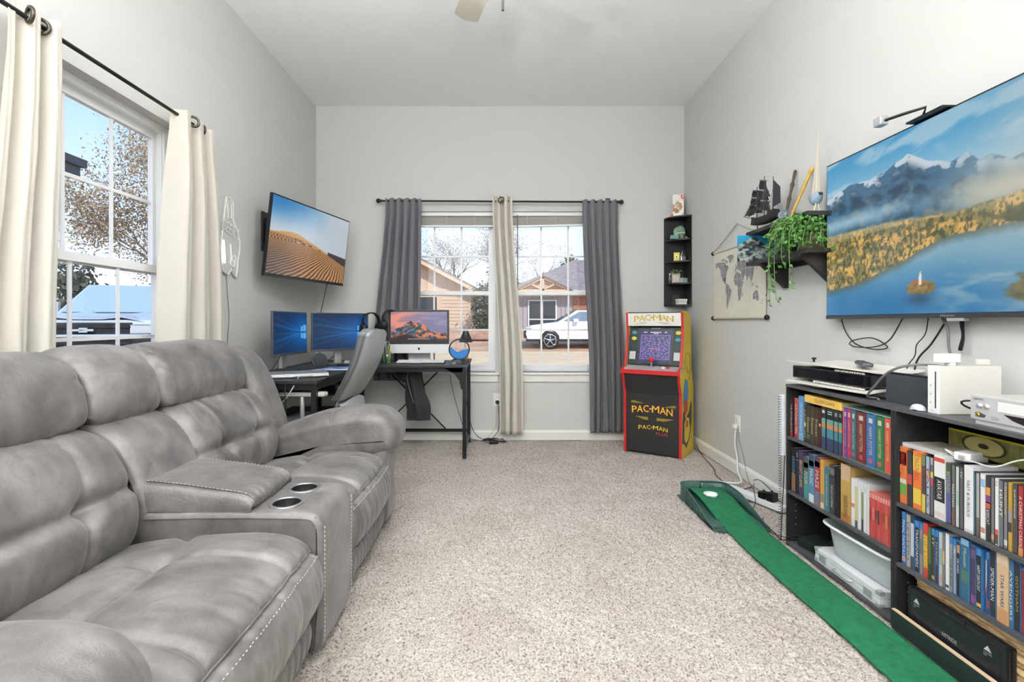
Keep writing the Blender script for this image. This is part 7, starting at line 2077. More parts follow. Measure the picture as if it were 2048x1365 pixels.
# ---- near bookcase, lower row of disc cases
W3 = "on the near bookcase's lower shelf"
G3 = 'disc cases on the lower shelf'
z3 = 0.2355
BLU = '#2f78b8'
def blu(desc, xa, xb, col, text=None, tcol='#f0f0ee', bands=(), h=.172, cap=True, **kw):
    bd = bands + (((.88, 1.0, '#2f82cc'),) if cap else ())
    return book(desc, W3, G3, xa, xb, z3, h, col, text, tcol, kind=kw.pop('kind', BLU), bands=bd, **kw)
blu('bright blue case at the far end', 1803.5, 1812, '#1f6fc0', 'FINAL FANTASY', '#eef2f6', ((.06, .14, '#d8a0a0'),), .182)
blu('beige-grey case second from the far end', 1812.6, 1820.6, '#b3b0a6', 'LETTERS', '#6d6a62', cap=False, kind='#a8a59b', h=.180)
blu('white and slate case with a ship-like foot', 1821.2, 1828.4, '#c9d0dc', None, '#fff', ((0, .25, '#3f4a5a'), (.88, 1, '#26344a')), cap=False, h=.178)
blu('black case with white block capitals and blue cap', 1830, 1838.8, '#26282c', 'TRANSFORMERS', '#f2f2f2', tspan=(.10, .84))
blu('tan and grey patched case', 1839.6, 1845.6, '#a08f78', None, '#fff', ((.4, .7, '#6a7a6a'),))
blu('bright red and yellow case', 1846.2, 1855.6, '#e8c81e', 'THE LION', '#b8801a', ((0, .18, '#d8382c'), (.78, 1.0, '#dc3a2a')), cap=False, kind='#d8342c', h=.178)
blu('green forest-coloured case', 1856.2, 1862.6, '#4f7a4a', None, '#fff', ((0, .3, '#2f4a34'),), cap=False, kind='#3a5a3c')
blu('dark brown case with a blue cap', 1863.2, 1869.8, '#4a4038', 'IT', '#e6ddd0', ((.05, .12, '#cfa060'),), tspan=(.68, .82))
blu('charcoal case with grey capitals and a blue cap', 1870.4, 1877, '#3a3d42', 'TITANIC', '#b9bec4', tspan=(.35, .8))
blu('icy pale blue case', 1877.6, 1884.6, '#b9ccd2', None, '#fff', ((.06, .22, '#d8a8a8'), (.4, .7, '#8fb4bc')), cap=False, kind='#9fb4bc')
blu('yellow and brown striped case', 1885.2, 1890, '#8a7a5a', None, '#fff', ((.45, .68, '#e0b03a'),), cap=False)
blu('plain white case with a small dark foot mark', 1890.6, 1898.4, '#efedea', None, '#fff', ((.05, .10, '#5a5a58'),), cap=False, kind='#e2e0dc', h=.178)
blu('grey case with dark heavy capitals', 1899, 1905.8, '#8d9298', 'THE PURGE', '#26282c', tspan=(.12, .62))
blu('silver case with a blue cap', 1906.4, 1912.6, '#9aa0a6', 'X', '#eef0f2', tspan=(.72, .84))
blu('black case with an orange face print', 1913.2, 1920, '#2a2a2d', 'DIE HARD', '#efece6', ((.78, .92, '#c98a5a'),), cap=False, tspan=(.42, .68))
blu('wide teal boxed case with script lettering', 1920.8, 1938.6, '#2f6a86', 'Miyazaki', '#cfe0e6', ((.30, .5, '#4f7a6a'), (.90, 1, '#7fb8e0')), .186, cap=False, tspan=(.55, .85), thick=.4)
blu('dark violet case', 1941, 1951.6, '#4a3a5a', None, '#fff', ((.05, .18, '#8a4a86'), (.78, .92, '#6a5a7a')), cap=False, h=.180)
blu('black case with a red and white corner print', 1952.4, 1963, '#26282c', 'HAPPY DEATH DAY', '#f0f0f0', ((.04, .10, '#d8a83a'),), h=.178, tspan=(.3, .72))
blu('navy case beside the red-cornered one', 1973.5, 1979, '#22407a', None, '#fff', ((.10, .25, '#a83a3a'),), h=.180)
blu('tall black boxed case with white block words', 1979.6, 1991.6, '#2b2c30', 'SPIDER-MAN', '#f4f4f4', (), .196, cap=False, tspan=(.25, .72))
blu('wide sand-coloured boxed set with blue capitals', 1992.4, 2017.6, '#dcb98a', 'STAR WARS', '#2f3f96', ((.0, .2, '#d09a62'), (.80, 1, '#e6cdb0')), .205, cap=False, kind='#cfa878', tspan=(.22, .66), thick=.3)
blu('steel blue case next to the sand-coloured set', 2018.4, 2027, '#2f6f9a', 'AVENGERS', '#dfe8ee', cap=False, h=.188)
blu('near-black case with olive lettering', 2027.8, 2041.6, '#2a2d31', 'GOTHAM', '#b3a84a', cap=False, h=.190, tspan=(.3, .8), thick=.4)
blu('dark red case by the frame edge', 2042.4, 2052, '#8a2230', None, cap=False, h=.180)
blu('blue-capped black case past the dark red one', 2052.6, 2062, '#2a2d31', None)
# red-and-white front cover seen where the row steps back
rw = thing('disc_case', 'disc case turned face out with a red and white corner print', 'disc case', (XF+0.004, (ypx(1963.6)+ypx(1973))/2, 0.2355), 0, 'disc cases on the lower shelf')
hw = (ypx(1963.6)-ypx(1973))/2-0.0006
MB().box(0.006, 0.13, -hw, hw, 0, 0.172, bev=0.001).build('case', bmat(BLU, 0.3), rw)
MB().add([(0.0055, hw*.9, 0.05), (0.0055, -hw*.9, 0.05), (0.0055, -hw*.9, 0.15)], [(0, 1, 2)]).build('red_print', bmat('#c02a30'), rw)
MB().add([(0.0055, hw*.9, 0.05), (0.0055, -hw*.9, 0.15), (0.0055, hw*.9, 0.15)], [(0, 1, 2)]).build('white_print', bmat('#cfd0d2'), rw)

# ---- on top of the disc cases
fl = thing('disc_case', 'grey-white disc case lying flat on the orange boxed sets', 'disc case', (1.47, 1.645, z3+0.2+0.2105), 0.06)
fl.location.z = 0.4455+0.1965
MB().box(-0.06, 0.075, -0.075, 0.075, 0, 0.014, bev=0.0015).build('case', bmat('#cfd2d2', 0.3), fl)
MB().box(-0.05, 0.065, -0.068, 0.068, 0.0141, 0.0146).build('cover_print', mat('cover_mottle', '#b3aca0', 0.4, var=(18, 0.2)), fl)
def eye_print(U, V):
    img = mixc(rgb('#6a6a2e'), rgb('#a8a06a'), fbm(U*30, V*3, 3, 3))
    e2 = np.hypot((U-0.45)/0.25, (V-0.5)/0.42)
    img = mixc(img, rgb('#2a2a14'), np.exp(-((e2-1)/0.08)**2)); img = mixc(img, rgb('#c9ba7a'), sstep(1, .9, e2)); img = mixc(img, rgb('#3a3018'), sstep(.3, .22, e2))
    edge = (U > 0.96) | (V > 0.92)
    return mixc(img, rgb('#d6c22a'), edge.astype(float))
bd = thing('art_board', 'olive and yellow eye-print board behind the disc cases', 'art board', (1.55, 1.55, 0.648))
painted('print', (1.5485, 1.69, 0.640), (0, -0.27, 0), (0, 0, 0.072), 120, 40, eye_print, m_print, bd, True)
MB().box(1.549, 1.553, 1.42, 1.69, 0.6355, 0.712).build('board', mat('board_card', '#5a5838', 0.7), bd, True)
cg = thing('charger', 'white charger block lying on the disc cases', 'charger', (1.45, 1.515, 0.6465), 0.3)
MB().box(-0.03, 0.03, -0.022, 0.022, 0, 0.026, bev=0.004).build('block', mat('charger_white', '#eeeeec', 0.35), cg)
MB().box(-0.034, -0.03, -0.008, 0.008, 0.006, 0.018).build('socket', m_silver, cg)
cord('charger_cable', [(1.44, 1.54, 0.655), (1.425, 1.57, 0.67), (1.43, 1.53, 0.651), (1.42, 1.46, 0.656), (1.415, 1.40, 0.66), (1.42, 1.33, 0.70), (1.45, 1.25, 0.72)], 0.0022, mat('cable_white', '#e9e9e6', 0.5), 'white charger cable trailing over the disc cases')

# ---- lower compartments
al = thing('aluminium_case', 'flat silver aluminium case on the bottom of the far bookcase', 'case', (1.50, 1.985, 0.0205))
m_alc = mat('case_alu', '#e6e8ea', 0.4, 0.15)
MB().box(-0.105, 0.10, -0.185, 0.185, 0, 0.030, bev=0.004).build('lower_shell', m_alc, al)
MB().box(-0.105, 0.10, -0.185, 0.185, 0.0315, 0.060, bev=0.004).build('lid', m_alc, al)
for yy in (-0.13, 0.13): MB().box(-0.109, -0.104, yy-0.022, yy+0.022, 0.014, 0.046, bev=0.002).build('latch', m_silver, al)
for yy in (-0.185, 0.185):
    for zz in (0.0, 0.045): MB().box(-0.107, -0.085, yy-(0.002 if yy < 0 else 0.02), yy+(0.02 if yy < 0 else 0.002), zz, zz+0.016, bev=0.003).build('corner_cap', m_silver, al)
MB().tube([(-0.108, -0.05, 0.028), (-0.122, -0.045, 0.028), (-0.122, 0.045, 0.028), (-0.108, 0.05, 0.028)], 0.004, 6).build('handle', m_silver, al)
tb = thing('plastic_tub', 'white translucent plastic tub on the aluminium case', 'tub', (1.51, 1.955, 0.0815), 0.04)
P = []
for z, a, c in ((0.0, .075, .155), (0.003, .08, .16), (.07, .088, .172), (.115, .094, .18), (.118, .106, .192), (.130, .108, .194), (.132, .103, .188), (.118, .090, .176), (.01, .076, .156)):
    P.append([(a*np.sign(math.cos(t))*abs(math.cos(t))**0.35, c*np.sign(math.sin(t))*abs(math.sin(t))**0.35, z) for t in np.linspace(0, 2*PI, 49)])
MB().grid(np.array(P)).add([q for q in P[-1][:-1]], [tuple(range(48))]).build('tub', mat('tub_plastic', '#e3e8ee', 0.3, trans=0.25), tb)
MB().tube([(0.109*np.sign(math.cos(t))*abs(math.cos(t))**0.35, 0.195*np.sign(math.sin(t))*abs(math.sin(t))**0.35, .127) for t in np.linspace(0, 2*PI, 49)[:-1]], 0.006, 6, closed=True).build('rim', mat('tub_rim', '#f2f4f6', 0.3), tb)
ad = thing('power_adapter', 'dark green-black adapter box at the far end of the bottom shelf', 'adapter', (1.47, 2.25, 0.0205), 0.25)
MB().box(-0.05, 0.05, -0.075, 0.075, 0, 0.045, bev=0.008).build('housing', mat('adapter_dark', '#222a29', 0.3), ad)
MB().box(-0.0515, -0.05, -0.05, 0.0, 0.012, 0.032).build('label_plate', m_black, ad)
MB().tube([(0.0, -0.05, 0.045), (-0.01, -0.08, 0.075), (0.02, -0.10, 0.12)], 0.012, 8).build('stalk', m_black, ad)
# black case standing on edge in the near bookcase
gc = thing('tool_case', 'black hard plastic case standing on edge in the near bookcase', 'case', (1.402, 1.52, 0.021))
m_gc = mat('case_black', '#202226', 0.35, bump=(120, 0.05, 0.002))
MB().box(0.0, 0.015, -0.165, 0.165, 0, 0.148, bev=0.005).build('front_shell', m_gc, gc)
MB().box(0.016, 0.031, -0.165, 0.165, 0, 0.148, bev=0.005).build('back_shell', m_gc, gc)
MB().box(-0.002, 0.004, -0.15, 0.15, 0.012, 0.132, bev=0.003).build('front_panel', m_gc, gc)
m_gl = mat('case_print', '#b9bcbf', 0.4)
for yy in (0.125, -0.115):
    MB().add([(-0.0024, yy+0.012, 0.108), (-0.0024, yy-0.012, 0.108), (-0.0024, yy, 0.124)], [(0, 1, 2)]).build('triangle_mark', m_gl, gc)
    lettering('lettering', 'WARNING\nRISK', (-0.0023, yy+0.012, 0.092), (0, -1, 0), (0, 0, 1), 0.024, 0.012, m_gl, gc)
lettering('lettering', 'NITRIDE', (-0.0023, 0.03, 0.062), (0, -1, 0), (0, 0, 1), 0.05, 0.012, m_gl, gc)
MB().box(-0.006, 0.0, -0.045, 0.015, 0.135, 0.15, bev=0.003).build('latch', m_gc, gc)
# woven basket: rows of plaited strands
bk = thing('basket', 'woven tan basket behind the black case', 'basket', (1.522, 1.51, 0.021))
m_wick = mat('wicker', '#dcba8c', 0.7, var=(60, 0.2))
MB().box(-0.060, 0.068, -0.172, 0.172, 0.0, 0.165).build('liner', mat('wicker_dark', '#8a6a48', 0.8), bk)
for row in range(10):
    z = 0.010+row*0.0178
    b = MB()
    path = []
    n = 120
    for k in range(n):
        t = k/n*4
        sgm, f = int(t), t-int(t)
        c = [(-0.076, -0.176+0.352*f), (-0.076+0.152*f, 0.176), (0.076, 0.176-0.352*f), (0.076-0.152*f, -0.176)][sgm]
        w_ = 0.005*math.sin(k*PI/3+row*PI)
        nx_, ny_ = [(-1, 0), (0, 1), (1, 0), (0, -1)][sgm]
        path.append((c[0]+nx_*w_, c[1]+ny_*w_, z+0.002*math.sin(k*0.7)))
    b.tube(path, 0.0105 if row < 9 else 0.014, 6, closed=True).build('weave_row', m_wick, bk)

# ================================================================== on top of the bookcases
ZT = BH+0.0005
ps = thing('game_console', 'white and black game console lying flat on the far bookcase', 'game console', (1.525, 2.135, ZT), math.radians(4))
m_psw = mat('console_white', '#dedad2', 0.4); m_psb = mat('console_black', '#14151a', 0.12, coat=0.6)
def plate(zc, th, flip):
    U, V = np.meshgrid(np.linspace(-1, 1, 21), np.linspace(-1, 1, 21))
    x = U*0.125*(1+0.03*np.cos(V*PI/2)); y = V*0.235*(1-0.04*U)
    z = zc + (0.012*(np.abs(U)**2.2) + 0.006*V*0.5)*(1 if flip else -1)*0.9
    b = MB().grid(np.stack([x, y, z+th/2], -1)).grid(np.stack([x, y, z-th/2], -1), flip=True)
    ring = []
    for arr in (np.stack([x, y, z], -1),):
        e_ = [arr[0, k] for k in range(21)]+[arr[k, -1] for k in range(1, 21)]+[arr[-1, k] for k in range(19, -1, -1)]+[arr[k, 0] for k in range(19, 0, -1)]
    n = len(e_)
    b.add([q+np.array([0, 0, th/2]) for q in e_]+[q-np.array([0, 0, th/2]) for q in e_], [(k, (k+1) % n, n+(k+1) % n, n+k) for k in range(n)])
    return b
plate(0.030, 0.006, False).build('lower_plate', m_psw, ps)
plate(0.100, 0.006, True).build('upper_plate', m_psw, ps)
MB().box(-0.113, 0.115, -0.215, 0.215, 0.036, 0.094, bev=0.008).build('core', m_psb, ps)
b = MB()
for k in range(22): b.box(-0.118, -0.11, -0.21+k*0.013, -0.205+k*0.013, 0.030, 0.037)
for k in range(12): b.box(-0.118, -0.11, -0.21+k*0.013, -0.205+k*0.013, 0.092, 0.099)
b.build('vent_fins', m_psw, ps)['kind'] = 'stuff'
MB().box(-0.09, 0.09, 0.06, 0.21, 0.0, 0.022, bev=0.006).build('disc_drive', m_psw, ps)
MB().box(-0.02, 0.07, -0.20, -0.04, 0.0, 0.022, bev=0.004).build('foot', m_psw, ps)
MB().box(-0.092, -0.0895, 0.09, 0.17, 0.013, 0.016).build('disc_slot', m_black, ps)
rc = thing('remote_control', 'dark grey remote lying on the white game console', 'remote', (1.545, 2.08, ZT+0.1125), math.radians(64))
MB().box(-0.075, 0.075, -0.02, 0.02, 0, 0.018, bev=0.007).build('body', mat('remote_grey', '#3f4145', 0.4), rc)
MB().box(0.05, 0.074, -0.013, 0.013, 0.0175, 0.0195, bev=0.001).build('button_pad', m_black, rc)
kb = thing('dial_knob', 'tiny black knob on the far end of the game console', 'knob', (1.50, 2.34, ZT+0.113))
MB().lathe([(0.004, 0), (0.004, 0.006), (0.009, 0.008), (0.010, 0.016), (0.001, 0.019)], n=16).build('cap', m_black, kb)
MB().cyl((0, 0, -0.004), (0, 0, 0.001), 0.006, n=12).build('stem', m_black, kb)

dkk = thing('console_dock', 'dark grey console dock beside the white upright console', 'dock', (1.475, 1.765, ZT), math.radians(2))
MB().box(-0.012, -0.006, -0.088, 0.088, 0, 0.104, bev=0.002).box(0.010, 0.04, -0.088, 0.088, 0, 0.104, bev=0.003).box(-0.008, 0.012, -0.088, 0.088, 0, 0.012).build('cradle', mat('dock_grey', '#3d4047', 0.45), dkk)
MB().box(-0.005, 0.009, -0.086, 0.086, 0.013, 0.112, bev=0.003).build('tablet', m_bezel, dkk)
MB().box(-0.005, 0.009, 0.070, 0.087, 0.014, 0.114, bev=0.005).build('grip', mat('joy_grey', '#77787c', 0.45), dkk)

wi = thing('game_console', 'upright white game console with a black disc slot', 'game console', (1.42, 1.601, ZT))
MB().box(0, 0.20, -0.021, 0.021, 0.0, 0.157, bev=0.002).build('body', mat('wii_white', '#d3d0c9', 0.45), wi)
MB().box(-0.003, 0.0, -0.021, 0.021, 0.0, 0.157, bev=0.001).build('front_face', mat('wii_front', '#e8e8e6', 0.4), wi)
MB().box(-0.0035, -0.002, -0.010, -0.006, 0.018, 0.138).build('disc_slot', m_black, wi)
for k in range(3): MB().lathe([(0.001, -0.001), (0.003, -0.001), (0.003, 0.0)], (-0.003, 0.010, 0.035+0.028*k), 10, axis=(1, 0, 0)).build('button', mat('wii_btn', '#bfc3c6', 0.4), wi)
lettering('logo', 'Wii', (-0.0032, 0.012, 0.006), (0, -1, 0), (0, 0, 1), 0.014, 0.007, mat('wii_btn', '#bfc3c6', 0.4), wi)
sbx = thing('sensor_box', 'small white sensor box on a round foot atop the upright console', 'sensor', (1.455, 1.60, ZT+0.1575), math.radians(10))
MB().cyl((0.02, 0, 0), (0.02, 0, 0.010), 0.014, n=18).build('foot', mat('wii_front', '#e8e8e6', 0.4), sbx)
MB().box(-0.03, 0.045, -0.014, 0.014, 0.010, 0.038, bev=0.002).build('box', mat('wii_front', '#e8e8e6', 0.4), sbx)
MB().box(0.045, 0.047, -0.012, 0.012, 0.014, 0.034).build('end_cap', m_mon, sbx)
er = thing('memory_block', 'little ivory block on the back of the upright console', 'block', (1.578, 1.60, ZT+0.1575))
MB().box(-0.017, 0.017, -0.010, 0.010, 0, 0.020, bev=0.005).build('block', mat('ivory', '#d9d4ca', 0.5), er)
MB().box(-0.012, 0.012, -0.0105, -0.0095, 0.004, 0.012).build('face', mat('ivory', '#d9d4ca', 0.5), er)
dm = thing('egg_mouse', 'pale grey rounded gadget between dock and upright console', 'gadget', (1.413, 1.655, ZT), 0.3)
T, R_ = np.meshgrid(np.linspace(0, 2*PI, 25), np.linspace(0, 1, 9))
MB().grid(np.stack([0.018*R_*np.cos(T), 0.024*R_*np.sin(T), 0.020*np.sqrt(np.clip(1-R_**2, 0, 1))+0.002], -1), flip=True).build('shell', mat('pale_grey_pl', '#b9bcc4', 0.35), dm)
MB().lathe([(0.001, 0.0), (0.018, 0.0), (0.0185, 0.004)], n=24).build('base', m_black, dm)

vc = thing('video_recorder', 'silver video recorder on the near bookcase', 'video recorder', (1.40, 1.285, ZT))
m_vs = mat('vcr_silver', '#c9cacb', 0.4, 0.3)
MB().box(0.008, 0.235, -0.172, 0.172, 0.008, 0.083, bev=0.003).build('body', mat('vcr_top', '#b3b1ab', 0.5), vc)
MB().box(0.0, 0.010, -0.173, 0.173, 0.012, 0.086, bev=0.004).build('front_panel', m_vs, vc)
MB().box(0.004, 0.02, -0.16, 0.16, 0.0, 0.012).build('foot_rail', m_vs, vc)
MB().box(-0.0015, 0.002, -0.16, 0.092, 0.045, 0.074, bev=0.002).build('cassette_flap', mat('vcr_flap', '#dcdcdc', 0.35), vc)
pts = [(-0.12, 0.012), (0.065, 0.040), (0.04, 0.030), (0.01, 0.020), (-0.03, 0.014)]
MB().prism([(0.075, 0.041), (0.05, 0.028), (0.01, 0.018), (-0.05, 0.013), (-0.17, 0.013), (-0.17, 0.041)], (-0.001, 0, 0), (0, 1, 0), (0, 0, 1), (0.003, 0, 0)).build('display', mat('vcr_display', '#2a2326', 0.15, coat=0.5), vc)
for k, yy in enumerate((0.143, 0.122)): MB().lathe([(0.001, -0.006), (0.0065, -0.005), (0.008, 0.0)], (0.0, yy, 0.055), 18, axis=(1, 0, 0)).build('button', m_silver, vc)
for yy in (0.104, 0.091): MB().box(-0.003, 0.001, yy-0.005, yy+0.005, 0.024, 0.032, bev=0.001).build('button', m_silver, vc)
MB().prism([(0.155, 0.022), (0.157, 0.034), (0.145, 0.036), (0.125, 0.030), (0.13, 0.022)], (-0.001, 0, 0), (0, 1, 0), (0, 0, 1), (0.002, 0, 0)).build('jack_recess', m_mon, vc)
MB().lathe([(0.002, -0.003), (0.005, -0.003), (0.005, 0)], (-0.001, 0.147, 0.029), 14, axis=(1, 0, 0)).build('jack', mat('jack_gold', '#c9b23a', 0.3, 0.6), vc)
lettering('logo', 'SANYO', (-0.0004, 0.162, 0.070), (0, -1, 0), (0, 0, 1), 0.030, 0.007, m_black, vc)

# ---- spiral notebook standing against the far end of the bookcase
sn = thing('spiral_notebook', 'tall white spiral notebook leaning on the end of the far bookcase', 'notebook', (1.40, 2.392, 0.003))
MB().box(-0.028, 0.14, 0.0, 0.012, 0.42, 0.715).build('pages', mat('ruled_paper', '#e6e8ef', 0.7, var=(120, 0.12)), sn)
MB().box(-0.03, 0.14, 0.012, 0.0145, 0.42, 0.717).build('cover', mat('notebook_lilac', '#b9bcd6', 0.5), sn)
hel = [(-0.030+0.007*math.cos(t), 0.006+0.008*math.sin(t), 0.0+t/(2*PI)*0.0125) for t in np.linspace(0, 2*PI*57, 57*9)]
MB().tube(hel, 0.0011, 4).build('coil', m_black, sn)
MB().tube([(-0.025, 0.006, 0.002), (-0.006, 0.006, 0.42)], 0.002, 6).build('wire', m_black, sn)
# ================================================================== putting mat, power strip and cables
m_turf = mat('putting_turf', '#18724a', 0.9, var=(40, 0.22, 6), bump=(220, 0.8, 0.006))
pm = thing('putting_mat', 'green putting mat with a ramped tray and cup', 'putting mat', (1.24, 2.2, 0))
def turf_z(y):
    return 0.012 + 0.045*float(sstep(2.50, 2.93, np.array(y)))
ys = np.linspace(0.75, 3.0, 160); P = []
for y in ys:
    wob = 0.006*math.sin(y*5.0)
    xl, xr = 1.155+wob+0.03*float(sstep(2.0, 2.55, np.array(y)))*0, 1.350+wob*0.6
    P.append([(xl+(xr-xl)*u, y, turf_z(y)+0.0035*float(vnoise(np.array(u*9.0), np.array(y*30), 3))) for u in np.linspace(0, 1, 18)])
b = MB().grid(np.array(P)); keep = []
for fc in b.f:
    cx = sum(b.v[i][0] for i in fc)/4; cy = sum(b.v[i][1] for i in fc)/4
    if ((cx-1.245)/0.042)**2+((cy-2.895)/0.05)**2 < 1: continue
    keep.append(fc)
b.f = keep; b.m = [0]*len(keep); b.s = [True]*len(keep)
tf = b.build('turf', m_turf, pm, True); tf.modifiers.new('t', 'SOLIDIFY').thickness = 0.006
m_tray = mat('tray_green', '#3f5f58', 0.4)
MB().lathe([(0.042, 0.004), (0.040, -0.02), (0.001, -0.021)], (1.245, 2.895, turf_z(2.895)), 28).build('cup', mat('cup_white', '#dfe6e6', 0.5), pm, True)
# tray: floor plus curved side walls falling to the front
MB().box(1.095, 1.385, 2.50, 3.03, 0.0, 0.008).build('tray_floor', m_tray, pm, True)
def wall(path, nm, hfun):
    C = crom(path, 40); b = MB(); P = []
    for q in C:
        h = hfun(q[1]); P.append([(q[0], q[1], 0.001), (q[0], q[1], h)])
    o = b.grid(np.array(P)).build(nm, m_tray, pm, True); o.modifiers.new('t', 'SOLIDIFY').thickness = 0.005
    MB().tube([(q[0], q[1], hfun(q[1])) for q in C], 0.0045, 6).build('tray_lip', m_tray, o, True)
hf = lambda y: 0.016+0.072*float(sstep(2.50, 2.88, np.array(y)))
wall([(1.095, 2.52), (1.095, 2.7), (1.095, 2.9), (1.105, 3.0), (1.15, 3.03), (1.24, 3.035)], 'tray_wall', hf)
wall([(1.385, 2.52), (1.385, 2.7), (1.385, 2.9), (1.375, 3.0), (1.33, 3.03), (1.24, 3.035)], 'tray_wall', hf)
for k in range(7):
    y = 2.66+k*0.045
    MB().box(1.089, 1.093, y, y+0.005, 0.002, hf(y)-0.004).build('tray_rib', m_tray, pm, True)
for k in range(3): MB().box(1.105+0.015*k, 1.110+0.015*k, 2.485, 2.53, 0.008, 0.013).build('tray_lug', m_tray, pm, True)
MB().box(1.095, 1.158, 2.53, 2.62, 0.008, 0.022, bev=0.004).build('ball_return', m_tray, pm, True)

# ---- power strip with adapters
m_strip = mat('strip_white', '#eef0f4', 0.4)
pst = thing('power_strip', 'white power strip lying on the carpet by the bookcase', 'power strip', (1.525, 2.93, 0.004), math.radians(112))
MB().box(-0.20, 0.20, -0.028, 0.028, 0, 0.036, bev=0.008).build('body', m_strip, pst)
for k in range(6):
    s_ = MB().box(-0.17+k*0.055-0.012, -0.17+k*0.055+0.012, -0.016, 0.016, 0.036, 0.0375, bev=0.0005).build('socket', m_plate, pst)
for i, (x, lb) in enumerate(((-0.115, 'black plug adapter at the far end of the power strip'), (-0.06, 'smaller black plug adapter in the power strip'))):
    q = Matrix.Rotation(math.radians(112), 3, 'Z') @ Vector((x, 0.0, 0))
    a = thing('plug_adapter', lb, 'adapter', (1.525+q.x, 2.93+q.y, 0.0415), math.radians(112), 'plug adapters')
    MB().box(-0.022, 0.022, -0.024, 0.024, 0, 0.05-0.012*i, bev=0.005).build('housing', m_black, a)
    MB().cyl((0, 0, 0.05-0.012*i), (0, 0, 0.062-0.012*i), 0.004, n=8).build('strain_relief', m_black, a)
m_cbw = mat('cable_white', '#e9e9e6', 0.5); m_cbb = mat('cable_black', '#1b1c1e', 0.5); m_cbg = mat('cable_grey', '#6a6c6e', 0.5)
cord('power_cable', [(1.665, 3.46, 0.335), (1.655, 3.455, 0.22), (1.665, 3.44, 0.12), (1.63, 3.36, 0.05), (1.60, 3.25, 0.012), (1.52, 3.24, 0.010), (1.44, 3.27, 0.010), (1.40, 3.18, 0.010), (1.44, 3.12, 0.02)], 0.006, m_cbw, 'thick white cord from the right wall outlet to the floor')
pg = tag(MB().box(1.645, 1.669, 3.443, 3.475, 0.325, 0.352, bev=0.004).build('wall_plug', m_plate), 'white plug in the right wall outlet', 'plug')
cord('power_cable', [(1.667, 3.435, 0.345), (1.662, 3.40, 0.25), (1.666, 3.35, 0.14), (1.655, 3.28, 0.04), (1.60, 3.10, 0.02), (1.56, 3.04, 0.06)], 0.0018, m_cbg, 'thin grey cord beside the thick white cord on the right wall')
cord('power_cable', [(1.64, 4.10, 0.05), (1.62, 3.95, 0.012), (1.58, 3.72, 0.010), (1.55, 3.55, 0.010), (1.50, 3.40, 0.010), (1.49, 3.22, 0.010), (1.52, 3.10, 0.012), (1.57, 3.05, 0.05)], 0.0028, m_cbb, 'black cord running from the arcade cabinet along the carpet')
cord('power_cable', [(1.565, 3.03, 0.095), (1.60, 3.02, 0.10), (1.63, 2.94, 0.06), (1.62, 2.80, 0.03), (1.64, 2.60, 0.03), (1.652, 2.42, 0.06)], 0.0024, m_cbb, 'black cord looping from the plug adapter toward the bookcase')
cord('power_cable', [(1.545, 2.98, 0.09), (1.50, 2.90, 0.10), (1.46, 2.80, 0.05), (1.43, 2.78, 0.012), (1.40, 2.84, 0.012), (1.41, 2.70, 0.012), (1.39, 2.60, 0.012), (1.375, 2.45, 0.018), (1.372, 2.38, 0.012), (1.40, 2.33, 0.06), (1.44, 2.29, 0.055)], 0.0022, m_cbb, 'black cord curling across the carpet into the far bookcase')
cord('power_cable', [(1.45, 2.30, 0.05), (1.38, 2.36, 0.035), (1.365, 2.46, 0.016), (1.38, 2.58, 0.010), (1.43, 2.66, 0.010)], 0.0022, m_cbb, 'short black cord by the foot of the far bookcase')

# ---- cables under the television
cord('tv_cable', [(1.65, 2.37, 1.10), (1.655, 2.345, 1.03), (1.655, 2.28, 0.975), (1.655, 2.17, 0.955), (1.655, 2.09, 0.968), (1.655, 2.18, 1.005), (1.655, 2.31, 0.985), (1.655, 2.30, 0.962), (1.655, 2.17, 0.965), (1.655, 2.08, 1.0), (1.65, 2.0, 1.10)], 0.0028, m_cbb, 'thin black cable with a loose loop below the television', n=48)
cord('tv_cable', [(1.65, 1.885, 1.10), (1.655, 1.905, 1.03), (1.655, 1.945, 0.985), (1.652, 1.95, 0.94), (1.65, 1.985, 0.89), (1.648, 1.99, 0.80)], 0.0022, m_cbb, 'thin wavy black cable running down behind the white console')
cord('tv_cable', [(1.65, 1.80, 1.10), (1.655, 1.83, 1.06), (1.655, 1.88, 0.99), (1.652, 1.94, 0.92), (1.648, 1.96, 0.80)], 0.0036, m_cbb, 'thick black cable crossing to the left below the television')
cord('tv_cable', [(1.65, 1.83, 1.10), (1.655, 1.81, 1.05), (1.655, 1.805, 0.98), (1.65, 1.785, 0.93), (1.60, 1.765, 0.90), (1.53, 1.76, 0.86)], 0.005, m_cbg, 'thick grey cable dropping from the television to the dock')
cord('console_cable', [(1.645, 1.62, 0.90), (1.50, 1.64, 0.925), (1.41, 1.665, 0.93), (1.385, 1.74, 0.90), (1.395, 1.83, 0.83), (1.41, 1.88, 0.790), (1.45, 1.885, 0.783), (1.43, 1.85, 0.783)], 0.0042, m_cbg, 'thick grey cable looping over the dock onto the bookcase', n=40)
cord('console_cable', [(1.62, 1.55, 0.80), (1.50, 1.535, 0.80), (1.45, 1.53, 0.815), (1.43, 1.515, 0.83), (1.445, 1.49, 0.835), (1.47, 1.47, 0.825)], 0.003, m_cbb, 'black cable arching between the upright console and the recorder')

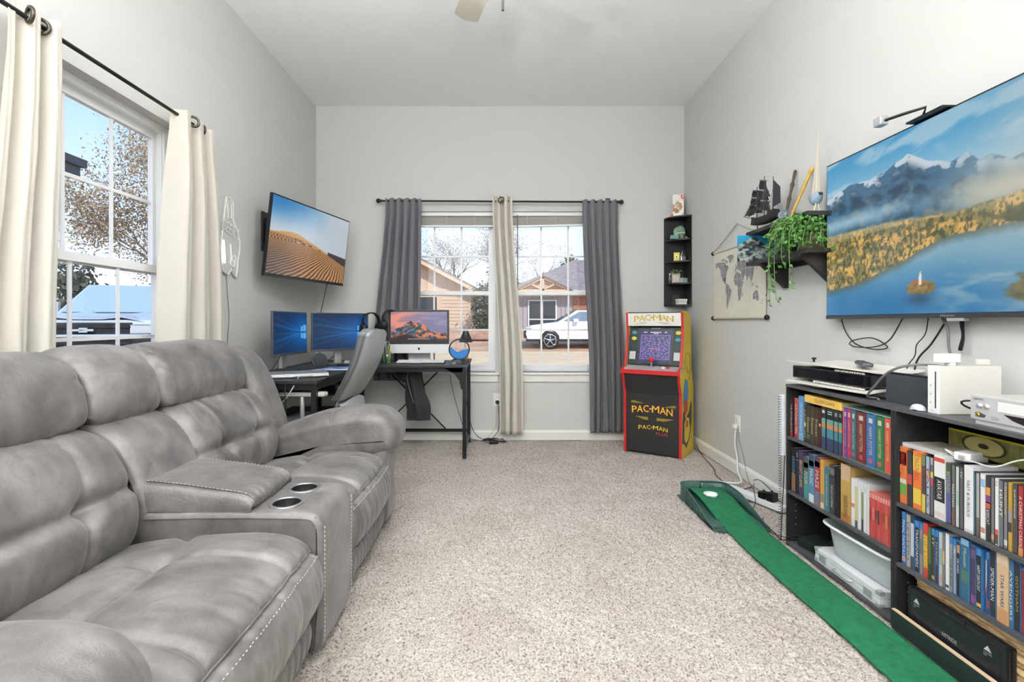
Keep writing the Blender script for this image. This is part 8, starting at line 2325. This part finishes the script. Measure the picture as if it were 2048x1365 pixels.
# ---- cables at the desk
cord('lamp_cord', [(-0.30, 4.36, 0.76), (-0.31, 4.43, 0.73), (-0.33, 4.44, 0.55), (-0.30, 4.44, 0.30), (-0.25, 4.43, 0.10), (-0.16, 4.42, 0.015), (0.0, 4.38, 0.012), (0.06, 4.35, 0.012)], 0.003, m_cbb, 'black lamp cord hanging behind the desk to the carpet')
sw_ = thing('cord_switch', 'small black inline switch on the lamp cord', 'switch', (-0.335, 4.425, 0.24)); MB().box(-0.011, 0.011, -0.012, 0.004, -0.032, 0.032, bev=0.005).build('housing', m_black, sw_); MB().box(-0.005, 0.005, -0.014, -0.011, -0.008, 0.008).build('rocker', m_mon, sw_)
cord('desk_cable', [(-0.47, 4.43, 0.72), (-0.46, 4.44, 0.60), (-0.42, 4.44, 0.40), (-0.36, 4.43, 0.20), (-0.30, 4.40, 0.05), (-0.18, 4.39, 0.012), (-0.05, 4.40, 0.012)], 0.0024, m_cbb, 'thin black cable sloping down behind the desk legs')
cord('desk_cable', [(-0.69, 4.43, 0.30), (-0.62, 4.44, 0.18), (-0.54, 4.44, 0.115), (-0.50, 4.44, 0.12)], 0.0025, m_cbw, 'short white cable curving behind the cross brace')
cord('outlet_cord', [(-0.03, 4.455, 0.345), (-0.035, 4.44, 0.25), (-0.045, 4.43, 0.14), (-0.10, 4.41, 0.05), (-0.13, 4.38, 0.014), (-0.05, 4.35, 0.012)], 0.0024, mat('cable_pink', '#d8bfb0', 0.5), 'pale pinkish cord hanging from the back wall outlet')
cord('outlet_cord', [(-0.02, 4.45, 0.345), (-0.015, 4.44, 0.24), (-0.02, 4.42, 0.10), (-0.08, 4.40, 0.02), (-0.02, 4.37, 0.014), (0.05, 4.33, 0.012)], 0.0024, m_cbb, 'black cord hanging from the back wall outlet')
op = tag(MB().box(-0.045, -0.012, 4.44, 4.462, 0.335, 0.362, bev=0.004).build('wall_plug', m_black), 'black plug in the back wall outlet', 'plug')
tg_ = MB()
rn = random.Random(3)
pth = [(-0.10+rn.uniform(-0.06, 0.16), 4.36+rn.uniform(-0.05, 0.04), 0.012+rn.uniform(0, 0.03)) for _ in range(16)]
tag(tg_.tube(crom(pth, 120), 0.003, 5).build('cable_tangle', m_cbb), 'tangle of black cables on the carpet by the cream curtain', 'cable')
tag(MB().box(-0.10, -0.02, 4.30, 4.345, 0.004, 0.028, bev=0.006).build('adapter_brick', m_black), 'small black adapter brick in the cable tangle', 'adapter')
cord('tv_cable', [(-1.38, 3.90, 1.40), (-1.42, 3.95, 1.30), (-1.47, 4.0, 1.15), (-1.50, 4.05, 0.98), (-1.52, 4.10, 0.76)], 0.003, m_cbb, 'black cable hanging from the smaller television behind the monitors')
cord('sign_cord', [(-1.682, 3.00, 1.36), (-1.680, 3.01, 1.25), (-1.682, 3.03, 1.10), (-1.680, 3.01, 0.95), (-1.682, 3.03, 0.80)], 0.0018, m_cbg, 'thin grey cord hanging below the white wall sign')
cord('laptop_cable', [(-1.225, 2.965, 0.748), (-1.215, 2.93, 0.735), (-1.20, 2.815, 0.69), (-1.25, 2.82, 0.62), (-1.33, 2.83, 0.58), (-1.42, 2.86, 0.54), (-1.45, 2.90, 0.50)], 0.003, mat('cable_silver', '#b9bbbe', 0.4), 'silver cable curving down from the laptop over the desk edge')
cord('laptop_cable', [(-1.245, 2.955, 0.748), (-1.245, 2.92, 0.735), (-1.24, 2.815, 0.70), (-1.235, 2.82, 0.55), (-1.235, 2.83, 0.35)], 0.0022, m_cbb, 'straight dark cable hanging from the laptop to the floor')
cord('monitor_cable', [(-1.50, 3.35, 0.86), (-1.52, 3.32, 0.80), (-1.53, 3.22, 0.745), (-1.58, 3.05, 0.745)], 0.003, m_cbb, 'black cable trailing under the monitor by the left wall')
cord('monitor_cable', [(-1.30, 4.02, 0.88), (-1.35, 3.96, 0.80), (-1.42, 3.86, 0.745), (-1.50, 3.76, 0.745)], 0.003, m_cbb, 'black cable below the angled monitor')
